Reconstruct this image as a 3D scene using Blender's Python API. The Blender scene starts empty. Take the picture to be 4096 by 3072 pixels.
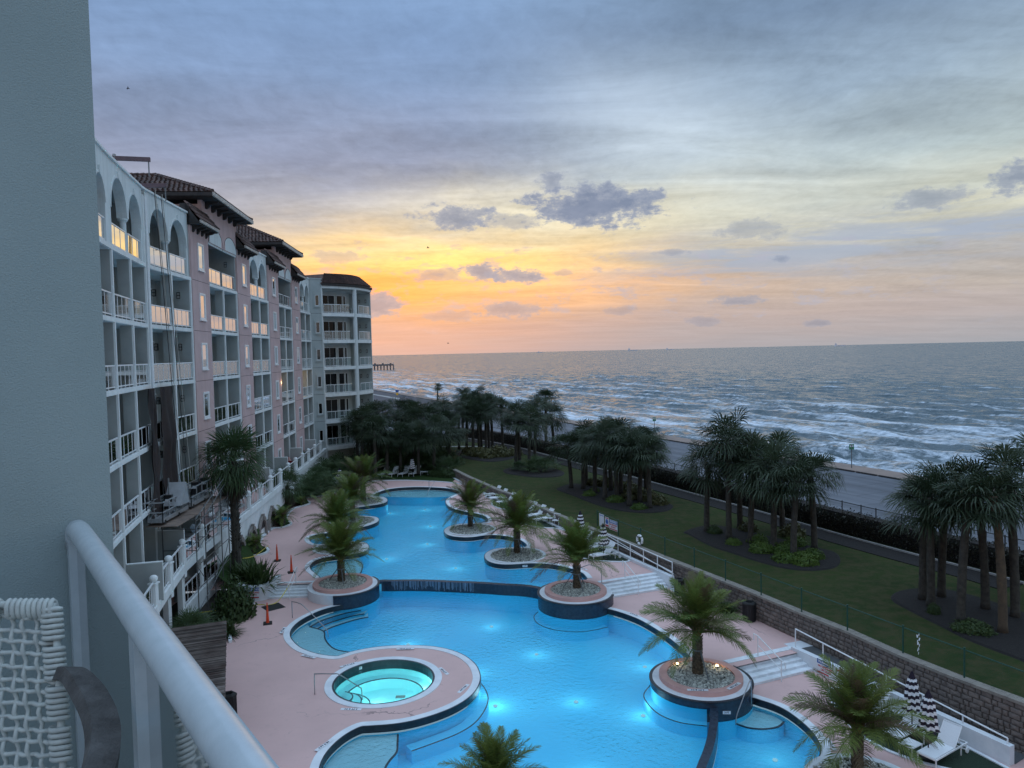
import bpy, math, random
from mathutils import Vector, Matrix, noise
from mathutils.geometry import delaunay_2d_cdt

PI = math.pi
R = math.radians
S = bpy.context.scene
COL = S.collection
rnd = random.Random(7)

# ------------------------------------------------------------------ camera
cd = bpy.data.cameras.new('camera'); cam = bpy.data.objects.new('camera', cd); COL.objects.link(cam)
cam.location = (0, 0, 13.6)
cam.rotation_euler = (Matrix.Rotation(R(90 - 2.45), 3, 'X') @ Matrix.Rotation(R(-1.28), 3, 'Z')).to_euler()
cd.sensor_width = 36; cd.lens = 36 * 740 / 1024
cd.clip_start = 0.05; cd.clip_end = 200000
S.camera = cam
S.render.resolution_x = 1024; S.render.resolution_y = 768
S.view_settings.view_transform = 'Standard'; S.view_settings.look = 'None'
S.view_settings.exposure = 0.62; S.view_settings.gamma = 1
S.view_settings.use_curve_mapping = False

# ------------------------------------------------------------------ node helper
class N:
    def __init__(s, tree):
        s.t = tree; s.n = tree.nodes; s.l = tree.links
    def new(s, typ, **kw):
        n = s.n.new(typ)
        for k, v in kw.items():
            setattr(n, k, v)
        return n
    def set(s, sock, v):
        if hasattr(v, 'links') or isinstance(v, bpy.types.NodeSocket): s.l.new(v, sock)
        else:
            if isinstance(v, tuple) and len(v) == 3 and sock.type == 'RGBA': v = (*v, 1)
            sock.default_value = v
    def m(s, op, a, b=0.0, c=0.0, clamp=False):
        n = s.n.new('ShaderNodeMath'); n.operation = op; n.use_clamp = clamp
        s.set(n.inputs[0], a); s.set(n.inputs[1], b); s.set(n.inputs[2], c)
        return n.outputs[0]
    def mix(s, f, a, b, mode='MIX'):
        n = s.n.new('ShaderNodeMix'); n.data_type = 'RGBA'; n.blend_type = mode; n.clamp_factor = True
        s.set(n.inputs[0], f); s.set(n.inputs[6], a); s.set(n.inputs[7], b)
        return n.outputs[2]
    def ramp(s, f, stops, interp='LINEAR'):
        n = s.n.new('ShaderNodeValToRGB'); n.color_ramp.interpolation = interp
        e = n.color_ramp.elements
        while len(e) < len(stops): e.new(0.5)
        for i, (p, c) in enumerate(stops):
            e[i].position = p
            e[i].color = (*c, 1) if isinstance(c, tuple) else (c, c, c, 1)
        s.set(n.inputs[0], f); return n.outputs[0]
    def noise(s, vec, scale, detail=4, rough=0.55, dist=0.0, out=0):
        n = s.n.new('ShaderNodeTexNoise')
        if vec is not None: s.l.new(vec, n.inputs['Vector'])
        n.inputs['Scale'].default_value = scale; n.inputs['Detail'].default_value = detail
        n.inputs['Roughness'].default_value = rough; n.inputs['Distortion'].default_value = dist
        return n.outputs[out]
    def vec(s, x, y, z):
        n = s.n.new('ShaderNodeCombineXYZ'); s.set(n.inputs[0], x); s.set(n.inputs[1], y); s.set(n.inputs[2], z)
        return n.outputs[0]
    def sep(s, v):
        n = s.n.new('ShaderNodeSeparateXYZ'); s.l.new(v, n.inputs[0]); return n.outputs

def lin(r, g, b):
    f = lambda c: (c / 255 / 12.92) if c / 255 <= 0.04045 else ((c / 255 + 0.055) / 1.055) ** 2.4
    return (f(r), f(g), f(b))

# ------------------------------------------------------------------ world: overcast dawn sky
W = bpy.data.worlds.new('World'); S.world = W; W.use_nodes = True
wt = W.node_tree; wt.nodes.clear(); w = N(wt)
tc = w.new('ShaderNodeTexCoord')
dx, dy, dz = w.sep(tc.outputs['Generated'])
el = w.m('MULTIPLY', w.m('ARCSINE', dz), 180 / PI)            # elevation, degrees
az = w.m('MULTIPLY', w.m('ARCTAN2', dx, dy), 180 / PI)        # azimuth from straight ahead, degrees right
zc = w.m('MAXIMUM', dz, 0.0)
inv = w.m('DIVIDE', 1.0, w.m('ADD', zc, 0.09))
pl = w.vec(w.m('MULTIPLY', dx, inv), w.m('MULTIPLY', dy, inv), 0.0)   # flat cloud layer seen in perspective
def gauss(x, c, s_):
    q = w.m('DIVIDE', w.m('SUBTRACT', x, c), s_)
    return w.m('EXPONENT', w.m('MULTIPLY', w.m('MULTIPLY', q, q), -1.0))
wob = w.noise(pl, 0.9, 4, 0.6)
wobd = w.m('MULTIPLY', w.m('SUBTRACT', wob, 0.5), 6.0)
ew = w.m('ADD', el, w.m('MULTIPLY', wobd, gauss(el, 14.0, 12.0)))
e01 = w.m('DIVIDE', ew, 40.0, clamp=True)
left = w.ramp(e01, [(0.0, lin(192, 166, 160)), (0.05, lin(206, 164, 148)), (0.11, lin(218, 162, 116)), (0.2, lin(196, 178, 158)),
                    (0.26, lin(166, 166, 174)), (0.36, lin(140, 150, 176)), (0.5, lin(128, 153, 190)), (0.68, lin(124, 158, 203)), (1.0, lin(130, 164, 208))])
right = w.ramp(e01, [(0.0, lin(158, 161, 168)), (0.06, lin(172, 164, 164)), (0.11, lin(176, 168, 162)), (0.16, lin(160, 164, 168)), (0.23, lin(196, 196, 178)),
                     (0.33, lin(176, 190, 192)), (0.44, lin(146, 166, 184)), (0.56, lin(116, 138, 164)), (0.7, lin(110, 136, 164)), (1.0, lin(126, 152, 184))])
fr = w.ramp(w.m('DIVIDE', w.m('ADD', az, 20.0), 60.0, clamp=True), [(0.0, 0.0), (0.2, 0.05), (0.62, 0.85), (1.0, 1.0)], 'EASE')
sky = w.mix(fr, left, right)
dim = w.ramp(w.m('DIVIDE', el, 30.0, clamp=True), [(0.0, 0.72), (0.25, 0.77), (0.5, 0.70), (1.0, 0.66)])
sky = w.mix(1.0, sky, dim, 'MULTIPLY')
# sky above the view brightened towards the zenith to light the ground more
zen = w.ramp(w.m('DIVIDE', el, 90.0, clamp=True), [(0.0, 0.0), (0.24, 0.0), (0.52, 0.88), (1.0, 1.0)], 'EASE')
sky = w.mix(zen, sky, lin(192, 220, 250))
# the glow over the hidden sun
g1 = w.m('MULTIPLY', gauss(az, -5.0, 13.0), gauss(ew, 6.9, 2.2))
sky = w.mix(w.m('MULTIPLY', g1, 0.85), sky, lin(246, 204, 116))
g1b = w.m('MULTIPLY', gauss(az, 3.0, 12.0), gauss(ew, 10.6, 2.0))
sky = w.mix(w.m('MULTIPLY', g1b, 0.5), sky, lin(232, 222, 186))
g2 = w.m('MULTIPLY', gauss(az, -11.0, 8.0), gauss(ew, 4.9, 1.3))
sky = w.mix(w.m('MULTIPLY', g2, 0.85), sky, lin(255, 150, 52))
g3 = w.m('MULTIPLY', gauss(az, 2.0, 12.0), gauss(ew, 4.9, 1.6))
sky = w.mix(w.m('MULTIPLY', g3, 0.5), sky, lin(238, 172, 116))
# high streaky cloud sheet
pr = w.new('ShaderNodeMapping'); w.l.new(pl, pr.inputs[0]); pr.inputs['Rotation'].default_value = (0, 0, R(24)); pr.inputs['Scale'].default_value = (1.0, 2.6, 1)
s1 = w.noise(pr.outputs[0], 1.1, 7, 0.6, 0.6)
pr2 = w.new('ShaderNodeMapping'); w.l.new(pl, pr2.inputs[0]); pr2.inputs['Rotation'].default_value = (0, 0, R(-38)); pr2.inputs['Scale'].default_value = (1.6, 1.0, 1)
s2 = w.noise(pr2.outputs[0], 11.0, 5, 0.65, 0.3)
big = w.noise(pl, 0.55, 3, 0.5)
streak = w.m('ADD', w.m('MULTIPLY', w.m('SUBTRACT', s1, 0.5), 1.6), w.m('MULTIPLY', w.m('SUBTRACT', s2, 0.5), w.m('MULTIPLY', big, 1.25)))
mod = w.m('ADD', 1.0, w.m('MULTIPLY', streak, w.ramp(w.m('DIVIDE', el, 30.0, clamp=True), [(0, 0.12), (0.12, 0.34), (0.3, 0.62), (1, 0.5)])))
sky = w.mix(1.0, sky, w.vec(mod, mod, mod), 'MULTIPLY')
# pale break in the sheet, high right of centre
brk = w.m('MULTIPLY', gauss(w.m('SUBTRACT', az, w.m('MULTIPLY', w.m('SUBTRACT', 20.0, el), 0.9)), 8.0, 7.0), gauss(el, 16.0, 5.0))
sky = w.mix(w.m('MULTIPLY', w.m('MULTIPLY', brk, s1), 0.7), sky, lin(190, 204, 218))
# long grey bands low on the right
bandn = w.noise(w.vec(w.m('MULTIPLY', az, 0.06), w.m('MULTIPLY', el, 0.55), 3.0), 1.6, 6, 0.6, 0.4)
band = w.m('MULTIPLY', w.m('MULTIPLY', gauss(w.m('ADD', el, w.m('MULTIPLY', az, -0.06)), 5.6, 1.9), w.ramp(w.m('DIVIDE', az, 30.0, clamp=True), [(0.1, 0.0), (0.5, 1.0)])), w.ramp(bandn, [(0.42, 0.0), (0.58, 1.0)]))
sky = w.mix(w.m('MULTIPLY', band, 0.85), sky, lin(138, 148, 164))
# small broken cumulus
cn = w.noise(w.vec(w.m('MULTIPLY', az, 0.16), w.m('MULTIPLY', el, 0.42), 0.0), 2.4, 8, 0.62, 0.2)
cthr = w.ramp(w.m('DIVIDE', el, 14.0, clamp=True), [(0.0, 0.74), (0.12, 0.63), (0.26, 0.54), (0.5, 0.56), (0.66, 0.66), (1.0, 0.8)])
cm = w.m('MULTIPLY', w.m('ADD', w.m('SUBTRACT', cn, cthr), w.m('MULTIPLY', gauss(az, -3.0, 9.0), 0.035)), 9.0, clamp=True)
ccol = w.mix(w.m('MULTIPLY', gauss(az, -8.0, 14.0), 0.55), lin(146, 148, 162), lin(196, 158, 138))
sky = w.mix(w.m('MULTIPLY', w.m('MULTIPLY', cm, 0.62), w.ramp(w.m('DIVIDE', w.m('ADD', az, 60.0), 120.0, clamp=True), [(0.0, 1.0), (0.7, 1.0), (0.78, 0.35), (1, 0.35)])), sky, ccol)
# named cumulus puffs: azimuth, elevation, half width, half height, strength
nz = w.noise(w.vec(w.m('MULTIPLY', az, 0.42), w.m('MULTIPLY', el, 0.75), 7.0), 1.5, 10, 0.66)
nzs = w.m('MULTIPLY', w.m('SUBTRACT', nz, 0.5), 2.8)
for (a0, e0, sa, se, st) in [(6.6, 10.9, 6.2, 1.7, 1.0), (-3.8, 10.4, 3.0, 1.0, 0.85), (0.2, 10.0, 3.2, 0.7, 0.5), (3.4, 12.7, 1.1, 1.0, 0.75), (18.0, 8.5, 2.6, 0.8, 0.45), (29.5, 9.6, 2.6, 0.8, 0.6),
                             (34.4, 10.3, 1.8, 1.1, 0.8), (-2.2, 6.2, 1.6, 1.0, 0.95), (0.6, 5.9, 2.6, 0.7, 0.95), (-5.5, 6.0, 2.6, 0.6, 0.6), (0.0, 3.2, 2.8, 0.7, 0.7), (-10.5, 3.9, 2.8, 1.1, 0.95),
                             (-4.5, 2.9, 2.2, 0.5, 0.4), (17.0, 3.4, 2.2, 0.45, 0.6), (14.5, 2.0, 1.8, 0.4, 0.4), (22.5, 1.6, 1.0, 0.3, 0.45), (8.5, 3.0, 1.6, 0.4, 0.35),
                             (-12.8, 7.4, 2.2, 0.6, 0.5), (20.0, 6.3, 1.0, 0.4, 0.6), (4.0, 6.0, 1.0, 0.3, 0.45), (12.5, 7.2, 1.5, 0.35, 0.5)]:
    d = w.m('SQRT', w.m('ADD', w.m('POWER', w.m('DIVIDE', w.m('SUBTRACT', az, a0), sa), 2.0), w.m('POWER', w.m('DIVIDE', w.m('SUBTRACT', el, e0), se), 2.0)))
    k = w.m('MULTIPLY', w.m('SUBTRACT', w.m('SUBTRACT', 1.0, d), nzs), 1.3, clamp=True)
    ks = w.m('MULTIPLY', w.ramp(k, [(0.0, 0.0), (0.45, 0.9), (1.0, 1.0)]), st)
    near_glow = 0.42 if (e0 < 8 and a0 < 5) else 0.0
    c = tuple(a * (1 - near_glow) + b * near_glow for a, b in zip(lin(84, 102, 130), lin(170, 144, 136)))
    hi = tuple(a * 0.55 + b * 0.45 for a, b in zip(c, lin(164, 168, 180)))
    sky = w.mix(ks, sky, w.mix(w.m('MULTIPLY', k, cn, clamp=True), hi, tuple(q * 0.80 for q in c)))
# thin burning streaks by the horizon
for (a0, e0, sa, se) in [(-14.3, 0.35, 1.3, 0.12), (-14.0, 1.0, 2.0, 0.13)]:
    k = w.m('MULTIPLY', gauss(az, a0, sa), gauss(el, e0, se))
    sky = w.mix(w.m('MULTIPLY', k, 0.9), sky, lin(250, 120, 92))
# below the horizon the same haze colour
sky = w.mix(w.m('MULTIPLY', w.m('MULTIPLY', dz, -30.0, clamp=True), 1.0), sky, lin(120, 132, 145))
nish = w.new('ShaderNodeTexSky'); nish.sky_type = 'NISHITA'; nish.sun_disc = False
nish.sun_elevation = R(2.0); nish.sun_rotation = R(-10.0)
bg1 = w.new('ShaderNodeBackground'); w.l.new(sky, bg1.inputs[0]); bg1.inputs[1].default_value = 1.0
bg2 = w.new('ShaderNodeBackground'); w.l.new(nish.outputs[0], bg2.inputs[0]); bg2.inputs[1].default_value = 0.004
add = w.new('ShaderNodeAddShader'); w.l.new(bg1.outputs[0], add.inputs[0]); w.l.new(bg2.outputs[0], add.inputs[1])
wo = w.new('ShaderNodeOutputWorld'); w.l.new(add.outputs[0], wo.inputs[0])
W.cycles.sampling_method = 'MANUAL'; W.cycles.sample_map_resolution = 512

# the sun, veiled by cloud at the horizon
sd = bpy.data.lights.new('sun', 'SUN'); sun = bpy.data.objects.new('sun', sd); COL.objects.link(sun)
sd.energy = 0.05; sd.angle = R(70); sd.color = (1.0, 0.75, 0.5)
sun.rotation_euler = Vector((math.sin(R(-10)), math.cos(R(-10)), math.sin(R(4)))).to_track_quat('Z', 'Y').to_euler()
# surveyed plan of the resort, metres (x to the right, y out to sea-side distance, z up)
PLAN = {
'upool': [(-11.67,43.39),(-12.17,44.24),(-12.66,45.05),(-12.94,46.0),(-12.9,47.05),(-12.46,47.71),(-11.73,48.03),(-10.96,48.24),(-10.34,48.64),(-10.04,49.32),(-10.04,50.06),(-10.27,50.83),(-10.68,51.43),(-11.28,51.73),(-12.07,51.73),(-12.72,51.51),(-13.44,51.23),(-14.06,51.29),(-14.64,52.12),(-14.94,53.1),(-14.75,53.89),(-14.05,54.35),(-13.29,54.66),(-12.58,55.25),(-11.86,55.85),(-11.25,56.61),(-10.86,57.53),(-10.86,58.52),(-11.24,59.45),(-11.87,59.83),(-12.73,60.05),(-13.63,60.01),(-14.43,59.95),(-15.16,60.63),(-15.45,61.6),(-15.09,62.3),(-14.27,62.91),(-13.53,63.44),(-12.77,63.98),(-11.86,64.62),(-11.43,65.55),(-11.57,66.68),(-11.94,67.64),(-12.54,68.12),(-13.11,68.43),(-13.2,69.22),(-12.88,70.74),(-12.22,71.83),(-11.11,72.49),(-9.53,72.63),(-7.64,72.13),(-6.35,71.38),(-5.42,70.17),(-5.16,69.01),(-5.61,68.04),(-6.06,66.51),(-6.08,64.85),(-5.65,63.06),(-4.91,61.63),(-3.9,60.56),(-2.94,59.71),(-2.35,58.74),(-2.09,57.65),(-2.24,56.77),(-2.71,56.53),(-3.37,56.47),(-4.14,56.42),(-4.77,55.99),(-5.17,55.14),(-5.25,54.18),(-4.95,53.15),(-4.41,52.52),(-3.68,52.21),(-2.97,52.25),(-2.27,52.62),(-1.65,52.7),(-0.93,52.42),(-0.22,51.9),(0.3,51.19),(0.65,50.28),(0.77,49.55),(0.57,49.16),(0.02,49.11),(-0.73,49.11),(-1.47,48.79),(-1.9,48.03),(-2.0,47.1),(-1.8,46.17),(-1.31,45.5),(-0.69,45.21),(-0.0,45.21),(0.69,45.34),(1.39,45.29),(2.07,45.07),(2.8,44.57),(3.49,43.82),(3.94,43.04),(4.09,42.07)],
'weirT': [(-8.17,43.18),(-7.3,43.23),(-6.19,43.2),(-5.07,43.07),(-3.95,42.85),(-2.85,42.62),(-1.75,42.38),(-0.67,42.05),(0.47,41.78),(1.41,41.22)],
'lpool': [(-9.44,39.96),(-10.1,39.57),(-10.57,39.06),(-11.01,38.25),(-11.28,37.37),(-11.32,36.44),(-11.13,35.61),(-10.77,34.89),(-10.22,34.12),(-9.61,33.58),(-8.94,33.19),(-8.27,32.99),(-8.02,33.14),(-7.69,33.44),(-7.12,33.75),(-6.41,33.98),(-5.56,34.07),(-4.68,34.02),(-3.78,33.8),(-3.0,33.33),(-2.39,32.7),(-1.9,31.81),(-1.67,30.92),(-1.62,30.2),(-1.73,29.41),(-1.99,28.72),(-2.39,28.12),(-2.92,27.6),(-3.58,27.15),(-4.23,26.85),(-4.9,26.7),(-5.57,26.64),(-5.84,26.59),(-6.17,26.22),(-6.42,25.76),(-6.6,25.22),(-6.69,24.71),(-6.7,24.18),(-6.63,23.59)],
'lpoolR': [(4.61,38.48),(5.08,38.11),(5.6,37.53),(6.15,36.75),(6.61,35.74),(7.03,34.62),(7.34,33.49),(7.53,32.52),(7.62,31.94)],
'dam': [(7.33,27.95),(7.2,27.39),(6.96,26.6),(6.7,25.87),(6.35,25.0),(5.96,24.19),(5.75,23.74)],
'dam2': [(7.56,27.73),(7.4,27.07),(7.18,26.31),(6.88,25.41),(6.54,24.49),(6.25,23.72)],
'tpool': [(9.31,29.24),(9.63,28.99),(9.99,28.64),(10.27,28.24),(10.48,27.69),(10.63,27.01),(10.69,26.42),(10.66,25.86),(10.54,25.32),(10.34,24.9),(10.02,24.49),(9.64,24.18)],
'rwall': [(-6.48,78.36),(-4.6,73.38),(-1.37,65.67),(0.44,62.4),(2.84,56.05),(4.72,51.8),(6.23,48.65),(8.63,43.37),(11.75,36.77),(13.08,33.64),(14.16,31.34),(15.11,28.73),(16.05,26.73),(17.18,24.68)],
'deckfar': [(-19.64,68.17),(-18.99,68.98),(-17.79,69.75),(-16.79,70.57),(-15.64,75.48),(-14.9,77.01),(-14.06,77.43),(-11.99,76.71),(-9.99,76.23),(-7.97,75.45),(-6.64,74.78),(-5.3,73.62),(-4.48,72.48),(-3.54,70.58),(-2.62,68.23)],
'grassL': [(-17.6,48.48),(-17.07,48.61),(-16.76,49.04),(-16.81,49.76),(-17.21,50.4),(-17.53,50.46),(-18.3,52.62),(-18.59,56.01),(-17.99,56.35),(-17.62,57.05),(-17.6,57.67),(-18.04,58.44),(-18.52,59.37),(-19.07,62.22),(-19.01,63.82),(-18.5,64.7),(-18.29,65.32),(-18.43,66.04),(-18.92,66.82),(-19.47,67.57)],
'fencepost': [(5.76,51.33),(6.78,48.27),(7.84,45.83),(8.86,43.48),(9.99,40.99),(11.03,38.54),(11.02,38.48),(12.09,36.12),(13.14,33.69),(14.19,31.34),(15.28,28.88),(16.32,26.6)],
'balls': [(-15.26,30.84),(-16.1,33.93),(-16.97,37.04),(-17.25,40.43),(-17.58,43.67),(-17.51,46.32),(-18.21,50.28),(-18.49,53.48),(-18.78,56.69),(-19.1,60.07),(-19.43,63.35),(-19.74,66.63),(-20.03,69.83),(-20.29,72.95),(-20.64,76.44),(-20.93,79.78)],
'sabal': [(19.32,34.05,5.14),(20.53,35.31,5.23),(19.45,31.97,5.33),(21.53,33.54,5.25),(20.48,30.75,5.77),(22.17,32.47,6.39),(19.45,34.99,4.47),(24.07,33.98,6.68),(13.71,47.04,6.32),(14.75,45.95,5.09),(15.61,44.29,4.57),(16.01,42.2,4.47),(17.99,44.09,4.7),(12.81,49.04,4.51),(15.35,50.07,5.32),(17.66,48.45,4.99),(5.11,65.93,3.67),(6.14,65.44,4.16),(6.59,67.25,4.16),(6.96,63.47,4.38),(7.47,60.69,5.12),(8.46,64.33,4.9),(8.41,60.48,4.3),(9.1,62.77,4.85),(8.99,57.65,4.46),(10.08,59.08,4.45),(10.45,56.84,4.34),(10.96,61.03,4.59),(0.23,79.3,5.03),(0.64,79.59,5.53),(1.58,75.92,5.05),(2.36,81.88,5.58),(3.99,89.84,6.42),(5.03,91.98,4.38),(-7.0,94.75,5.06),(-5.85,92.16,5.86),(-4.88,89.73,5.1),(-4.27,91.9,5.53),(-4.19,96.01,6.2),(-3.32,89.47,5.08),(-3.09,94.08,5.66),(-2.72,95.75,5.53),(-1.38,95.52,4.87),(-7.15,104.83,6.23)],
'mulch': {'m2':[(-1.01,76.85),(-0.17,78.4),(1.85,79.4),(3.78,77.83),(4.91,75.23),(4.85,73.31),(4.09,72.09),(2.26,72.04),(0.45,73.53),(-0.68,74.82)],'m3':[(3.93,66.0),(5.09,67.73),(6.12,67.73),(7.65,66.16),(9.98,63.23),(11.51,60.09),(12.29,58.03),(12.04,56.65),(11.3,55.61),(10.1,55.26),(8.76,55.66),(7.52,56.91),(6.32,59.17),(5.09,62.41),(4.18,64.49)],'m4':[(11.36,49.02),(12.18,50.0),(13.55,50.7),(14.93,49.56),(18.08,44.71),(18.85,43.42),(18.39,41.74),(17.49,40.48),(16.2,40.06),(14.96,40.54),(13.93,41.96),(12.95,43.91),(12.17,45.53),(11.58,48.32)],'m5':[(18.12,35.07),(19.05,36.21),(20.59,36.57),(21.62,36.04),(22.36,34.6),(22.89,32.93),(23.07,30.81),(19.8,26.43),(19.46,27.98),(19.05,29.04),(18.67,30.18),(18.44,31.71),(18.19,33.4)],'m1':[(-7.06,91.67),(-5.83,94.41),(-1.88,96.22),(0.05,89.93),(-0.25,85.22),(-2.36,83.11),(-4.56,84.89),(-6.18,87.69)]},
'hedge': [(-10.35,110.25),(-5.43,104.6),(-1.14,98.18),(2.3,90.82),(7.22,79.49),(11.05,71.38),(14.66,62.67),(17.71,55.61),(20.28,49.0),(21.34,46.39),(22.86,42.94),(23.97,40.63),(24.77,39.04),(25.61,36.9)],
'swroad': [(33.04,75.09),(36.9,68.13),(-50.34,267.21),(-20.13,198.65)],
'date': [('left',-10.21,42.7,1.58),('g2',-12.25,50.24,1.76),('g4',-14.08,65.57,1.62),('r2',-3.36,55.29,1.81),('r3',0.1,47.81,2.13),('right',3.31,40.03,1.86),('low',7.42,30.11,2.02)],
}

# ------------------------------------------------------------------ materials
MATS = {}
def base_mat(name):
    m = bpy.data.materials.new(name); m.use_nodes = True; m.node_tree.nodes.clear()
    t = N(m.node_tree); o = t.new('ShaderNodeOutputMaterial'); MATS[name] = m
    return m, t, o
def pmat(name, col, col2=None, scale=3.0, rough=0.7, bump=0.0, bscale=40.0, metal=0.0, detail=5, streak=None, spec=0.4, isl=0.0):
    """plain surface: two tones mixed by noise, optional rain streaks, fine relief"""
    m, t, o = base_mat(name)
    tc = t.new('ShaderNodeTexCoord'); gv = t.new('ShaderNodeNewGeometry')
    v = gv.outputs['Position']
    b = t.new('ShaderNodeBsdfPrincipled'); t.l.new(b.outputs[0], o.inputs[0])
    c = (*col, 1)
    if col2:
        f = t.noise(v, scale, detail, 0.6)
        f = t.ramp(f, [(0.35, 0.0), (0.65, 1.0)])
        c = t.mix(f, col, col2)
        if streak:
            x, y, z = t.sep(v)
            sv = t.vec(t.m('MULTIPLY', x, 1.0), y, t.m('MULTIPLY', z, 0.06))
            f2 = t.ramp(t.noise(sv, 3.2, 5, 0.65), [(0.5, 0.0), (0.75, 1.0)])
            c = t.mix(t.m('MULTIPLY', f2, 0.45), c, streak)
    if isl:
        hv = t.new('ShaderNodeHueSaturation'); t.set(hv.inputs['Color'], c)
        t.set(hv.inputs['Value'], t.m('ADD', 1.0 - isl / 2, t.m('MULTIPLY', gv.outputs['Random Per Island'], isl)))
        c = hv.outputs[0]
    t.set(b.inputs['Base Color'], c)
    b.inputs['Roughness'].default_value = rough; b.inputs['Metallic'].default_value = metal
    b.inputs['Specular IOR Level'].default_value = spec
    if bump:
        bn = t.new('ShaderNodeBump'); bn.inputs['Strength'].default_value = bump; bn.inputs['Distance'].default_value = 0.02
        t.l.new(t.noise(v, bscale, 4, 0.6), bn.inputs['Height']); t.l.new(bn.outputs[0], b.inputs['Normal'])
    return m
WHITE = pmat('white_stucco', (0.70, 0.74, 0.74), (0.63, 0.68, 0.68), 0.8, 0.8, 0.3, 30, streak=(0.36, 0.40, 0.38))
TRIM = pmat('white_trim', (0.80, 0.82, 0.82), (0.70, 0.74, 0.74), 1.5, 0.6, 0.1, 30, streak=(0.5, 0.52, 0.5))
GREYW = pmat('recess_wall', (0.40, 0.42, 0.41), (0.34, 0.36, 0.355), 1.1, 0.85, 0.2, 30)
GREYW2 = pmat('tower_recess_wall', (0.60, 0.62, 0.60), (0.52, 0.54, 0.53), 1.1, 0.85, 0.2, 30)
TOWERW = pmat('tower_stucco', (0.42, 0.46, 0.46), (0.36, 0.40, 0.40), 0.8, 0.85, 0.25, 30, streak=(0.27, 0.3, 0.29))
PINKW = pmat('pink_stucco', (0.60, 0.43, 0.42), (0.53, 0.37, 0.36), 0.9, 0.85, 0.3, 30, streak=(0.40, 0.28, 0.27))
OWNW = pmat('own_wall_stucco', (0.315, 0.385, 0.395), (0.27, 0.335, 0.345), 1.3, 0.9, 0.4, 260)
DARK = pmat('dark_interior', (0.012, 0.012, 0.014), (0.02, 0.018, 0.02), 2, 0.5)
PAINTW = pmat('white_paint', (0.80, 0.81, 0.82), (0.72, 0.74, 0.76), 6, 0.35, 0, spec=0.5)
RAILW = pmat('rail_paint', (0.50, 0.56, 0.60), (0.45, 0.51, 0.55), 25, 0.22, 0.05, 300, spec=0.6)
TILE = pmat('roof_clay_tile', (0.10, 0.055, 0.045), (0.055, 0.035, 0.032), 2.2, 0.8, 0.2, 40, isl=0.8)
WOODD = pmat('dark_brackets', (0.05, 0.042, 0.04), (0.03, 0.027, 0.026), 3, 0.8)
GUTTER = pmat('worn_gutter', (0.62, 0.57, 0.52), (0.32, 0.28, 0.26), 6, 0.7)
CURB = pmat('white_coping', (0.74, 0.77, 0.80), (0.62, 0.66, 0.70), 1.6, 0.7, 0.2, 60)
STEPW = pmat('white_step_paint', (0.76, 0.79, 0.82), (0.58, 0.61, 0.63), 2.2, 0.7, 0.2, 60)
PINKR = pmat('pink_ring', (0.62, 0.36, 0.32), (0.54, 0.31, 0.28), 2, 0.8, 0.2, 60)
BLACKT = pmat('dark_pool_tile', (0.022, 0.030, 0.040), (0.012, 0.016, 0.024), 5, 0.3, 0.3, 60)
WEIRM = pmat('weir_tile', (0.030, 0.050, 0.078), (0.018, 0.028, 0.048), 7, 0.25, 0.6, 50)
TURF = pmat('artificial_turf', (0.018, 0.036, 0.020), (0.012, 0.026, 0.015), 12, 0.95, 0.6, 200)
MULCH = pmat('black_mulch', (0.019, 0.016, 0.015), (0.011, 0.009, 0.009), 6, 0.95, 1.0, 60)
SOIL = pmat('soil', (0.04, 0.032, 0.026), (0.02, 0.017, 0.014), 6, 0.95, 1.0, 60)
STONE = pmat('river_pebbles', (0.60, 0.60, 0.55), (0.28, 0.28, 0.25), 9, 0.85, isl=1.1)
BLOCK = pmat('retaining_block', (0.20, 0.165, 0.145), (0.13, 0.11, 0.10), 3.0, 0.95, 0.9, 40, isl=0.5)
CAPM = pmat('wall_cap', (0.27, 0.245, 0.21), (0.19, 0.17, 0.15), 3.0, 0.95, 0.6, 40)
TRUNK = pmat('palm_trunk', (0.075, 0.066, 0.055), (0.04, 0.036, 0.03), 5, 0.95, 1.0, 30)
TRUNKT = pmat('trimmed_palm_trunk', (0.12, 0.085, 0.055), (0.075, 0.055, 0.04), 5, 0.95, 1.0, 30)
TRUNKD = pmat('date_trunk', (0.16, 0.125, 0.08), (0.07, 0.055, 0.04), 12, 0.95, 0.6, 60, isl=0.8)
PETIOLE = pmat('orange_leaf_stalk', (0.26, 0.13, 0.045), (0.16, 0.09, 0.04), 8, 0.7)
STEEL = pmat('brushed_steel', (0.45, 0.45, 0.46), (0.34, 0.34, 0.36), 20, 0.3, metal=0.9)
GALV = pmat('galvanised_pipe', (0.22, 0.24, 0.25), (0.13, 0.14, 0.15), 10, 0.5, metal=0.3)
PIPE = pmat('dark_scaffold_pipe', (0.06, 0.065, 0.07), (0.10, 0.09, 0.085), 10, 0.5)
ALU = pmat('dull_aluminium', (0.40, 0.41, 0.42), (0.28, 0.29, 0.30), 7, 0.5, metal=0.4)
GREENP = pmat('green_fence_paint', (0.012, 0.07, 0.05), (0.01, 0.05, 0.035), 5, 0.5)
BLACKP = pmat('black_plastic', (0.015, 0.015, 0.017), (0.02, 0.02, 0.022), 5, 0.5)
ORANGE = pmat('orange_cone', (0.75, 0.07, 0.02), (0.6, 0.05, 0.015), 8, 0.45)
NET = pmat('brown_debris_net', (0.045, 0.030, 0.027), (0.028, 0.022, 0.022), 1.2, 0.9, 0.5, 10)
PLY = pmat('plywood', (0.26, 0.19, 0.15), (0.17, 0.13, 0.11), 2.5, 0.8)
REED = pmat('weathered_reed', (0.17, 0.14, 0.125), (0.075, 0.052, 0.045), 1.0, 0.9, isl=1.2)
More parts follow.
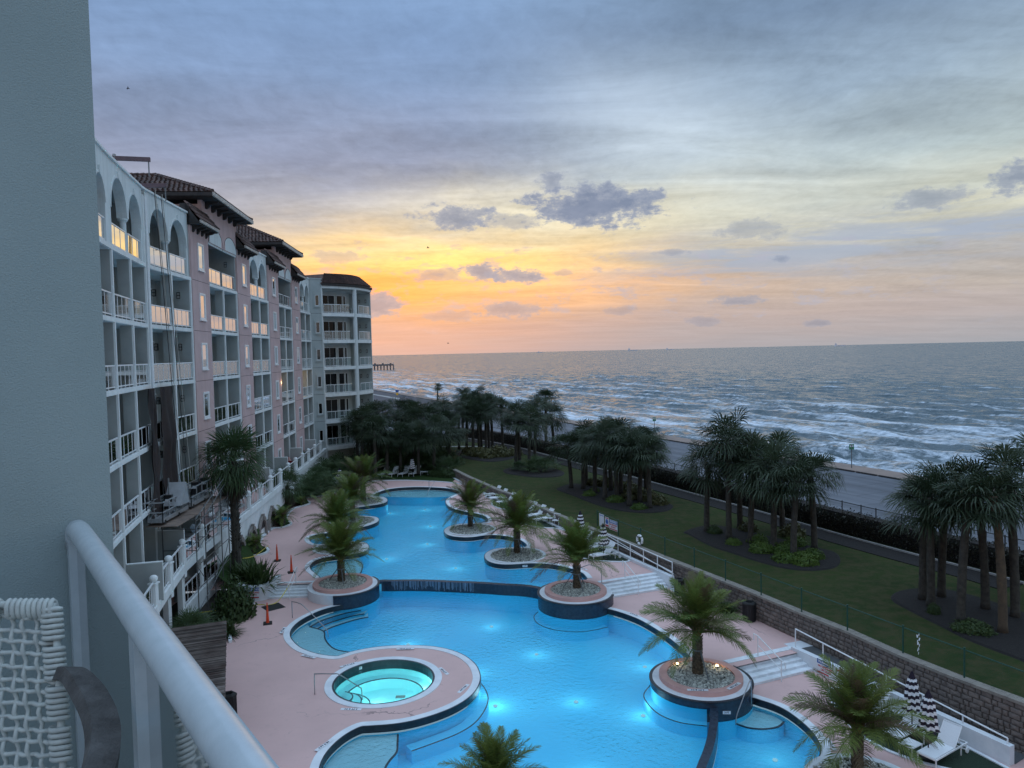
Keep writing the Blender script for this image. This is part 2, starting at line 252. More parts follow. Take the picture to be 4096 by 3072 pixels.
STONETRIM = pmat('arch_stone', (0.27, 0.24, 0.22), (0.20, 0.18, 0.165), 3, 0.9, 0.5, 40)
SLING = pmat('white_sling', (0.74, 0.76, 0.78), (0.68, 0.70, 0.73), 30, 0.8)
UMBW = pmat('umbrella_white', (0.78, 0.78, 0.80), (0.70, 0.70, 0.72), 9, 0.9)
UMBN = pmat('umbrella_navy', (0.018, 0.014, 0.028), (0.03, 0.018, 0.03), 9, 0.9)
REDC = pmat('red_cushion', (0.20, 0.012, 0.02), (0.14, 0.01, 0.015), 5, 0.9)
YELLOW = pmat('caution_tape', (0.62, 0.52, 0.08), (0.5, 0.4, 0.06), 5, 0.5)
SIGNW = pmat('sign_white', (0.72, 0.74, 0.78), (0.66, 0.68, 0.72), 9, 0.5)
SIGNB = pmat('sign_blue', (0.03, 0.13, 0.42), (0.03, 0.11, 0.36), 9, 0.5)
SIGNR = pmat('sign_red', (0.50, 0.03, 0.035), (0.42, 0.025, 0.03), 9, 0.5)
SIGNG = pmat('sign_green', (0.02, 0.22, 0.10), (0.02, 0.18, 0.08), 9, 0.5)
ROPE = pmat('woven_cord', (0.50, 0.54, 0.52), (0.42, 0.45, 0.44), 60, 0.7, 0.2, 400)
ARMW = pmat('weathered_teak', (0.115, 0.112, 0.112), (0.06, 0.057, 0.057), 22, 0.7, 0.4, 60)
HULL = pmat('hazed_hull', (0.80, 0.76, 0.78), (0.74, 0.71, 0.73), 0.01, 0.9)  # distance haze put into the ship colour
PIERM = pmat('pier_timber', (0.16, 0.145, 0.15), (0.12, 0.11, 0.12), 0.05, 0.9)
CARW = pmat('suv_paint', (0.55, 0.57, 0.60), (0.5, 0.52, 0.55), 2, 0.25)
RUBBER = pmat('rubber', (0.015, 0.015, 0.015), (0.02, 0.02, 0.02), 5, 0.8)
ROPEL = pmat('pale_rope', (0.42, 0.40, 0.36), (0.32, 0.30, 0.27), 5, 0.8)
GULL = pmat('gull_feathers', (0.10, 0.10, 0.11), (0.06, 0.06, 0.07), 5, 0.8)

def leafmat(name, a, b, tr=0.25, rough=0.5, dry=None):
    m, t, o = base_mat(name)
    g = t.new('ShaderNodeNewGeometry'); oi = t.new('ShaderNodeObjectInfo')
    f = t.m('ADD', t.m('MULTIPLY', g.outputs['Random Per Island'], 0.6), t.m('MULTIPLY', oi.outputs['Random'], 0.4))
    c = t.mix(f, a, b)
    if dry:
        c = t.mix(t.ramp(oi.outputs['Random'], [(0.78, 0.0), (0.9, 1.0)]), c, dry)
    p = t.new('ShaderNodeBsdfPrincipled'); t.set(p.inputs['Base Color'], c); p.inputs['Roughness'].default_value = rough
    p.inputs['Specular IOR Level'].default_value = 0.35
    tl = t.new('ShaderNodeBsdfTranslucent'); t.set(tl.inputs[0], c)
    mx = t.new('ShaderNodeMixShader'); mx.inputs[0].default_value = tr
    t.l.new(p.outputs[0], mx.inputs[1]); t.l.new(tl.outputs[0], mx.inputs[2]); t.l.new(mx.outputs[0], o.inputs[0])
    return m
SABAL = leafmat('sabal_leaf', (0.022, 0.038, 0.018), (0.056, 0.080, 0.042))
DATEL = leafmat('date_leaflet', (0.080, 0.125, 0.028), (0.190, 0.225, 0.050), 0.3, dry=(0.12, 0.085, 0.05))
FANL = leafmat('fan_leaf', (0.040, 0.075, 0.030), (0.085, 0.130, 0.055))
SKIRT = leafmat('dead_leaf', (0.045, 0.034, 0.024), (0.085, 0.062, 0.042))
SHRUB = leafmat('shrub_leaf', (0.030, 0.055, 0.018), (0.065, 0.100, 0.030))
FERN = leafmat('fern_leaf', (0.060, 0.110, 0.018), (0.110, 0.170, 0.030))
SEAG = leafmat('sea_grape_leaf', (0.060, 0.065, 0.025), (0.135, 0.130, 0.050))
HEDGEL = leafmat('hedge_leaf', (0.022, 0.026, 0.018), (0.050, 0.048, 0.034))

def grassmat(name, a, b, c3):
    m, t, o = base_mat(name)
    g = t.new('ShaderNodeNewGeometry'); v = g.outputs['Position']
    c = t.mix(t.ramp(t.noise(v, 0.25, 4, 0.6), [(0.35, 0.0), (0.65, 1.0)]), a, b)
    c = t.mix(t.ramp(t.noise(v, 1.7, 5, 0.7), [(0.42, 0.0), (0.62, 0.9)]), c, c3)
    c = t.mix(t.m('MULTIPLY', t.noise(v, 45, 3, 0.7), 0.7), c, (0.008, 0.012, 0.006))
    b_ = t.new('ShaderNodeBsdfPrincipled'); t.set(b_.inputs['Base Color'], c); b_.inputs['Roughness'].default_value = 0.95
    b_.inputs['Specular IOR Level'].default_value = 0.1
    bn = t.new('ShaderNodeBump'); bn.inputs['Strength'].default_value = 0.8; bn.inputs['Distance'].default_value = 0.04
    t.l.new(t.noise(v, 30, 4, 0.7), bn.inputs['Height']); t.l.new(bn.outputs[0], b_.inputs['Normal'])
    t.l.new(b_.outputs[0], o.inputs[0]); return m
LAWN = grassmat('lawn_grass', (0.034, 0.058, 0.018), (0.054, 0.078, 0.022), (0.084, 0.078, 0.036))
BANKG = grassmat('bank_grass', (0.034, 0.078, 0.020), (0.044, 0.090, 0.024), (0.05, 0.075, 0.03))

def deckmat():
    m, t, o = base_mat('pink_deck')
    g = t.new('ShaderNodeNewGeometry'); v = g.outputs['Position']
    c = t.mix(t.ramp(t.noise(v, 0.5, 5, 0.6), [(0.3, 0.0), (0.7, 1.0)]), (0.71, 0.465, 0.43), (0.63, 0.41, 0.38))
    c = t.mix(t.ramp(t.noise(v, 2.3, 6, 0.7), [(0.56, 0.0), (0.8, 0.5)]), c, (0.46, 0.29, 0.28))
    c = t.mix(t.m('MULTIPLY', t.noise(v, 130, 2, 0.5), 0.22), c, (0.22, 0.15, 0.15))
    vo = t.new('ShaderNodeTexVoronoi'); vo.feature = 'DISTANCE_TO_EDGE'; vo.inputs['Scale'].default_value = 0.16
    nv = t.noise(v, 0.8, 4, 0.6, 0, 1)
    mx = t.new('ShaderNodeVectorMath'); mx.operation = 'MULTIPLY_ADD'; t.l.new(nv, mx.inputs[0]); mx.inputs[1].default_value = (1.6, 1.6, 0); t.l.new(v, mx.inputs[2])
    t.l.new(mx.outputs[0], vo.inputs['Vector'])
    cr = t.m('MULTIPLY', t.m('LESS_THAN', vo.outputs['Distance'], 0.0035), t.ramp(t.noise(v, 0.35, 2, 0.5), [(0.5, 0.0), (0.6, 1.0)]))
    c = t.mix(t.m('MULTIPLY', cr, 0.6), c, (0.12, 0.09, 0.09))
    b_ = t.new('ShaderNodeBsdfPrincipled'); t.set(b_.inputs['Base Color'], c); b_.inputs['Roughness'].default_value = 0.62
    bn = t.new('ShaderNodeBump'); bn.inputs['Strength'].default_value = 0.35; bn.inputs['Distance'].default_value = 0.01
    t.l.new(t.noise(v, 90, 3, 0.6), bn.inputs['Height']); t.l.new(bn.outputs[0], b_.inputs['Normal'])
    t.l.new(b_.outputs[0], o.inputs[0]); return m
DECK = deckmat()

def roadmat():
    m, t, o = base_mat('concrete_road')
    g = t.new('ShaderNodeNewGeometry'); v = g.outputs['Position']
    mp = t.new('ShaderNodeMapping'); mp.vector_type = 'POINT'; t.l.new(v, mp.inputs[0]); mp.inputs['Rotation'].default_value = (0, 0, R(66.7))
    c = t.mix(t.ramp(t.noise(v, 0.2, 5, 0.6), [(0.35, 0.0), (0.7, 1.0)]), (0.165, 0.175, 0.20), (0.115, 0.125, 0.145))
    x, y, z = t.sep(mp.outputs[0])
    sv = t.vec(t.m('MULTIPLY', x, 0.03), t.m('MULTIPLY', y, 0.8), 0.0)
    c = t.mix(t.ramp(t.noise(sv, 1.0, 4, 0.6), [(0.42, 0.0), (0.6, 0.6)]), c, (0.085, 0.09, 0.105))
    br = t.new('ShaderNodeTexBrick'); t.l.new(mp.outputs[0], br.inputs['Vector']); br.inputs['Scale'].default_value = 1.0
    br.inputs['Brick Width'].default_value = 6.0; br.inputs['Row Height'].default_value = 3.6; br.inputs['Mortar Size'].default_value = 0.07
    c = t.mix(t.m('MULTIPLY', br.outputs['Fac'], 0.6), c, (0.07, 0.07, 0.075))
    far = t.ramp(t.m('DIVIDE', t.sep(v)[1], 300.0, clamp=True), [(0.42, 0.0), (0.5, 0.8)])
    c = t.mix(far, c, (0.075, 0.072, 0.082))
    b_ = t.new('ShaderNodeBsdfPrincipled'); t.set(b_.inputs['Base Color'], c); b_.inputs['Roughness'].default_value = 0.8; b_.inputs['Specular IOR Level'].default_value = 0.15
    bn = t.new('ShaderNodeBump'); bn.inputs['Strength'].default_value = 0.3; bn.inputs['Distance'].default_value = 0.02
    t.l.new(t.noise(v, 20, 4, 0.7), bn.inputs['Height']); t.l.new(bn.outputs[0], b_.inputs['Normal'])
    t.l.new(b_.outputs[0], o.inputs[0]); return m
ROAD = roadmat()
WALK = pmat('seawall_walk', (0.27, 0.20, 0.17), (0.20, 0.155, 0.135), 0.6, 0.8, 0.2, 20)
CONC = pmat('pale_concrete', (0.36, 0.35, 0.34), (0.27, 0.265, 0.26), 0.7, 0.8, 0.2, 20)
RAMPM = pmat('ramp_paint', (0.115, 0.12, 0.125), (0.08, 0.085, 0.09), 2, 0.8, 0.2, 20)

def watermat(name, tint, ior=1.42, bump=0.75, sc=4.5):
    m, t, o = base_mat(name)
    g = t.new('ShaderNodeNewGeometry'); v = g.outputs['Position']
    mask = t.ramp(t.noise(v, 0.22, 3, 0.5), [(0.35, 0.25), (0.65, 1.0)])
    h = t.m('ADD', t.noise(v, sc, 3, 0.55, 0.4), t.m('MULTIPLY', t.noise(v, sc * 3.3, 2, 0.5), 0.35))
    bn = t.new('ShaderNodeBump'); bn.inputs['Distance'].default_value = 0.085
    t.set(bn.inputs['Strength'], t.m('MULTIPLY', mask, bump)); t.l.new(h, bn.inputs['Height'])
    fz = t.new('ShaderNodeFresnel'); fz.inputs[0].default_value = ior; t.l.new(bn.outputs[0], fz.inputs['Normal'])
    tr = t.new('ShaderNodeBsdfTransparent'); tr.inputs[0].default_value = (*tint, 1)
    gl = t.new('ShaderNodeBsdfGlossy'); gl.inputs['Roughness'].default_value = 0.03; t.l.new(bn.outputs[0], gl.inputs['Normal'])
    mx = t.new('ShaderNodeMixShader'); t.l.new(fz.outputs[0], mx.inputs[0]); t.l.new(tr.outputs[0], mx.inputs[1]); t.l.new(gl.outputs[0], mx.inputs[2])
    t.l.new(mx.outputs[0], o.inputs[0]); return m
WATER = watermat('pool_water', (0.66, 0.91, 0.98))
WATERS = watermat('spa_water', (0.62, 0.95, 0.95), bump=0.15)
def basinmat(name, c1, c2):
    m, t, o = base_mat(name)
    g = t.new('ShaderNodeNewGeometry'); v = g.outputs['Position']
    c = t.mix(t.ramp(t.noise(v, 0.35, 4, 0.6), [(0.3, 0.0), (0.7, 1.0)]), c1, c2)
    # ripple light net on the plaster is put into its colour as darker noise
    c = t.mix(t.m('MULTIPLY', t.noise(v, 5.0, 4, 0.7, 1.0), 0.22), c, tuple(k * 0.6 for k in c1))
    b_ = t.new('ShaderNodeBsdfDiffuse'); t.set(b_.inputs[0], c); t.l.new(b_.outputs[0], o.inputs[0]); return m
BASIN = basinmat('aqua_plaster', (0.21, 0.79, 0.97), (0.175, 0.74, 0.95))
SHELF = basinmat('pale_plaster', (0.66, 0.78, 0.78), (0.60, 0.72, 0.73))
SPAB = basinmat('spa_plaster', (0.50, 0.92, 0.92), (0.44, 0.86, 0.88))

def glassmat(name, tint, boost, rough=0.02, body=0.0, bodycol=(0.3, 0.4, 0.38)):
    m, t, o = base_mat(name)
    fz = t.new('ShaderNodeFresnel'); fz.inputs[0].default_value = 1.5
    f = t.m('ADD', t.m('MULTIPLY', fz.outputs[0], 1.2), boost, clamp=True)
    tr = t.new('ShaderNodeBsdfTransparent'); tr.inputs[0].default_value = (*tint, 1)
    gl = t.new('ShaderNodeBsdfGlossy'); gl.inputs['Roughness'].default_value = rough
    bulk = tr.outputs[0]
    if body:
        df = t.new('ShaderNodeBsdfDiffuse'); df.inputs[0].default_value = (*bodycol, 1)
        m2 = t.new('ShaderNodeMixShader'); m2.inputs[0].default_value = body; t.l.new(tr.outputs[0], m2.inputs[1]); t.l.new(df.outputs[0], m2.inputs[2]); bulk = m2.outputs[0]
    mx = t.new('ShaderNodeMixShader'); t.l.new(f, mx.inputs[0]); t.l.new(bulk, mx.inputs[1]); t.l.new(gl.outputs[0], mx.inputs[2])
    t.l.new(mx.outputs[0], o.inputs[0]); return m
DOORG = glassmat('dark_door_glass', (0.03, 0.035, 0.045), -0.05, 0.05)
GLASS = glassmat('balcony_glass', (0.80, 0.88, 0.86), 0.07, 0.03, 0.22, (0.40, 0.48, 0.48))
WINDOW = glassmat('window_glass', (0.10, 0.12, 0.13), 0.08, 0.02)
OWNG = glassmat('own_rail_glass', (0.60, 0.68, 0.66), 0.05, 0.04, 0.55, (0.60, 0.76, 0.76))

def seamat():
    m, t, o = base_mat('sea_water')
    tc = t.new('ShaderNodeTexCoord'); v = tc.outputs['Object']
    x, y, z = t.sep(v)
    near = t.ramp(t.m('DIVIDE', y, 420.0, clamp=True), [(0.0, 1.0), (0.25, 0.75), (0.6, 0.25), (1.0, 0.0)])
    fv = t.vec(t.m('MULTIPLY', x, 0.09), y, 0.0)
    f1 = t.noise(fv, 0.10, 8, 0.68, 0.5)
    f2 = t.noise(v, 0.55, 6, 0.75, 0.4)
    f3 = t.m('ADD', t.m('MULTIPLY', f1, 0.68), t.m('MULTIPLY', f2, 0.32))
    thr = t.m('SUBTRACT', 0.685, t.m('MULTIPLY', near, 0.235))
    foam = t.m('MULTIPLY', t.m('SUBTRACT', f3, thr), 9.0, clamp=True)
    # crest foam on the real displaced crests
    crest = t.m('MULTIPLY', t.m('MULTIPLY', t.m('SUBTRACT', z, 0.42), 2.6, clamp=True), t.m('MULTIPLY', t.m('SUBTRACT', f2, 0.44), 7.0, clamp=True))
    foam = t.m('MAXIMUM', foam, t.m('MULTIPLY', crest, t.m('ADD', near, 0.25)), clamp=True)
    # wind chop tilts the facets; added straight to the normal so it also holds at the horizon
    bv = t.vec(t.m('MULTIPLY', x, 0.5), y, 0.0)
    n1 = t.noise(bv, 0.22, 4, 0.6, 0.3, 1); n2 = t.noise(bv, 1.1, 5, 0.65, 0.2, 1)
    def vm(op, p, q):
        k = t.new('ShaderNodeVectorMath'); k.operation = op
        for i, u in enumerate((p, q)):
            if isinstance(u, tuple): k.inputs[i].default_value = u
            else: t.l.new(u, k.inputs[i])
        return k.outputs[0]
    g = t.new('ShaderNodeNewGeometry')
    tilt = vm('ADD', vm('MULTIPLY', vm('SUBTRACT', n1, (0.5, 0.5, 0.5)), (1.0, 1.3, 0.0)), vm('MULTIPLY', vm('SUBTRACT', n2, (0.5, 0.5, 0.5)), (1.7, 2.0, 0.0)))
    nn = t.new('ShaderNodeVectorMath'); nn.operation = 'NORMALIZE'; t.l.new(vm('ADD', vm('ADD', g.outputs['Normal'], tilt), (-0.14, -0.06, 0.0)), nn.inputs[0])   # faces lean to the shore
    b_ = t.new('ShaderNodeBsdfPrincipled'); b_.inputs['Base Color'].default_value = (0.065, 0.100, 0.120, 1)
    b_.inputs['Roughness'].default_value = 0.22; b_.inputs['IOR'].default_value = 1.33; t.l.new(nn.outputs[0], b_.inputs['Normal'])
    df = t.new('ShaderNodeBsdfDiffuse'); df.inputs[0].default_value = (0.72, 0.79, 0.88, 1)
    mx = t.new('ShaderNodeMixShader'); t.set(mx.inputs[0], t.m('MULTIPLY', foam, 0.85)); t.l.new(b_.outputs[0], mx.inputs[1]); t.l.new(df.outputs[0], mx.inputs[2])
    t.l.new(mx.outputs[0], o.inputs[0]); return m
SEA = seamat()
def glow(name, col, s):
    m, t, o = base_mat(name); e = t.new('ShaderNodeEmission'); e.inputs[0].default_value = (*col, 1); e.inputs[1].default_value = s
    t.l.new(e.outputs[0], o.inputs[0]); return m
LAMPON = glow('lit_bulb', (1.0, 0.72, 0.32), 14); POOLON = glow('pool_lens', (0.45, 0.80, 1.0), 0.5)
LAMPOFF = pmat('frosted_shade', (0.5, 0.5, 0.48), (0.4, 0.4, 0.4), 5, 0.4)

# ------------------------------------------------------------------ mesh helper
class MB:
    def __init__(s): s.v = []; s.f = []
    def add(s, vs, fs):
        k = len(s.v); s.v.extend(tuple(p) for p in vs); s.f.extend(tuple(i + k for i in f) for f in fs); return s
    def hexa(s, b, t):      # 4 bottom pts, 4 top pts
        return s.add(list(b) + list(t), [(3, 2, 1, 0), (4, 5, 6, 7), (0, 1, 5, 4), (1, 2, 6, 5), (2, 3, 7, 6), (3, 0, 4, 7)])
    def box(s, x0, y0, z0, x1, y1, z1):
        return s.hexa([(x0, y0, z0), (x1, y0, z0), (x1, y1, z0), (x0, y1, z0)], [(x0, y0, z1), (x1, y0, z1), (x1, y1, z1), (x0, y1, z1)])
    def bar(s, p, q, w_, h=None, up=(0, 0, 1)):
        p = Vector(p); q = Vector(q); d = (q - p); h = h or w_
        if d.length < 1e-6: return s
        d.normalize(); u = Vector(up)
        if abs(d.dot(u)) > 0.97: u = Vector((1, 0, 0))
        a = d.cross(u).normalized() * (w_ / 2); b = a.cross(d).normalized() * (h / 2)
        return s.hexa([p - a - b, p + a - b, q + a - b, q - a - b], [p - a + b, p + a + b, q + a + b, q - a + b])
    def tube(s, pts, r, n=8, caps=True):
        pts = [Vector(p) for p in pts]; rs = r if isinstance(r, (list, tuple)) else [r] * len(pts); k = len(s.v)
        prev = None
        for i, p in enumerate(pts):
            d = (pts[min(i + 1, len(pts) - 1)] - pts[max(i - 1, 0)]).normalized()
            u = prev if prev is not None else (Vector((0, 0, 1)) if abs(d.z) < 0.9 else Vector((1, 0, 0)))
            a = d.cross(u).normalized(); b = a.cross(d).normalized(); prev = b
            for j in range(n):
                t = 2 * PI * j / n
                s.v.append(tuple(p + a * math.cos(t) * rs[i] + b * math.sin(t) * rs[i]))
        for i in range(len(pts) - 1):
            for j in range(n):
                j2 = (j + 1) % n
                s.f.append((k + i * n + j, k + i * n + j2, k + (i + 1) * n + j2, k + (i + 1) * n + j))
        if caps:
            s.f.append(tuple(k + j for j in range(n))[::-1]); s.f.append(tuple(k + (len(pts) - 1) * n + j for j in range(n)))
        return s
    def lathe(s, c, prof, n=24, capb=True, capt=True):
        k = len(s.v); cx, cy = c[0], c[1]; cz = c[2] if len(c) > 2 else 0
        for (r, z) in prof:
            for j in range(n):
                t = 2 * PI * j / n; s.v.append((cx + r * math.cos(t), cy + r * math.sin(t), cz + z))
        for i in range(len(prof) - 1):
            for j in range(n):
                j2 = (j + 1) % n
                s.f.append((k + i * n + j, k + i * n + j2, k + (i + 1) * n + j2, k + (i + 1) * n + j))
        if capb: s.f.append(tuple(k + j for j in range(n))[::-1])
        if capt: s.f.append(tuple(k + (len(prof) - 1) * n + j for j in range(n)))
        return s
    def mesh(s, name, mat, smooth=False):
        me = bpy.data.meshes.new(name); me.from_pydata(s.v, [], s.f); me.update()
        for mm in (mat if isinstance(mat, (list, tuple)) else [mat]): me.materials.append(mm)
        if smooth: me.polygons.foreach_set('use_smooth', [True] * len(me.polygons))
        return me
    def build(s, name, mat, parent=None, smooth=False, loc=None, rz=0):
        return link(name, s.mesh(name, mat, smooth), parent, loc, rz)
KIDS = {}
def link(name, me, parent=None, loc=None, rz=0):
    o = bpy.data.objects.new(name, me); COL.objects.link(o)
    if parent:
        o.parent = parent; KIDS.setdefault(parent.name, []).append(o)
    if loc is not None: o.location = loc
    if rz: o.rotation_euler = (0, 0, rz)
    return o
def tag(o, label=None, cat=None, group=None, kind=None):
    if label: o['label'] = label
    if cat: o['category'] = cat
    if group: o['group'] = group
    if kind: o['kind'] = kind
    return o
def empty(name, loc=(0, 0, 0), rz=0, label=None, cat=None, group=None):
    o = bpy.data.objects.new(name, None); COL.objects.link(o); o.location = loc; o.rotation_euler = (0, 0, rz)
    o.empty_display_size = 0.2
    return tag(o, label, cat, group)
def copy_tree(o, parent=None, loc=None, rz=None, scale=None, label=None):
    c = o.copy(); COL.objects.link(c)
    if parent: c.parent = parent
    if loc is not None: c.location = loc
    if rz is not None: c.rotation_euler = (0, 0, rz)
    if scale is not None: c.scale = scale if isinstance(scale, (tuple, list)) else (scale,) * 3
    if label: c['label'] = label
    if parent: KIDS.setdefault(parent.name, []).append(c)
    for ch in list(KIDS.get(o.name, [])): copy_tree(ch, c)
    return c
def struct(name, mb, mat, smooth=False): return tag(mb.build(name, mat, None, smooth), kind='structure')

def spline(pts, closed=False, k=4):
    n = len(pts); out = []
    rng = range(n) if closed else range(n - 1)
    for i in rng:
        if closed: p0, p1, p2, p3 = pts[(i - 1) % n], pts[i], pts[(i + 1) % n], pts[(i + 2) % n]
        else: p0, p1, p2, p3 = pts[max(i - 1, 0)], pts[i], pts[i + 1], pts[min(i + 2, n - 1)]
        for j in range(k):
            t = j / k
            out.append(tuple(0.5 * ((2 * b) + (-a + c) * t + (2 * a - 5 * b + 4 * c - d) * t * t + (-a + 3 * b - 3 * c + d) * t ** 3) for a, b, c, d in zip(p0, p1, p2, p3)))
    if not closed: out.append(tuple(pts[-1]))
    return out
def inside(p, poly):
    x, y = p; c = False; j = len(poly) - 1
    for i in range(len(poly)):
        xi, yi = poly[i][:2]; xj, yj = poly[j][:2]
        if (yi > y) != (yj > y) and x < (xj - xi) * (y - yi) / (yj - yi) + xi: c = not c
        j = i
    return c
def fill(mb, outer, holes, z):
    pts = []; edges = []
    for ring in [outer] + list(holes):
        k = len(pts); pts += [Vector(p[:2]) for p in ring]; edges += [(k + i, k + (i + 1) % len(ring)) for i in range(len(ring))]
    v, e, f, _, _, _ = delaunay_2d_cdt(pts, edges, [], 0, 1e-4)
    keep = []
    for t in f:
        c = sum((v[i] for i in t), Vector((0, 0))) / len(t)
        if inside(c, outer) and not any(inside(c, h) for h in holes):
            a, b, d = v[t[0]], v[t[1]], v[t[2]]
            keep.append(tuple(t) if (b - a).cross(d - a) > 0 else tuple(t)[::-1])
    zf = z if callable(z) else (lambda x, y: z)
    mb.add([(p.x, p.y, zf(p.x, p.y)) for p in v], keep); return mb
def area(p): return sum(p[i][0] * p[(i + 1) % len(p)][1] - p[(i + 1) % len(p)][0] * p[i][1] for i in range(len(p))) / 2
def offset(path, d, closed=False):
    out = []; n = len(path)
    for i in range(n):
        a = path[(i - 1) % n] if (closed or i) else path[i]; b = path[(i + 1) % n] if (closed or i < n - 1) else path[i]
        t = Vector((b[0] - a[0], b[1] - a[1])); t.normalize()
        out.append((path[i][0] - t.y * d, path[i][1] + t.x * d))
    return out
def ribbon(mb, a, b, za, zb=None, closed=False):
    """strip between two paths of equal length"""
    zb = za if zb is None else zb; n = len(a)
    vs = [(p[0], p[1], za) for p in a] + [(p[0], p[1], zb) for p in b]
    rng = range(n) if closed else range(n - 1)
    return mb.add(vs, [(i, (i + 1) % n, n + (i + 1) % n, n + i) for i in rng])
def band(mb, path, d0, d1, z0, z1, closed=False):
    """solid strip following a path: from offset d0 to d1 and z0 to z1"""
    a = offset(path, d0, closed); b = offset(path, d1, closed)
    ribbon(mb, a, b, z1, z1, closed); ribbon(mb, a, a, z0, z1, closed); ribbon(mb, b, b, z0, z1, closed); ribbon(mb, a, b, z0, z0, closed)
    if not closed:
        for i in (0, -1):
            mb.add([(a[i][0], a[i][1], z0), (b[i][0], b[i][1], z0), (b[i][0], b[i][1], z1), (a[i][0], a[i][1], z1)], [(0, 1, 2, 3)])
    return mb
_txt = {}
def text_mesh(s_, size):
    key = (s_, size)
    if key not in _txt:
        cu = bpy.data.curves.new('lettering', 'FONT'); cu.body = s_; cu.size = size; cu.align_x = 'CENTER'; cu.align_y = 'CENTER'; cu.extrude = 0.004; cu.offset = size * 0.02
        ob = bpy.data.objects.new('tmp', cu); COL.objects.link(ob); bpy.context.view_layer.update()
        me = bpy.data.meshes.new_from_object(ob.evaluated_get(bpy.context.evaluated_depsgraph_get()))
        bpy.data.objects.remove(ob); bpy.data.curves.remove(cu); _txt[key] = me
    return _txt[key]
def lettering(s_, size, mat, parent, mtx):
    me = text_mesh(s_, size).copy(); me.materials.clear(); me.materials.append(mat)
    o = bpy.data.objects.new('lettering', me); COL.objects.link(o); o.parent = parent; o.matrix_local = mtx; return o

# ------------------------------------------------------------------ the ground, road, sea
SW0 = Vector((38.42, 69.36)); SWD = Vector((-0.396, 0.918)).normalized(); SWN = Vector((0.918, 0.396)).normalized()
def sw(a, o, z=None):
    p = SW0 + SWD * a + SWN * o
    return (p.x, p.y) if z is None else (p.x, p.y, z)
rw = PLAN['rwall']; hedge = PLAN['hedge']
mb = MB()
mb.add([sw(-300, 0, 1.0), sw(6000, 0, 1.0), (-6000, 6000, 1.0), (-6000, -200, 1.0), (60, -200, 1.0)][::-1], [(0, 1, 2, 3, 4)])
# keep the low resort ground out of the road sheet: cut by filling round it
outer = [sw(-110, -2.9), sw(900, -2.9), sw(6000, -2.9), (-6000, 6000), (-6000, 60), (-24, 60), (-24, 100), (-8.6, 100.6), (-6.48, 78.36)] + rw[1:] + [(18.6, 21.0), (24, 6), (60, -60)]
road = struct('road', fill(MB(), outer, [], 1.0), ROAD)
mb = MB(); a = [sw(t, -2.9) for t in range(-110, 900, 20)]; b = [sw(t, 0) for t in range(-110, 900, 20)]
ribbon(mb, a, b, 1.10); ribbon(mb, a, a, 0.95, 1.10); ribbon(mb, b, b, -6, 1.10)
struct('seawall_pavement', mb, WALK)
mb = MB()
for i in range(0, 420, 1):
    t = -60 + i * 2.6
    if i % 9 != 4: mb.bar(sw(t, -3.05, 1.07), sw(t + 2.3, -3.05, 1.07), 0.16, 0.14)
struct('kerb', mb, WOODD)
mb = MB(); fill(mb, [(-45.5, 241.4), (-44.6, 236.1), (-31.6, 206.8), (-32.4, 213.8)], [], 1.06)
mb.add([sw(165, -24, 1.05), sw(420, -24, 1.05), sw(420, -20, 1.05), sw(165, -20, 1.05)], [(0, 1, 2, 3)])
struct('median', mb, CONC)
# lawn
lawn = rw + [(18.6, 21.0), (24, 6), (30, 6)] + [(p[0] + 1.6, p[1] + 0.7) for p in hedge[::-1]] + [(-14, 116), (-24, 118), (-24, 86.5), (-16, 86.5), (-8.6, 84)]
struct('lawn', fill(MB(), lawn, [], 1.3), LAWN)
mb = MB(); p = [(-9.5, 97.5), (-6, 97.0), (-2.5, 96.2), (2, 93)]; band(mb, spline(p), 0, 0.8, 1.25, 1.31); struct('path', mb, CONC)
for k, poly in PLAN['mulch'].items():
    pp = spline(poly, True, 4)
    if area(pp) < 0: pp = pp[::-1]
    mb = MB(); fill(mb, pp, [], 1.36); a = pp + [pp[0]]; b = offset(pp, -0.12, True); b = b + [b[0]]
    ribbon(mb, a, b, 1.36, 1.295)
    struct('mulch_bed', mb, MULCH)
# soil strip under the hedge with its pale edging
mb = MB(); hp = spline(hedge, False, 4); band(mb, hp, -1.8, 0.0, 1.2, 1.34); struct('hedge_bed', mb, MULCH)
mb = MB(); band(mb, hp, -0.02, 0.10, 1.25, 1.43); struct('bed_edging', mb, CONC)

# sea: one sheet, finer towards the shore, real swell
def sea_axis(first, grow, end):
    o = [0.0]; d = first
    while o[-1] < end: o.append(o[-1] + d); d *= grow
    return o
ys = [i * 0.85 for i in range(-3, 190)]
d = 0.9
while ys[-1] < 90000: ys.append(ys[-1] + d); d *= 1.045
xs = []; x = -70.0
while x < 330: xs.append(x); x += 1.6 + 0.004 * max(0, x - 40)
d = 3.0
while xs[-1] < 90000: xs.append(xs[-1] + d); d *= 1.10
lo = []; x = -70.0; d = 1.8
while x > -90000: x -= d; lo.append(x); d *= 1.10
xs = lo[::-1] + xs
waves = []
wr = random.Random(3)
for i in range(26):
    lam = wr.choice([19, 15, 12, 9, 7, 5.5, 4.5, 3.6]) * wr.uniform(0.85, 1.15); th = wr.gauss(0.0, 0.34)
    amp = 0.0088 * lam * wr.uniform(0.6, 1.2)
    waves.append((2 * PI / lam * math.sin(th), 2 * PI / lam * math.cos(th), amp, wr.uniform(0, 6.28), lam))
sv = []
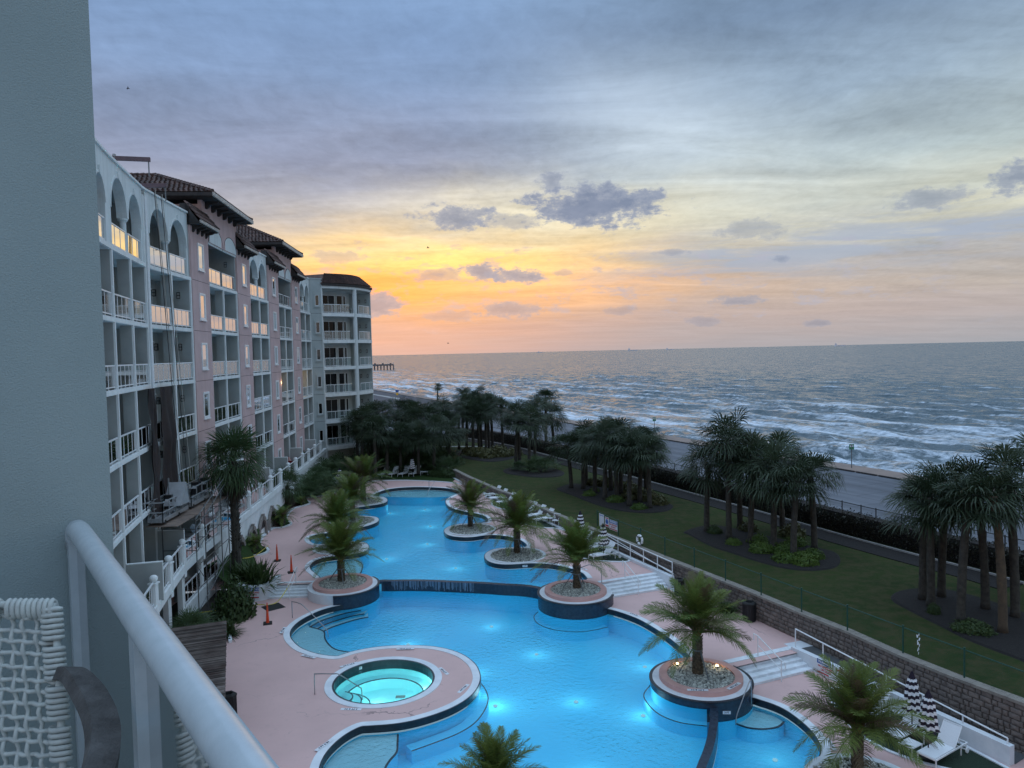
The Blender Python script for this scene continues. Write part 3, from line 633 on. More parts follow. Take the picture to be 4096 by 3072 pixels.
for yi, y in enumerate(ys):
    dyy = ys[min(yi + 1, len(ys) - 1)] - ys[yi - 1] if yi else 1.7
    for xi, x in enumerate(xs):
        dxx = xs[min(xi + 1, len(xs) - 1)] - xs[xi - 1] if xi else 3
        z = 0.0
        if y < 900 and -900 < x < 2500:
            sp = max(dyy, dxx * 0.35) * 0.5
            g = 0.5 + 1.0 * noise.noise((x * 0.012, y * 0.025, 0))
            for kx, ky, am, ph, lam in waves:
                if lam > 2.4 * sp:
                    z += am * (0.75 * math.sin(kx * x + ky * y + ph) + 0.25 * math.sin(2 * (kx * x + ky * y + ph) + 0.6))
            z *= 0.75 + g * 0.8
            z += 0.22 * noise.noise((x * 0.08, y * 0.3, 2.0))
            if z > 0: z *= 1.25
        sv.append((x, y, z))
nx = len(xs); mb = MB(); mb.v = sv
mb.f = [(j * nx + i, j * nx + i + 1, (j + 1) * nx + i + 1, (j + 1) * nx + i) for j in range(len(ys) - 1) for i in range(nx - 1)]
sea = struct('sea', mb, SEA, True)
# local x runs along the shore, local y out to sea
sea.matrix_world = Matrix.Translation((SW0.x, SW0.y, -4.2)) @ Matrix.Rotation(math.atan2(SWD.y, SWD.x), 4, 'Z') @ Matrix.Scale(-1, 4, (0, 1, 0))

# ------------------------------------------------------------------ decks and pools
up = spline(PLAN['upool'], False, 3)
wt_ = PLAN['weirT']
PL, PR, PLOW = (-9.95, 41.88), (3.2, 39.68), (7.49, 29.89)      # planter centres
upool = up + [PR] + [wt_[i] for i in range(len(wt_) - 2, 0, -1)] + [PL]
if area(upool) < 0: upool = upool[::-1]
lpA = spline(PLAN['lpool'], False, 3)
lpR = spline(PLAN['lpoolR'], False, 3)
dam = spline([(7.40, 28.6)] + PLAN['dam'] + [(5.1, 22.4), (4.2, 20.8)], False, 3)
dam2 = offset(dam, 0.30)
lowpool = lpA + [(-6.3, 22.2), (-5.4, 20.6), (-3.5, 19.0), (-0.5, 18.2), (2.4, 19.0)] + dam[::-1] + [PLOW] + lpR[::-1] + [PR] + [wt_[i] for i in range(len(wt_) - 2, 0, -1)] + [PL]
if area(lowpool) < 0: lowpool = lowpool[::-1]
tpA = spline([(8.5, 29.4)] + PLAN['tpool'] + [(8.9, 22.6), (7.6, 20.8), (6.0, 20.3)], False, 3)
tpool = tpA + dam2[::-1] + [PLOW]
if area(tpool) < 0: tpool = tpool[::-1]
dk2 = [(-19.6, 41.0), (-19.6, 50), (-20.3, 60), (-21.4, 75), (-21.6, 86.5), (-8.6, 86.5), (-6.48, 78.36)] + rw[1:7] + [(7.9, 45.0), (6.62, 47.4), (7.35, 45.0), (8.3, 42.75), (4.86, 41.2), PR] + [wt_[i] for i in range(len(wt_) - 2, 0, -1)] + [PL, (-11.62, 42.32), (-13.91, 42.21), (-14.6, 42.0)]
struct('upper_deck', fill(MB(), dk2, [upool], 0.5), DECK)
dk0 = [(-20.5, 10), (-20.5, 42.3), (-14.6, 42.0), (-13.92, 41.6), (-11.5, 41.7), PL, wt_[4], PR, (4.9, 40.6), (8.45, 41.9), (8.9, 42.6), (8.63, 43.37), (11.75, 36.77), (13.08, 33.64), (12.33, 32.7), (12.4, 32.3), (9.2, 30.95), PLOW, (7.4, 28.6)] + dam[2:] + [(3.0, 10)]
struct('pool_deck', fill(MB(), dk0, [lowpool, [(-5.63 + 2.2 * math.cos(2 * PI * i / 56), 30.38 + 2.2 * math.sin(2 * PI * i / 56)) for i in range(56)]], 0.0), DECK)
dkm = [PLOW, (9.7, 30.3), (12.62, 31.5), (13.08, 33.64), (14.16, 31.34), (15.11, 28.73), (16.05, 26.73), (17.18, 24.68), (18.6, 21.0), (22, 12), (4.6, 12), (4.2, 20.8)] + dam2[::-1]
struct('lower_deck', fill(MB(), dkm, [tpool], -0.5), DECK)
mb = MB(); fill(mb, [(-60, 5), (-60, 60), (-19.6, 60), (-20.5, 5)], [], 0.0); struct('ground', mb, CONC)

def pool(name, poly, ztop, zwater, depth, basin, wmat):
    root = empty(name, (0, 0, 0)); root['kind'] = 'structure'
    b = MB(); fill(b, poly, [], zwater - depth); p = poly + [poly[0]]
    ribbon(b, p, p, zwater - depth, zwater - 0.12); b.build('basin', basin, root)
    wm = MB(); fill(wm, poly, [], zwater); wm.build('water', wmat, root)
    return root
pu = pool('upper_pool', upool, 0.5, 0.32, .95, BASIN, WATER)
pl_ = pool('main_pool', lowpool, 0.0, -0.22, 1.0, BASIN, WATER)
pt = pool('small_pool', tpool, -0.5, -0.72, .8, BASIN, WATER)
def coping(path, ztop, closed=False, side=1, wdt=0.30, root=None):
    m_ = MB(); band(m_, path, 0.0, -side * wdt, ztop - 0.10, ztop + 0.025, closed); m_.build('coping', CURB, root)
    m_ = MB(); band(m_, path, side * 0.045, -side * 0.02, ztop - 0.25, ztop + 0.02, closed); m_.build('tile_band', BLACKT, root)
def orient(path, ref):   # +1 if the pool lies to the left of the path
    i = len(path) // 2; a = offset(path, 0.15)[i]
    return 1 if inside(a, ref) else -1
coping(up, 0.5, side=orient(up, upool), root=pu)
coping(lpA + [(-6.3, 22.2), (-5.4, 20.6), (-3.5, 19.0)], 0.0, side=orient(lpA, lowpool), root=pl_)
coping(lpR, 0.0, side=orient(lpR, lowpool), root=pl_)
coping(tpA, -0.5, side=orient(tpA, tpool), root=pt)
# weir between upper and main pool, and the one on the right
wp = spline([PL] + wt_[0:] + [PR], False, 4)
m_ = MB(); band(m_, wp, 0.0, -0.34, -0.26, 0.335); weir = m_.build('weir', WEIRM, pu)
m_ = MB(); band(m_, wp, 0.01, -0.33, -1.3, -0.262); m_.build('weir_foot', BASIN, pl_)
thinw = MB()
rw_ = random.Random(5)
wo_ = offset(wp, 0.012 if not inside(offset(wp, 0.3)[len(wp) // 2], upool) else -0.352)
for i in range(8, len(wp) // 2 + 4):
    for q in range(7):
        t = rw_.random(); a = Vector(wo_[i]).lerp(Vector(wo_[i + 1]), t); dd = (Vector(wo_[i + 1]) - Vector(wo_[i])).normalized() * rw_.uniform(0.008, 0.02)
        zt = 0.335; zb = rw_.uniform(-0.2, 0.12)
        thinw.add([(a.x - dd.x, a.y - dd.y, zb), (a.x + dd.x, a.y + dd.y, zb), (a.x + dd.x, a.y + dd.y, zt), (a.x - dd.x, a.y - dd.y, zt)], [(0, 1, 2, 3)])
FALL = pmat('falling_water', (0.20, 0.28, 0.37), (0.13, 0.19, 0.27), 10, 0.15)
tag(thinw.build('water_trickles', FALL, pu), kind='stuff')
m_ = MB(); band(m_, dam, 0.0, 0.30, -0.78, -0.20); m_.build('spill_wall', WEIRM, pl_)
# shelves, ledges and steps under water
def shelf(root, poly, ztop, zbot, line=None, zl=None):
    m_ = MB(); pp = poly if area(poly) > 0 else poly[::-1]; fill(m_, pp, [], ztop); so_ = m_.build('shelf', SHELF, root); p = pp + [pp[0]]; m_ = MB(); ribbon(m_, p, p, zbot, ztop - .002); m_.build('riser', BASIN, so_)
    if line:
        m_ = MB(); band(m_, line, -0.035, 0.035, ztop - 0.02, ztop + 0.015); m_.build('tile_line', BLACKT, root)
sA = spline([(-10.79, 37.88), (-9.92, 37.25), (-9.57, 36.2), (-9.04, 35.22), (-8.5, 34.71), (-7.6, 34.35), (-7.1, 33.9)], False, 5)
i0 = min(range(len(lpA)), key=lambda i: (lpA[i][0] + 7.1) ** 2 + (lpA[i][1] - 33.75) ** 2)
i1 = min(range(len(lpA)), key=lambda i: (lpA[i][0] + 10.95) ** 2 + (lpA[i][1] - 38.25) ** 2)
shelf(pl_, lpA[i1:i0] + sA[::-1], -0.42, -1.9, sA)
for k, rr in enumerate([0.0, 0.33, 0.66, 0.99]):      # curved entry steps
    st = spline([(-10.79 + rr * 0.9, 37.88 - rr * 0.35), (-10.45 + rr * 0.9, 38.7 - rr * 0.45), (-9.9 + rr * 0.9, 39.35 - rr * 0.5), (-9.2 + rr * 0.8, 39.95 - rr * 0.55), (-8.6 + rr * .7, 40.2 - rr * .5)], False, 4)
    if rr < 0.9: shelf(pl_, st + [(-9.2, 40.6), (-10.2, 39.9), (-10.9, 38.8)] if k == 0 else st + [(-8.3, 40.6), (-10.79, 37.9)], -0.42 - 0.13 * k, -1.9, st)
sB = spline([(-4.5, 26.75), (-4.42, 26.13), (-4.36, 25.54), (-4.5, 25.06), (-4.59, 24.6), (-4.54, 24.14), (-4.3, 23.2), (-3.9, 21.8)], False, 4)
i0 = min(range(len(lpA)), key=lambda i: (lpA[i][0] + 4.5) ** 2 + (lpA[i][1] - 26.75) ** 2)
shelf(pl_, lpA[i0:] + [(-6.3, 22.2)] + sB[::-1], -0.40, -1.9, sB)
def ledge(root, pts, path_poly, z, w_=0.5):
    sp = spline(pts, False, 4); s_ = 1
    m_ = MB(); band(m_, sp, 0, w_, -1.9 if z < 0 else -1.2, z); m_.build('bench', BASIN, root)
    m_ = MB(); band(m_, sp, 0.0, 0.045 if w_ > 0 else -0.045, z - 0.01, z + 0.012); m_.build('tile_line', BLACKT, root)
ledge(pl_, [(-1.8, 32.01), (-1.44, 31.12), (-1.26, 30.16), (-1.37, 29.17), (-1.72, 28.15), (-2.3, 27.39), (-3.08, 26.78), (-3.92, 26.2)], None, -0.75, -0.5)
ledge(pl_, [(1.25, 40.53), (0.89, 39.6), (1.04, 38.58), (1.62, 37.77), (2.54, 37.3), (3.55, 37.27), (4.72, 37.8)], None, -0.75, 0.5)
ledge(pl_, [(5.7, 31.23), (5.18, 30.24), (5.19, 29.4), (5.49, 28.48), (6.16, 27.81), (7.11, 27.5)], None, -0.75, 0.5)
sC = spline([(-13.7, 70.29), (-12.14, 69.82), (-9.69, 69.24), (-7.34, 69.08), (-5.3, 69.38)], False, 4)
shelf(pu, sC + [(-5.0, 70.0), (-6.0, 71.6), (-8, 72.3), (-11.5, 72.4), (-13.2, 70.9)], 0.15, -0.9, None)
sD = spline([(-10.8, 48.5), (-10.05, 47.59), (-9.77, 46.44), (-9.67, 45.49), (-9.73, 44.85), (-10, 43.6)], False, 4)
shelf(pu, [(-12.0, 43.6), (-12.9, 45.2), (-13.0, 46.6), (-12.4, 47.6)][::1] + sD, 0.12, -0.9, sD)
# steps in the small pool
shelf(pt, [(8.2, 28.8), (9.3, 29.15), (10.0, 28.6), (10.25, 28.1)] + spline([(9.9, 27.75), (9.3, 27.6), (8.7, 27.75), (8.3, 28.2)], False, 3), -0.95, -1.7, spline([(10.25, 28.1), (9.9, 27.75), (9.3, 27.6), (8.7, 27.75), (8.25, 28.2)], False, 3))

# spa
spa = empty('spa', (-5.63, 30.38, 0)); spa['kind'] = 'structure'
spa.name = 'hot_tub'; tag(spa, 'round turquoise hot tub with white coping ringed by the pink peninsula', 'hot tub'); del spa['kind']
n = 56
m_ = MB()
def ring(mb_, r0, r1, z0, z1, n=56, c=(0, 0)):
    a = [(c[0] + r0 * math.cos(2 * PI * i / n), c[1] + r0 * math.sin(2 * PI * i / n)) for i in range(n + 1)]
    b = [(c[0] + r1 * math.cos(2 * PI * i / n), c[1] + r1 * math.sin(2 * PI * i / n)) for i in range(n + 1)]
    ribbon(mb_, a, b, z1); ribbon(mb_, a, a, z0, z1); ribbon(mb_, b, b, z0, z1); return mb_
ring(m_, 2.12, 2.42, -0.12, 0.03); m_.build('coping', CURB, spa)
m_ = MB(); ring(m_, 2.04, 2.13, -0.36, 0.028); m_.build('tile_band', BLACKT, spa)
def disc(mb_, r, z, n=56, c=(0, 0)):
    return mb_.add([(c[0] + r * math.cos(2 * PI * i / n), c[1] + r * math.sin(2 * PI * i / n), z) for i in range(n)], [tuple(range(n))])
m_ = MB(); disc(m_, 2.05, -1.05); ring(m_, 2.05, 2.06, -1.06, -0.12); m_.build('basin', SPAB, spa)
m_ = MB(); ring(m_, 1.60, 2.05, -1.05, -0.62); m_.build('bench', SPAB, spa)
m_ = MB(); ring(m_, 1.60, 1.65, -0.63, -0.60); m_.build('bench_line', BLACKT, spa)
for k, r_ in enumerate([1.30, 0.95, 0.60]):
    pth = [(-1.80 + r_ * math.cos(t), -0.50 + r_ * math.sin(t)) for t in [R(-75 + 150 * i / 14) for i in range(15)]]
    pth = [q for q in pth if q[0] ** 2 + q[1] ** 2 < 2.0 ** 2]
    m_ = MB(); band(m_, pth, 0, 0.7, -1.05, -0.85 + 0.2 * k); m_.build('step', SPAB, spa)
    m_ = MB(); band(m_, pth, 0, 0.05, -0.9 + 0.2 * k, -0.84 + 0.2 * k); m_.build('step_line', BLACKT, spa)
for (x, y) in [(0.55, 0.75), (-0.45, 0.05), (0.95, -0.6), (-0.2, -1.3)]:
    m_ = MB(); m_.box(x - 0.2, y - 0.12, -1.05, x + 0.2, y + 0.12, -1.035); m_.build('drain_cover', STONETRIM, spa)
m_ = MB(); disc(m_, 2.04, -0.2); m_.build('water', WATERS, spa)

# round planters
def pebbles(root, r, z, n, sx=(0.035, 0.075), seed=1):
    q = random.Random(seed); m_ = MB()
    for i in range(n):
        rr = r * math.sqrt(q.random()); t = q.random() * 6.283; s_ = q.uniform(*sx); a = q.random() * 3.14
        x, y = rr * math.cos(t), rr * math.sin(t); e = q.uniform(0.6, 0.95); h = s_ * q.uniform(0.5, 0.9); zz = z + q.uniform(-0.01, 0.02)
        vs = [(x + s_ * math.cos(a + k * PI / 2) * (e if k % 2 else 1), y + s_ * math.sin(a + k * PI / 2) * (e if k % 2 else 1), zz) for k in range(4)]
        vs += [(x + 0.55 * s_ * math.cos(a + k * PI / 2 + .4), y + 0.55 * s_ * math.sin(a + k * PI / 2 + .4), zz + h) for k in range(4)]
        m_.add(vs, [(4, 5, 6, 7), (0, 1, 5, 4), (1, 2, 6, 5), (2, 3, 7, 6), (3, 0, 4, 7)])
    return tag(m_.build('pebbles', STONE, root), kind='stuff')
def planter(c, ztop, zdeck, zlow, lab, arcs, seed):
    root = empty('round_planter', (c[0], c[1], 0), 0, lab, 'planter')
    m_ = MB(); ring(m_, 1.36, 1.68, zlow, ztop); m_.build('pink_ring', PINKR, root)
    m_ = MB(); ring(m_, 1.66, 1.96, zlow - 0.05, zdeck + 0.03); m_.build('coping', CURB, root)
    m_ = MB(); disc(m_, 1.37, ztop - 0.10); m_.build('soil_bed', SOIL, root)
    # dark tiled wall on the water side
    for a0, a1, zw in arcs:
      k = 40; pth = [(2.0 * math.cos(R(a0 + (a1 - a0) * i / k)), 2.0 * math.sin(R(a0 + (a1 - a0) * i / k))) for i in range(k + 1)]
      m_ = MB(); band(m_, pth, -0.05, 0.06, zw - .05, zdeck + 0.012); m_.build('tiled_wall', WEIRM, root)
      m_ = MB(); band(m_, pth, -0.045, 0.06, zw - 1.0, zw - .052); m_.build('plastered_foot', BASIN, root)
      m_ = MB(); band(m_, pth, -0.09, 0.05, zdeck - 0.03, zdeck + 0.022); m_.build('tile_lip', BLACKT, root)
    pebbles(root, 1.35, ztop - 0.1, 2300, seed=seed)
    return root
planter(PL, 0.70, 0.5, 0.0, 'round pink rimmed pebble planter left of the waterfall, half its wall dark tile', [(-92, 45, -.22)], 2)
planter(PR, 0.70, 0.5, 0.0, 'round pink rimmed pebble planter between the waterfall and the right white steps', [(120, 172, .3), (172, 345, -.22)], 3)
planter(PLOW, 0.22, 0.0, -0.5, 'round pink rimmed pebble planter at the corner where all lower water meets', [(90, 262, -.22), (262, 395, -.72)], 4)
for k, (c, lab) in {'g2': ((-12.08, 50.1, 1.55), 'pebble palm bed on the left shore nearest the orange cones'), 'g3': ((-12.87, 58.15, 1.7), 'middle pebble palm bed of the left pool shore'),
                    'g4': ((-13.45, 66.0, 1.6), 'farthest pebble palm bed on the left pool shore'), 'r2': ((-3.27, 54.5, 1.62), 'pebble palm bed on the right shore beyond the other one'),
                    'r3': ((0.05, 47.29, 1.68), 'pebble palm bed on the right shore nearer the waterfall')}.items():
    root = empty('pebble_bed', (c[0], c[1], 0.5), 0, lab, 'planting bed')
    m_ = MB(); disc(m_, c[2] + 0.02, 0.012); m_.build('soil_bed', SOIL, root)
    m_ = MB(); ring(m_, c[2], c[2] + 0.22, -0.02, 0.035); m_.build('coping', CURB, root)
    pebbles(root, c[2], 0.015, 1700, (0.04, 0.08), seed=hash(k) % 99 if False else ord(k[0]) + ord(k[1]))
root = empty('pebble_bed', (11.0, 23.1, -0.5), 0, 'pebble palm bed cut by the bottom edge beside the small pool', 'planting bed')
m_ = MB(); disc(m_, 1.62, 0.012); m_.build('soil_bed', SOIL, root); m_ = MB(); ring(m_, 1.6, 1.85, -0.02, 0.035); m_.build('coping', CURB, root); pebbles(root, 1.6, 0.015, 1500, seed=12)

# stairs
def stairs(name, a, b, c, d, ztop, zbot, lab, n=4):
    """a,b top edge left/right; c,d bottom edge left/right"""
    root = empty(name, (0, 0, 0), 0, lab, 'steps')
    for i in range(n):
        t0 = i / n; t1 = (i + 1) / n
        L = lambda t: Vector(a).lerp(Vector(c), t); Q = lambda t: Vector(b).lerp(Vector(d), t)
        z1 = ztop - (ztop - zbot) * i / n; z0 = zbot - 0.05
        p = [L(t0), Q(t0), Q(t1), L(t1)]
        m_ = MB(); m_.hexa([(q.x, q.y, z0) for q in p], [(q.x, q.y, z1 + (0.004 if i == 0 else 0)) for q in p]); m_.build('step', STEPW, root)
    return root
stairs('pool_steps', (-14.0, 42.65), (-11.3, 42.8), (-14.0, 41.2), (-11.3, 41.36), 0.52, 0.0, 'four white steps beside the curved white planter wall on the left', 5)
stairs('pool_steps', (4.6, 41.5), (8.3, 43.0), (5.0, 39.99), (8.6, 41.4), 0.52, 0.0, 'four white steps right of the waterfall planter', 5)
stairs('pool_steps', (8.9, 31.6), (12.3, 33.0), (9.7, 30.2), (12.75, 31.5), 0.02, -0.5, 'four white steps in front of the big low planter', 5)

# deck curbs
mb = MB(); band(mb, spline(PLAN['grassL'], False, 4), -0.09, 0.09, 0.45, 0.60); struct('curb', mb, CURB)
mb = MB(); band(mb, spline([(-19.64, 68.17), (-18.3, 68.9), (-17.3, 70.2), (-16.3, 73.0), (-14.9, 76.4)] + PLAN['deckfar'][7:], False, 4), -0.08, 0.08, 0.45, 0.57); struct('curb', mb, CURB)
mb = MB(); band(mb, offset(rw, -0.25)[:7], -0.10, 0.14, 0.4, 0.56); struct('curb', mb, CURB)
# left grass bank rising to the terrace wall
WALLX = spline([(-16.5, 40.5), (-17.45, 43.67), (-18.1, 49.4), (-18.49, 53.48), (-18.9, 57.5), (-19.43, 63.35), (-20.03, 69.83), (-20.64, 76.44), (-20.93, 79.78), (-21.1, 83)], False, 3)
def wallx(y):
    for i in range(len(WALLX) - 1):
        if WALLX[i][1] <= y <= WALLX[i + 1][1]:
            t = (y - WALLX[i][1]) / (WALLX[i + 1][1] - WALLX[i][1]); return WALLX[i][0] * (1 - t) + WALLX[i + 1][0] * t
    return WALLX[0][0] if y < WALLX[0][1] else WALLX[-1][0]
gl = spline(PLAN['grassL'], False, 4)
bank = [(-15.4, 40.6), (-14.9, 42.6), (-16.0, 45.5), (-17.2, 48.0)] + gl + [(-18.0, 69.5), (-16.9, 71.4), (-16.2, 74.5), (-14.9, 77.4), (-12, 77.0), (-9.9, 76.5), (-8, 75.8), (-6.3, 74.9), (-6.0, 78.0), (-8.6, 86.5), (-21.2, 86.5)] + [(wallx(y) - 0.1, y) for y in range(83, 40, -2)]
# refine so the slope is a real surface
def bankz(x, y):
    d = x - wallx(y)
    return 0.545 + 0.95 * max(0.0, 1 - max(d, 0) / 1.1) ** 1.3 * (1.0 if y < 80 else 0.3)
inner = [(wallx(y) + dd, y) for y in [k * 0.8 for k in range(52, 105)] for dd in (0.15, 0.4, 0.8, 1.2)]
mb = MB(); pts = [Vector(p) for p in bank] + [Vector(p) for p in inner if inside(p, bank)]
v, e, f, _, _, _ = delaunay_2d_cdt(pts, [(i, (i + 1) % len(bank)) for i in range(len(bank))], [], 0, 1e-3)
ff = [tuple(t) for t in f if inside(sum((v[i] for i in t), Vector((0, 0))) / 3, bank)]
mb.add([(p.x, p.y, bankz(p.x, p.y)) for p in v], ff); struct('grass_bank', mb, BANKG)
mb = MB(); fill(mb, [(-19, 30), (-14.3, 35.2), (-13.9, 36.0), (-15.5, 39.4), (-14.7, 40.4), (-15.3, 42.7), (-19, 43)], [], 0.06); struct('planting_bed', mb, SOIL)
mb = MB(); band(mb, spline([(-13.76, 34.9), (-15.3, 38.6), (-15.1, 39.8), (-14.5, 40.35)], False, 3), -.08, .08, -.02, .12); struct('curb', mb, CURB)
mb = MB(); band(mb, spline([(-11.5, 24.0), (-11.6, 26.0), (-11.62, 28.9), (-11.75, 29.3)], False, 3), -.15, .15, -.02, .08); struct('curb', mb, CURB)
# turf lounge areas
def turf(poly, z):
    pp = spline(poly, True, 4); pp = pp if area(pp) > 0 else pp[::-1]
    m_ = MB(); fill(m_, pp, [], z + 0.012); struct('artificial_turf', m_, TURF)
    m_ = MB(); band(m_, pp, -0.0, -0.13, z - 0.05, z + 0.05, True); struct('curb', m_, CURB)
turf([(-2.6, 67.0), (-1.9, 65.2), (-1.9, 63.3), (-1.1, 61.6), (0.3, 60.9), (1.1, 60.4), (-1.3, 65.2), (-2.1, 67.0)], 0.5)
turf([(0.1, 57.4), (0.7, 56.0), (1.9, 54.7), (3.2, 54.2), (4.0, 53.0), (3.1, 55.2), (1.2, 59.6), (0.5, 59.6)], 0.5)
turf([(3.9, 47.2), (4.6, 45.9), (6.3, 45.3), (7.0, 45.6), (6.2, 47.9), (5.2, 49.6), (4.4, 49.2)], 0.5)
turf([(12.7, 29.6), (12.3, 27.4), (12.6, 25.4), (14.0, 24.0), (16.0, 23.2), (15.6, 24.9), (14.6, 27.2), (13.4, 29.4)], -0.5)
turf([(9.9, 38.9), (9.5, 37.9), (10.6, 36.6), (11.9, 35.2), (12.0, 35.8), (10.7, 38.6)], 0.0) if False else None

# retaining wall: every block is a block
RWL = [Vector(p) for p in rw] + [Vector((18.6, 21.0))]
wall = empty('retaining_wall', (0, 0, 0), 0, 'long grey split-block retaining wall between the pink deck and the lawn', 'retaining wall')
cum = [0]
for i in range(len(RWL) - 1): cum.append(cum[-1] + (RWL[i + 1] - RWL[i]).length)
def along(s_):
    s_ = min(max(s_, 0), cum[-1] - 1e-3)
    for i in range(len(cum) - 1):
        if s_ < cum[i + 1]:
            t = (s_ - cum[i]) / (cum[i + 1] - cum[i]); p = RWL[i].lerp(RWL[i + 1], t); d = (RWL[i + 1] - RWL[i]).normalized(); return p, d
    return RWL[-1], d
mb = MB(); band(mb, [tuple(p) for p in RWL], 0.0, 0.35, -0.6, 1.24); mb.build('core', pmat('dark_mortar', (0.05, 0.045, 0.04), rough=0.95), wall)  # dark core that shows in the joints between blocks
mb = MB()
q = random.Random(11); s_ = 0
while s_ < cum[-1] - 0.6:
    p, d = along(s_ + 0.3); nrm = Vector((-d.y, d.x)); a = p - d * 0.295; b = p + d * 0.295
    P = lambda c, o, z: (c.x - nrm.x * o, c.y - nrm.y * o, z)
    mb.hexa([P(a, 0.10, 1.22), P(b, 0.10, 1.22), P(b, -0.30, 1.22), P(a, -0.30, 1.22)], [P(a, 0.10, 1.33), P(b, 0.10, 1.33), P(b, -0.30, 1.33), P(a, -0.30, 1.33)])
    s_ += 0.6
mb.build('cap', CAPM, wall)
blocks = []
hgt = 0.203
variants = []
for wdt in (0.40, 0.30, 0.20):
    for k in range(4):
        m_ = MB(); f_ = lambda: q.uniform(0.0, 0.028)
        w2 = wdt / 2 - 0.008; h2 = hgt / 2 - 0.007
        m_.add([(-w2, 0, -h2), (w2, 0, -h2), (w2, 0, h2), (-w2, 0, h2), (-w2 + .02, -0.035 - f_(), -h2 + .015), (w2 - .02, -0.035 - f_(), -h2 + .015), (w2 - .02, -0.035 - f_(), h2 - .015), (-w2 + .02, -0.035 - f_(), h2 - .015), (0, -0.055 - f_(), 0)],
               [(0, 1, 5, 4), (1, 2, 6, 5), (2, 3, 7, 6), (3, 0, 4, 7), (4, 5, 8), (5, 6, 8), (6, 7, 8), (7, 4, 8)])
        variants.append((wdt, m_.mesh('block', BLOCK)))
cand = []
for row in range(9):
    z = 1.22 - hgt * (row + 0.5); s_ = q.uniform(0, 0.3) + 0.15
    while s_ < cum[-1] - 0.4:
        wdt, me = q.choice(variants[0:4] * 2 + variants[4:])
        p, d = along(s_ + wdt / 2)
        deckz = 0.5 if p.y > 43 else (0.0 if p.y > 33 else -0.5)
        if z > deckz - 0.1: cand.append((p.length, p, d, z, me))
        s_ += wdt + 0.002
cand.sort(key=lambda c: (c[0] if c[1].x / c[1].y < 0.70 else 999))
rest = MB()
for k, (_, p, d, z, me) in enumerate(cand):
    ang = math.atan2(d.y, d.x)
    # outward (pool side) is -nrm: local -y must point there
    M = Matrix.Translation((p.x, p.y, z)) @ Matrix.Rotation(ang + PI, 4, 'Z') if False else Matrix.Translation((p.x, p.y, z)) @ Matrix.Rotation(ang, 4, 'Z')
    if k < 300:
        o = link('block', me, wall); o.matrix_local = M
    else:
        rest.add([tuple(M @ v_.co) for v_ in me.vertices], [tuple(pp.vertices) for pp in me.polygons])
tag(rest.build('far_blocks', BLOCK, wall), kind='stuff')

# ramps with their white side walls
def rampwall(name, a, b, z0a, z1a, z0b, z1b, lab):
    root = empty(name, (0, 0, 0), 0, lab, 'ramp wall')
    A = Vector(a); B = Vector(b); d = (B - A).normalized(); n_ = Vector((-d.y, d.x)) * 0.13
    m_ = MB(); m_.hexa([(A.x - n_.x, A.y - n_.y, z0a), (B.x - n_.x, B.y - n_.y, z0b), (B.x + n_.x, B.y + n_.y, z0b), (A.x + n_.x, A.y + n_.y, z0a)],
                       [(A.x - n_.x, A.y - n_.y, z1a), (B.x - n_.x, B.y - n_.y, z1b), (B.x + n_.x, B.y + n_.y, z1b), (A.x + n_.x, A.y + n_.y, z1a)])
    m_.build('wall', CURB, root)
    return root, A, B
r1, A, B = rampwall('ramp_wall', (6.0, 48.4), (8.85, 41.45), 0.3, 0.62, -0.1, 0.72, 'white sloping ramp wall with a double handrail beside the right steps')
m_ = MB(); n = 6; pts = [A.lerp(B, i / (n - 1)) for i in range(n)]
for i, p in enumerate(pts): m_.tube([(p.x, p.y, 0.62), (p.x, p.y, 1.52)], 0.028, 6)
for za, zb in ((1.52, 1.52), (1.2, 0.95)): m_.tube([(A.x, A.y, za), (B.x, B.y, zb)], 0.028, 6)
m_.tube([(A.x + .1, A.y + .1, 1.35), (B.x + .1, B.y + .1, 0.80)], 0.022, 6)
m_.build('handrail', PAINTW, r1)
r3, A, B = rampwall('ramp_wall', (12.36, 32.7), (16.35, 24.05), -0.55, 0.14, -0.6, 0.16, 'long white ramp wall with a single handrail at lower right')
m_ = MB(); n = 7
for i in range(n):
    p = A.lerp(B, 0.015 + i / (n - 1) * 0.97); zt = 0.97 - 0.62 * i / (n - 1); m_.tube([(p.x, p.y, 0.1), (p.x, p.y, zt)], 0.026, 6)
p = A.lerp(B, 0.015); q2 = A.lerp(B, 0.985); m_.tube([(p.x, p.y, 0.97), (q2.x, q2.y, 0.35)], 0.028, 6); m_.build('handrail', PAINTW, r3)
mb = MB(); mb.add([(6.1, 48.5, 0.52), (7.0, 48.3, 0.52), (9.7, 42.0, 0.02), (8.95, 41.5, 0.02)], [(3, 2, 1, 0)]); struct('ramp', mb, RAMPM)
mb = MB(); mb.add([(12.5, 32.6, 0.012), (13.4, 33.1, 0.012), (17.3, 24.6, -0.49), (16.5, 24.1, -0.49)], [(3, 2, 1, 0)]); struct('ramp', mb, RAMPM)
mb = MB(); mb.box(-0.7, -0.35, 0, 0.7, 0.35, 0.012); o = struct('landing', mb, CURB); o.location = (12.95, 33.2, 0.0); o.rotation_euler = (0, 0, R(20))
mb = MB(); mb.box(-0.6, -0.3, 0, 0.6, 0.3, 0.012); o = struct('landing', mb, CURB); o.location = (9.3, 41.3, 0.0); o.rotation_euler = (0, 0, R(20))
# curved planter wall beside the left steps
cw = empty('planter_wall', (0, 0, 0), 0, 'curved white planter wall carrying the warning sign left of the steps', 'planter wall')
m_ = MB(); band(m_, spline([(-13.95, 43.0), (-13.98, 41.9), (-14.2, 41.2), (-14.7, 40.95), (-15.3, 41.15), (-15.8, 41.5)], False, 5), -0.12, 0.12, -0.05, 0.85); m_.build('wall', CURB, cw)

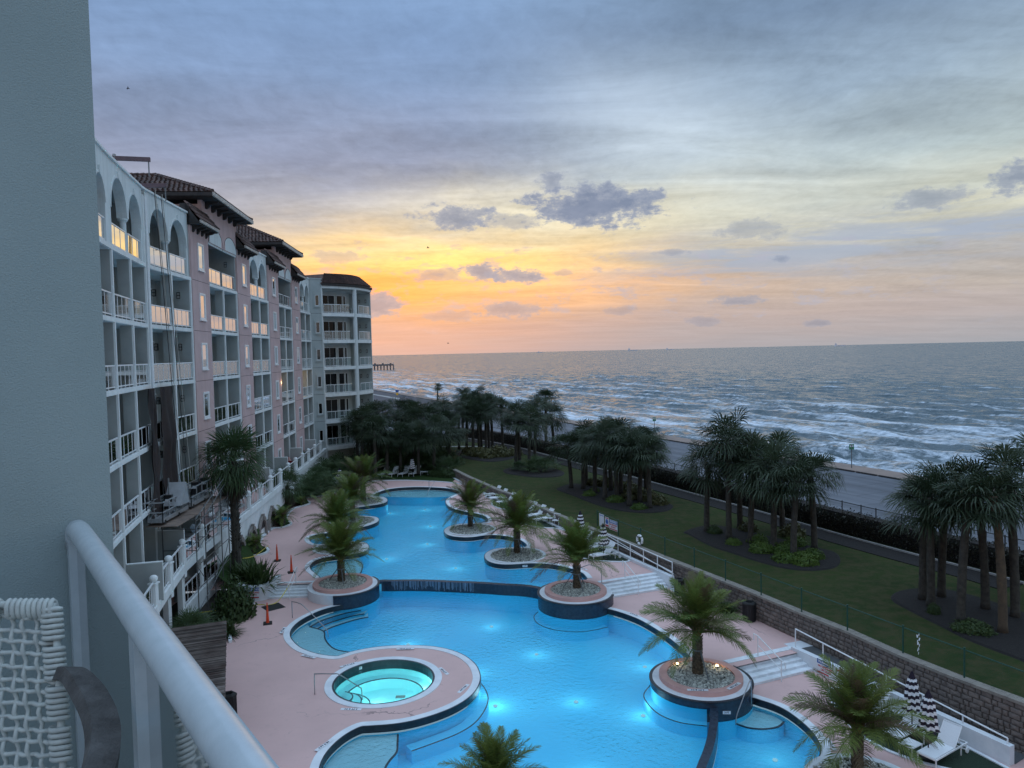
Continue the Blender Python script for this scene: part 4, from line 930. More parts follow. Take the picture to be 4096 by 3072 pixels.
# ------------------------------------------------------------------ the hotel
hotel = empty('hotel_building', (0, 0, 0), 0, 'long curved seven storey white and pink hotel with glass balconies and dark tiled roofs', 'hotel')
ST = 3.05
FLOOR = {1: 18.50, 2: 15.45, 3: 12.40, 4: 9.35, 5: 6.30, 6: 3.24}
PT = [('y', -13.4, 23.2), ('z', -14.6, 26.0), ('W', -16.0, 28.8), ('A', -16.75, 31.3), ('B', -17.6, 34.5), ('C', -18.38, 37.5), ('c', -18.46, 38.0), ('D', -18.78, 41.2),
      ('E', -19.03, 44.3), ('F', -19.38, 47.7), ('G', -19.78, 51.2), ('H', -20.10, 54.6), ('I', -20.45, 58.2), ('J', -20.70, 61.2), ('K', -20.95, 64.2), ('L', -21.27, 67.9),
      ('M', -21.48, 70.6), ('N', -21.72, 73.6), ('O', -22.02, 77.4), ('P', -22.22, 80.2), ('Q', -22.42, 83.0)]
P2 = {n: Vector((x, y)) for n, x, y in PT}
names = [p[0] for p in PT]
KIND = {'y': 'L', 'z': 'L', 'W': 'L', 'A': 'L', 'B': 'L', 'C': 'J', 'c': 'L', 'D': 'L', 'E': 'K', 'F': 'R', 'G': 'R', 'H': 'K', 'I': 'L', 'J': 'L', 'K': 'K', 'L': 'R', 'M': 'R', 'N': 'K', 'O': 'L', 'P': 'L'}
class FR:      # facade frame: a along, d outward, z up
    def __init__(s, p, q):
        s.p = Vector(p); s.q = Vector(q); s.L = (s.q - s.p).length; s.t = (s.q - s.p).normalized(); s.n = Vector((s.t.y, -s.t.x))
    def w(s, a, d, z): v = s.p + s.t * a + s.n * d; return (v.x, v.y, z)
    def box(s, mb, a0, a1, d0, d1, z0, z1):
        return mb.hexa([s.w(a0, d0, z0), s.w(a1, d0, z0), s.w(a1, d1, z0), s.w(a0, d1, z0)], [s.w(a0, d0, z1), s.w(a1, d0, z1), s.w(a1, d1, z1), s.w(a0, d1, z1)])
def part(name, mb, mat, parent=None, smooth=False): return mb.build(name, mat, parent or hotel, smooth)

def railing(fr, a0, a1, d, z, parent, nb=3, rows=None, gmat=None):
    """white top and bottom rail, posts, glass panes"""
    m_ = MB(); fr.box(m_, a0, a1, d - .03, d + .03, z + .98, z + 1.04); fr.box(m_, a0, a1, d - .02, d + .02, z + .09, z + .14)
    gaps = []
    for i in range(nb + 1):
        a = a0 + (a1 - a0) * i / nb; w_ = 0.035
        a = min(max(a, a0 + w_ / 2), a1 - w_ / 2); fr.box(m_, a - w_ / 2, a + w_ / 2, d - .018, d + .018, z, z + .98); gaps.append(a)
    r_ = part('railing', m_, PAINTW, parent)
    for i in range(nb):
        g = MB(); fr.box(g, gaps[i] + .03, gaps[i + 1] - .03, d - .006, d + .006, z + .15, z + .97); g.build('glass_pane', gmat or GLASS, r_)
    return r_
def drop(o, dz):      # the same part one storey lower
    c = o.copy(); COL.objects.link(c); c.location.z += dz; KIDS.setdefault(o.parent.name, []).append(c)
    for k in list(KIDS.get(o.name, [])):
        d_ = k.copy(); COL.objects.link(d_); d_.parent = c; KIDS.setdefault(c.name, []).append(d_)
    return c
def lamp(fr, a, d, z, face, lit=False):
    """wall lamp on a party wall facing the camera (face -1) or on the back wall"""
    m_ = MB(); c = fr.w(a, d, z)
    m_.box(c[0] - .09, c[1] - .12, z - .19, c[0] + .09, c[1] - .10, z - .16); m_.box(c[0] - .09, c[1] - .12, z + .16, c[0] + .09, c[1], z + .19)
    for sx in (-1, 1): m_.box(c[0] + sx * .09 - .012, c[1] - .12, z - .19, c[0] + sx * .09 + .012, c[1] - .10, z + .17)
    m_.box(c[0] - .09, c[1] - .12, z - .02, c[0] + .09, c[1] - .10, z + .02)
    m_.box(c[0] - .10, c[1] - .02, z - .2, c[0] + .10, c[1], z + .2)
    o = part('wall_lamp', m_, BLACKP)
    s_ = MB(); s_.box(c[0] - .065, c[1] - .095, z - .16, c[0] + .065, c[1] - .02, z + .15); s_.build('lamp_shade', LAMPON if lit else LAMPOFF, o)
    return o

DEPTH = 1.9
# back walls, slabs and party walls
for i, nm in enumerate(names[:-1]):
    fr = FR(P2[nm], P2[names[i + 1]]); k = KIND[nm]; L = fr.L
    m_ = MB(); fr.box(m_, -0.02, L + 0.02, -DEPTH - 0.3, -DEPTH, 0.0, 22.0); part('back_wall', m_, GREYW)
    if k in 'LR':
        for r_ in range(1, 7):
            z = FLOOR[r_]; m_ = MB(); fr.box(m_, 0.0, L, -DEPTH + 0.01, 0.02, z - 0.22, z); 
            if r_ < 6:
                fr.box(m_, -0.06, L + 0.06, 0.021, 0.075, z - 0.20, z + 0.0)
                part('balcony_slab', m_, TRIM)
        # railings, one drawing per bay repeated down the storeys
        e = 0.14
        ra = railing(fr, e + .08, L - e - .08, -0.08, FLOOR[1], hotel, 3)
        first = railing(fr, e, L - e, -0.02, FLOOR[2], hotel, 4 if (k == 'L' and nm in 'AcD') else (3 if nm not in 'zyW' else 2))
        for r_ in (3, 4, 5): drop(first, FLOOR[r_] - FLOOR[2])
        # soffit line and sliding door on the back wall
        for r_ in range(1, 7):
            z = FLOOR[r_]; m_ = MB(); a0, a1 = (0.3, 2.1)
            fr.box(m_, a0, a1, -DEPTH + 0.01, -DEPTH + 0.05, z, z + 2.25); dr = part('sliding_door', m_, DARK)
            m_ = MB(); fr.box(m_, a0 - .06, a0, -DEPTH + .01, -DEPTH + .08, z, z + 2.3); fr.box(m_, a1, a1 + .06, -DEPTH + .01, -DEPTH + .08, z, z + 2.3); fr.box(m_, a0, a1, -DEPTH + .01, -DEPTH + .08, z + 2.25, z + 2.31); fr.box(m_, (a0 + a1) / 2 - .03, (a0 + a1) / 2 + .03, -DEPTH + .06, -DEPTH + .09, z, z + 2.25)
            m_.build('door_frame', PAINTW, dr)
# vertical walls and pillars at the bay edges
FULL = set('yzACcEFHIKLNOQ')
for i, nm in enumerate(names):
    j = min(i, len(names) - 2); fr = FR(P2[names[j]], P2[names[j + 1]])
    if i: frp = FR(P2[names[i - 1]], P2[nm]); n_ = (frp.n + fr.n).normalized(); t_ = (frp.t + fr.t).normalized()
    else: n_ = fr.n; t_ = fr.t
    f2 = FR(P2[nm], P2[nm] + t_)
    full = nm in FULL; topz = 18.28
    m_ = MB()
    hw = 0.11
    if nm in 'EFHIKLNO': off = {'E': -hw, 'F': hw, 'H': -hw, 'I': hw, 'K': -hw, 'L': hw, 'N': -hw, 'O': hw}[nm]
    else: off = 0
    f2.box(m_, off - hw + .01, off + hw - .01, -DEPTH - .05 if full else -0.5, 0.0, 0.0, 22.1 if full else topz)
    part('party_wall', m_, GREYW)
    m_ = MB(); f2.box(m_, off - hw * .75, off + hw * .75, 0.0, 0.08, 3.0, topz + .1 if nm not in 'CcW' else 21.9); part('pillar_face', m_, TRIM)
    if nm == 'C':
        pass
# drain pipe joint between the two wings
fr = FR(P2['C'], P2['c']); m_ = MB(); fr.box(m_, 0, fr.L, -0.3, -0.02, 3.0, 22.0); part('joint_wall', m_, WHITE)
m_ = MB(); m_.tube([fr.w(.28, .08, 3), fr.w(.28, .08, 21.9)], .06, 8); part('downpipe', m_, PAINTW)

# top storey arches of the white sections
def arch_wall(fr, a0, a1, pier0, pier1, z0, ztop, zs, colL, colR):
    """front wall with one arched opening between a0+pier0 and a1-pier1"""
    m_ = MB(); o0 = a0 + pier0; o1 = a1 - pier1; c = (o0 + o1) / 2; rr = (o1 - o0) / 2; th = 0.42; n = 18
    if not colL: fr.box(m_, a0, o0, -th, 0, z0, zs)
    if not colR: fr.box(m_, o1, a1, -th, 0, z0, zs)
    xs_ = [a0] + [c - rr * math.cos(PI * i / n) for i in range(n + 1)] + [a1]; zz = [zs] + [zs + (rr + 0.12) * math.sin(PI * i / n) for i in range(n + 1)] + [zs]
    for i in range(len(xs_) - 1):
        if xs_[i + 1] - xs_[i] < 1e-5: continue
        m_.hexa([fr.w(xs_[i], -th, zz[i]), fr.w(xs_[i + 1], -th, zz[i + 1]), fr.w(xs_[i + 1], 0, zz[i + 1]), fr.w(xs_[i], 0, zz[i])], [fr.w(xs_[i], -th, ztop), fr.w(xs_[i + 1], -th, ztop), fr.w(xs_[i + 1], 0, ztop), fr.w(xs_[i], 0, ztop)])
    part('arch_wall', m_, WHITE)
    # raised moulding round the arch and its keystone
    m_ = MB(); pts = [(c - (rr + .10) * math.cos(PI * i / n), zs + (rr + .22) * math.sin(PI * i / n)) for i in range(n + 1)]; inn = [(c - (rr) * math.cos(PI * i / n), zs + (rr + .12) * math.sin(PI * i / n)) for i in range(n + 1)]
    for i in range(n):
        q = [inn[i], inn[i + 1], pts[i + 1], pts[i]]; m_.hexa([fr.w(x, 0.001, z) for x, z in q], [fr.w(x, 0.035, z) for x, z in q])
    zk = zs + rr + .12; m_.hexa([fr.w(c - .05, .001, zk), fr.w(c + .05, .001, zk), fr.w(c + .05, .07, zk), fr.w(c - .05, .07, zk)], [fr.w(c - .08, .001, zk + .3), fr.w(c + .08, .001, zk + .3), fr.w(c + .08, .07, zk + .3), fr.w(c - .08, .07, zk + .3)])
    part('arch_moulding', m_, WHITE)
def column(fr, a, z0, z1):
    p = fr.w(a, -0.2, 0); m_ = MB(); m_.lathe(p, [(0.20, z0), (0.20, z0 + .12), (0.15, z0 + .16), (0.14, z1 - .2), (0.15, z1 - .16), (0.20, z1 - .10), (0.22, z1 - .08), (0.22, z1)], 16); part('column', m_, WHITE, smooth=False)
ZT = 22.25
for a_, b_, c_ in [('A', 'B', 'C'), ('c', 'D', 'E'), ('I', 'J', 'K'), ('O', 'P', 'Q')]:
    f1 = FR(P2[a_], P2[b_]); f2 = FR(P2[b_], P2[c_]); m1 = 0.42
    arch_wall(f1, 0, f1.L, m1, 0.14, FLOOR[1], ZT, 20.15, False, True); arch_wall(f2, 0, f2.L, 0.14, m1, FLOOR[1], ZT, 20.15, True, False)
    column(f1, f1.L, FLOOR[1], 20.15)
f1 = FR(P2['W'], P2['A']); arch_wall(f1, 0, f1.L, 0.3, 0.55, FLOOR[1], ZT, 20.15, False, False)
f1 = FR(P2['z'], P2['W']); arch_wall(f1, 0, f1.L, 0.4, 0.3, FLOOR[1], ZT, 20.15, False, False)
f1 = FR(P2['y'], P2['z']); arch_wall(f1, 0, f1.L, 0.4, 0.3, FLOOR[1], ZT, 20.15, False, False)
for sec in (['y', 'z', 'W', 'A', 'B', 'C', 'c', 'D', 'E'], ['I', 'J', 'K'], ['O', 'P', 'Q']):
    pth = [tuple(P2[n]) for n in sec]; m_ = MB(); band(m_, pth, -0.08, 0.40, ZT, ZT + .10); part('parapet_cap', m_, TRIM)
    m_ = MB(); band(m_, pth, 0.42, 9.0, 21.4, 21.9); part('flat_roof', m_, CONC)
# pink sections
def tiled(mb, A, B, C, D, cw=0.30, rh=0.42):
    """rows of half round tiles on the slope A-B (eave) to D-C (ridge)"""
    A, B, C, D = map(Vector, (A, B, C, D)); u = (B - A).normalized(); nrm = (B - A).cross(D - A).normalized()
    if nrm.z < 0: nrm = -nrm
    up_ = nrm.cross(u).normalized()
    if up_.z < 0: up_ = -up_
    H = max((D - A).dot(up_), (C - A).dot(up_)); rows = max(1, int(H / rh)); L = (B - A).length
    dl = (D - A).dot(u); dr = (C - A).dot(u)
    for r_ in range(rows):
        v0 = H * r_ / rows; v1 = H * (r_ + 1.08) / rows; v1 = min(v1, H * 1.0 + 0.02)
        lo = dl * v0 / H; hi = L + (dr - L) * v0 / H
        n = max(1, int((hi - lo) / cw)); w_ = (hi - lo) / n
        for c in range(n):
            k = len(mb.v); x0 = lo + c * w_
            for v_, lift in ((v0, 0.075), (v1, 0.02)):
                for t in (0, 0.25, 0.5, 0.75, 1.0):
                    p = A + u * (x0 + w_ * t) + up_ * v_ + nrm * (lift + 0.085 * math.sin(PI * t)); mb.v.append(tuple(p))
            mb.f += [(k + i, k + i + 1, k + 6 + i, k + 5 + i) for i in range(4)]
            mb.f.append((k, k + 1, k + 2, k + 3, k + 4))
def brackets(root, fr, a0, a1, z, n, dpt=0.75):
    for i in range(n):
        a = a0 + (a1 - a0) * (i + .5) / n; m_ = MB()
        prof = [(0, z - .42), (.10, z - .42), (.22, z - .34), (.30, z - .18), (.52, z - .15), (dpt - .05, z - .05), (dpt, z), (0, z)]
        vs = [fr.w(a - .10, d, zz) for d, zz in prof] + [fr.w(a + .10, d, zz) for d, zz in prof]; k = len(prof)
        m_.add(vs, [tuple(range(k)), tuple(range(k, 2 * k))[::-1]] + [(j, (j + 1) % k, k + (j + 1) % k, k + j) for j in range(k)]); m_.build('bracket', WOODD, root)
def window(fr, a0, a1, z0, z1, frame_mat=PAINTW, sill=True):
    m_ = MB(); w_ = 0.10
    fr.box(m_, a0, a0 + w_, 0.002, .06, z0, z1); fr.box(m_, a1 - w_, a1, 0.002, .06, z0, z1); fr.box(m_, a0 + w_, a1 - w_, 0.002, .06, z1 - w_, z1); fr.box(m_, a0 + w_, a1 - w_, 0.002, .06, z0, z0 + w_)
    wn = part('window', m_, frame_mat)
    m_ = MB(); b0, b1 = a0 + w_, a1 - w_; fr.box(m_, b0, b0 + .05, .002, .035, z0 + w_, z1 - w_); fr.box(m_, b1 - .05, b1, .002, .035, z0 + w_, z1 - w_); fr.box(m_, b0 + .05, b1 - .05, .002, .035, z1 - w_ - .05, z1 - w_); fr.box(m_, b0 + .05, b1 - .05, .002, .035, z0 + w_, z0 + w_ + .05)
    m_.build('sash', PAINTW, wn)
    m_ = MB(); fr.box(m_, b0 + .05, b1 - .05, .003, .012, z0 + w_ + .05, z1 - w_ - .05); m_.build('pane', WINDOW, wn)
    if sill: m_ = MB(); fr.box(m_, a0 - .03, a1 + .03, .002, .10, z0 - .07, z0); m_.build('sill', frame_mat, wn)
    return wn
for pc in 'EHKN':
    nx_ = names[names.index(pc) + 1]; fr = FR(P2[pc], P2[nx_]); L = fr.L
    m_ = MB(); fr.box(m_, 0.0, L, -0.4, 0.13, 2.6, 21.6); part('pink_pier', m_, PINKW)
    for r_ in range(1, 6):      # floor joints
        m_ = MB(); fr.box(m_, 0, L, .1301, .1325, FLOOR[r_] - .13, FLOOR[r_] - .105); part('joint_line', m_, WOODD)
    f3 = FR(fr.w(0, .13, 0)[:2], fr.w(L, .13, 0)[:2])
    for r_ in range(1, 7):
        z = FLOOR[r_]; window(f3, L * .34, L * .34 + 1.12, z + .58, z + 2.22)
    # pent roof on brackets
    eo = .78; z0 = 21.7; z1 = 22.95
    rf = MB(); tiled(rf, fr.w(-.15, eo, z0 + .12), fr.w(L + .15, eo, z0 + .12), fr.w(L + .15, -.15, z1), fr.w(-.15, -.15, z1))
    ro = part('pent_roof', rf, TILE)
    m_ = MB(); fr.box(m_, -.12, L + .12, .0, eo - .05, z0 - .08, z0 + .04); fr.box(m_, -.12, L + .12, -.4, .14, 21.6, z1 - .1)
    for s_ in (-.12, L + .04): m_.add([fr.w(s_, .0, z0), fr.w(s_, eo - .05, z0), fr.w(s_, -.1, z1 - .05), fr.w(s_ + .08, .0, z0), fr.w(s_ + .08, eo - .05, z0), fr.w(s_ + .08, -.1, z1 - .05)], [(0, 1, 2), (5, 4, 3), (0, 3, 4, 1), (1, 4, 5, 2), (2, 5, 3, 0)])
    m_.build('soffit', WOODD, ro)
    m_ = MB(); fr.box(m_, -.18, L + .18, eo - .04, eo + .06, z0 + .0, z0 + .16); m_.build('gutter', GUTTER, ro)
    brackets(ro, fr, 0, L, z0 - .08, 4)
for a_, b_, c_, pl0 in [('F', 'G', 'H', 'E'), ('L', 'M', 'N', 'K')]:
    e0 = FR(P2[pl0], P2[a_]); st = e0.w(e0.L - 1.0, 0.13, 0)[:2]; en = FR(P2[b_], P2[c_]); en_p = en.w(en.L + .15, 0.13, 0)[:2]
    fr = FR(st, en_p); L = fr.L; zb = 21.1; zt = 23.6
    m_ = MB(); fr.box(m_, 0, L, -7.5, -.25, 21.6, zt - .3); fr.box(m_, 0, L, -.25, 0, zb, zt); part('gable_wall', m_, PINKW)
    for s0, s1 in ((a_, b_), (b_, c_)):
        f4 = FR(P2[s0], P2[s1]); m_ = MB(); n = 20; c = f4.L / 2; rr = f4.L / 2 - .14; z = 21.12
        vs = [f4.w(c - rr * math.cos(PI * i / n), .16, z + 1.0 * math.sin(PI * i / n) * (1.0)) for i in range(n + 1)]; vb = [f4.w(c - rr * math.cos(PI * i / n), .05, z + math.sin(PI * i / n)) for i in range(n + 1)]
        m_.add(vs + vb, [tuple(range(n + 1))] + [(i, i + 1, n + 2 + i, n + 1 + i) for i in range(n)]); part('arched_panel', m_, WHITE)
        m_ = MB(); 
        for i in range(n):
            A1 = (c - rr * math.cos(PI * i / n), z + math.sin(PI * i / n)); A2 = (c - rr * math.cos(PI * (i + 1) / n), z + math.sin(PI * (i + 1) / n))
            m_.bar(f4.w(A1[0], .15, A1[1] + .015), f4.w(A2[0], .15, A2[1] + .015), .04, .04)
        part('arch_line', m_, WOODD)
        m_ = MB(); f4.box(m_, .1, f4.L - .1, .0, .10, 20.98, 21.12); part('lintel', m_, WHITE)
    # hipped tile roof
    o = .95; ze = 23.8; zr = 25.95; bk = -9.0
    hr = 3.6
    ro_ = MB()
    E0 = fr.w(-o, o, ze); E1 = fr.w(L + o, o, ze); E2 = fr.w(L + o, bk, ze); E3 = fr.w(-o, bk, ze); mid = L / 2; R0 = fr.w(mid, o - (L / 2 + o), zr); R1 = fr.w(mid, bk, zr)
    tiled(ro_, E0, E1, R0, R0); tiled(ro_, E3, E0, R0, R1); tiled(ro_, E1, E2, R1, R0)
    ro = part('hipped_roof', ro_, TILE)
    m_ = MB(); m_.add([E0, E1, R0], [(0, 1, 2)]); m_.add([E3, E0, R0, R1], [(0, 1, 2, 3)]); m_.add([E1, E2, R1, R0], [(0, 1, 2, 3)]); m_.build('roof_deck', WOODD, ro)
    for p_, q_ in ((E0, R0), (E1, R0), (R0, R1)):
        m_ = MB(); p_ = Vector(p_); q_ = Vector(q_); nn = int((q_ - p_).length / .38)
        for i in range(nn):
            s_ = p_.lerp(q_, i / nn) + Vector((0, 0, .12)); e_ = p_.lerp(q_, (i + 1.15) / nn) + Vector((0, 0, .10)); m_.tube([s_, e_], [.13, .10], 6)
        m_.build('ridge_tiles', TILE, ro)
    m_ = MB(); fr.box(m_, -o, L + o, 0.0, o - .02, ze - .24, ze - .06); fr.box(m_, -o, .0, bk, -.0, ze - .24, ze - .06); fr.box(m_, L, L + o, bk, -.0, ze - .24, ze - .06); m_.build('soffit', WOODD, ro)
    m_ = MB(); fr.box(m_, -o - .05, L + o + .05, o - .02, o + .08, ze - .2, ze + .04); m_.build('gutter', GUTTER, ro)
    m_ = MB(); fr.box(m_, -o - .1, -o, bk, o, ze - .2, ze + .02); m_.build('gutter', WOODD, ro)
    brackets(ro, fr, .1, L - .1, ze - .24, 6, .85)
# lamps and dark doorways on the party walls
def edge_wall_items(e, bay_from, row, door=False, lp=True, lit=False):
    fr = FR(P2[bay_from], P2[e]); z = FLOOR[row]
    if lp: lamp(fr, fr.L - .13, -0.62 if not door else -.3, z + 1.95, -1, lit)
    if door:
        m_ = MB(); fr.box(m_, fr.L - .20, fr.L - .125, -1.62, -.72, z, z + 2.2); d_ = part('doorway', m_, DARK)
        m_ = MB(); fr.box(m_, fr.L - .22, fr.L - .11, -.72, -.68, z, z + 2.25); fr.box(m_, fr.L - .22, fr.L - .11, -1.62, -.72, z + 2.2, z + 2.25); m_.build('door_frame', GREYW, d_)
for r_ in range(2, 6): edge_wall_items('E', 'D', r_)
edge_wall_items('H', 'G', 1)
for r_ in range(2, 6): edge_wall_items('H', 'G', r_, True, False)
for r_ in range(2, 7): edge_wall_items('N', 'M', r_, True, False)
for r_ in (2, 3, 4, 5): 
    fr = FR(P2['c'], P2['D']); lamp(fr, fr.L + 0.9, -1.2, FLOOR[r_] + 1.95, -1)
for r_ in (1, 2, 3, 4): fr = FR(P2['F'], P2['G']); lamp(fr, fr.L + .8, -1.3, FLOOR[r_] + 1.95, -1)
fr = FR(P2['L'], P2['M']); lamp(fr, .35, -.25, FLOOR[4] + 1.95, -1, True)
fr = FR(P2['O'], P2['P']); lamp(fr, 1.6, -1.5, FLOOR[4] + 1.95, -1, True); lamp(fr, fr.L + .9, -1.0, FLOOR[4] + 1.95, -1, True)

# grey pier between wing and tower
T0 = Vector((-21.3, 83.9)); Qp = P2['Q']
fr = FR(Qp, T0); L = fr.L
m_ = MB(); fr.box(m_, -.2, L, -.5, 0, 0.5, 22.3); part('tower_pier', m_, TOWERW)
m_ = MB(); fr.box(m_, -.1, L + .05, -.55, .05, 22.3, 22.42); part('parapet_cap', m_, TOWERW)
for r_ in range(1, 7):
    z = FLOOR[r_]
    m_ = MB(); fr.box(m_, L * .27, L * .95, .001, .03, z + .5, z + 2.35); part('window_surround', m_, TOWERW)
    f5 = FR(fr.w(0, .03, 0)[:2], fr.w(L, .03, 0)[:2]); window(f5, L * .37, L * .84, z + .72, z + 2.14, TOWERW, True)
    if r_ < 6: m_ = MB(); fr.box(m_, 0, L, .001, .004, z - .05, z - .02); part('joint_line', m_, WOODD)
# tower with bowed balconies
CUR = spline([(-21.3, 83.9), (-19.75, 85.1), (-18.25, 86.9), (-17.45, 88.9), (-17.2, 91.2)], False, 6)
BK = [(-22.7, 85.4), (-19.7, 88.5), (-19.75, 91.2)]
for r_ in range(1, 7):
    z = FLOOR[r_]
    m_ = MB(); poly = CUR + [(-17.3, 91.5), (-19.75, 91.5)] + BK[::-1][1:] + [(-22.3, 84.6)]
    fill(m_, poly if area(poly) > 0 else poly[::-1], [], z - .001); fill(m_, poly if area(poly) > 0 else poly[::-1], [], z - .3); part('balcony_floor', m_, GREYW2)
    m_ = MB(); band(m_, CUR, -.10, .06, z - .34, z + .04); part('balcony_slab', m_, TRIM)
fill_p = lambda z: None
m_ = MB(); poly = CUR + [(-19.75, 91.5), (-19.7, 88.5), (-22.7, 85.4), (-22.3, 84.6)]; poly = poly if area(poly) > 0 else poly[::-1]; fill(m_, poly, [], 21.2); part('tower_ceiling', m_, GREYW2)
for i in range(2):
    fr = FR(BK[i], BK[i + 1]); m_ = MB(); fr.box(m_, 0, fr.L, -.25, 0, .5, 21.4); part('back_wall', m_, GREYW2)
fr = FR((-22.3, 84.6), (-21.25, 83.95)); m_ = MB(); fr.box(m_, 0, fr.L, -.01, .12, .5, 21.4); part('party_wall', m_, GREYW2)
m_ = MB(); m_.hexa([(-23, 91.2, .5), (-17.2, 91.2, .5), (-17.2, 91.55, .5), (-23, 91.55, .5)], [(-23, 91.2, 21.5), (-17.2, 91.2, 21.5), (-17.2, 91.55, 21.5), (-23, 91.55, 21.5)]); part('end_wall', m_, TOWERW)
m_ = MB(); m_.lathe((-18.22, 86.98), [(.25, .5), (.25, 21.3)], 20); part('round_column', m_, WHITE, smooth=False)
m_ = MB(); m_.box(-21.42, 83.86, .5, -21.2, 84.1, 21.4); part('corner_post', m_, TRIM)
fr = FR(BK[0], BK[1])
for r_ in range(1, 7):
    z = FLOOR[r_]
    for a0, a1 in ((1.15, 2.0), (2.0, 2.85), (3.15, 3.9), (4.05, 4.35)):
        m_ = MB(); fr.box(m_, a0, a1, 0.0, .04, z + .02, z + 2.2); d_ = part('sliding_door', m_, DARK if (r_ in (5,) or (r_ == 1 and a0 == 2.0)) else DOORG)
        m_ = MB()
        fr.box(m_, a0 - .03, a0 + .03, .0, .07, z, z + 2.25); fr.box(m_, a1 - .03, a1 + .03, .0, .07, z, z + 2.25); fr.box(m_, a0, a1, .0, .07, z + 2.2, z + 2.27); m_.build('door_frame', PAINTW, d_)
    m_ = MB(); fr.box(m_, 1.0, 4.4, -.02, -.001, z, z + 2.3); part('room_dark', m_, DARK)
    for x in (-18.55, -17.75):
        m_ = MB(); m_.box(x - .09, 91.08, z + 1.55, x + .09, 91.19, z + 1.95); o = part('wall_lamp', m_, BLACKP); s_ = MB(); s_.box(x - .055, 91.05, z + 1.6, x + .055, 91.09, z + 1.88); s_.build('lamp_shade', LAMPOFF, o)
    # bowed railing in two runs
    for i0, i1 in ((1, 11), (14, 23)):
        pth = offset(CUR[i0:i1], -.02) if True else None
        m_ = MB(); band(m_, pth, -.03, .03, z + .98, z + 1.04); band(m_, pth, -.02, .02, z + .1, z + .15)
        for q in pth[::3] + [pth[-1]]: m_.box(q[0] - .02, q[1] - .02, z, q[0] + .02, q[1] + .02, z + .98)
        ra = part('railing', m_, PAINTW)
        m_ = MB(); ribbon(m_, pth, pth, z + .16, z + .97); m_.build('glass_pane', GLASS, ra)
# mansard over the tower
EA = offset(CUR, -.35); IN = [(p[0] - 1.9, p[1] + 1.6 if p[1] < 90 else p[1]) for p in CUR]
rf = MB(); rows = 7; per = 1
arc = spline(CUR, False, 3)
top = [(-22.6 + (i / (len(arc) - 1)) * 3.6, 86.6 + (i / (len(arc) - 1)) * 5.0) for i in range(len(arc))]
eav = offset(arc, -.3)
top = [(p[0] * .72 + (-20.9) * .28 - .1, p[1] * .72 + 88.7 * .28 + .1) for p in arc]
for r_ in range(rows):
    v0, v1 = r_ / rows, min(1.0, (r_ + 1.1) / rows)
    for c in range(len(arc) - 1):
        for h in range(2):
            k = len(rf.v)
            for vv, lift in ((v0, .08), (v1, .02)):
                for t in (0, .5, 1.0):
                    u = c + h * .5 + t * .5; i = min(int(u), len(arc) - 2); f_ = u - i
                    e_ = Vector(eav[i]).lerp(Vector(eav[i + 1]), f_); t_ = Vector(top[i]).lerp(Vector(top[i + 1]), f_); p = e_.lerp(t_, vv)
                    rf.v.append((p.x, p.y, 21.85 + 1.25 * vv + lift + .07 * math.sin(PI * t)))
            rf.f += [(k, k + 1, k + 4, k + 3), (k + 1, k + 2, k + 5, k + 4), (k, k + 1, k + 2)]
ro = part('mansard_roof', rf, TILE)
m_ = MB(); t2 = [(p[0], p[1]) for p in top]; pl2 = t2 + [(-23, 91.6), (-24, 87)]; pl2 = pl2 if area(pl2) > 0 else pl2[::-1]; fill(m_, pl2, [], 23.06)
m_.add([(eav[0][0], eav[0][1], 21.8), (top[0][0], top[0][1], 23.06), (-24.2, 86.4, 23.06), (-24.2, 86.4, 21.8)], [(0, 1, 2, 3)]); ribbon(m_, [tuple(p) for p in eav], [tuple(p) for p in top], 21.80, 23.05); ribbon(m_, [tuple(p) for p in eav], offset(arc, 1.2), 21.60, 21.60); m_.build('roof_deck', TILE, ro)
m_ = MB(); band(m_, eav, -.02, .12, 21.6, 21.86); m_.build('gutter', WOODD, ro)
m_ = MB(); band(m_, arc, .02, .25, 21.2, 22.1); m_.build('beam', TOWERW, ro)
m_ = MB(); band(m_, eav, .12, .42, 21.32, 21.62); m_.build('cornice', TRIM, ro)

# terrace: slab, rail posts with ball tops, privacy walls
BALLS = [Vector(p) for p in [(-14.4, 27.6), (-15.3, 30.84), (-16.1, 33.93), (-16.85, 37.04), (-17.3, 40.43), (-17.62, 43.67), (-17.9, 46.9), (-18.21, 50.28), (-18.49, 53.48), (-18.78, 56.69), (-19.1, 60.07), (-19.43, 63.35), (-19.74, 66.63), (-20.03, 69.83), (-20.32, 72.95), (-20.62, 76.44), (-20.9, 79.78)]]
terr = empty('terrace', (0, 0, 0), 0, 'raised white terrace along the foot of the hotel with glass rail and ball topped posts', 'terrace')
edge = [tuple(b) for b in BALLS] + [(-21.2, 83.5)]
m_ = MB(); inn = [tuple(P2[n]) for n in names]; poly = [(-13.6, 24.5)] + edge + [(-24, 85)] + [(p[0] - 2, p[1]) for p in inn[::-1]]
fill(m_, poly if area(poly) > 0 else poly[::-1], [], 3.22); m_.build('floor', CONC, terr)
m_ = MB(); band(m_, [(-13.6, 24.5)] + edge, -.12, .25, 2.85, 3.26); m_.build('slab_edge', TRIM, terr)
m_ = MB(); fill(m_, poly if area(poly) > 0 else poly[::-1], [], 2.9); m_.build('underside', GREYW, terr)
wb = [tuple(b) for b in BALLS[5:]] + [(-21.2, 83.5)]
m_ = MB(); band(m_, wb, 0.0, .3, .2, 2.86); m_.build('retaining_wall', TRIM, terr)
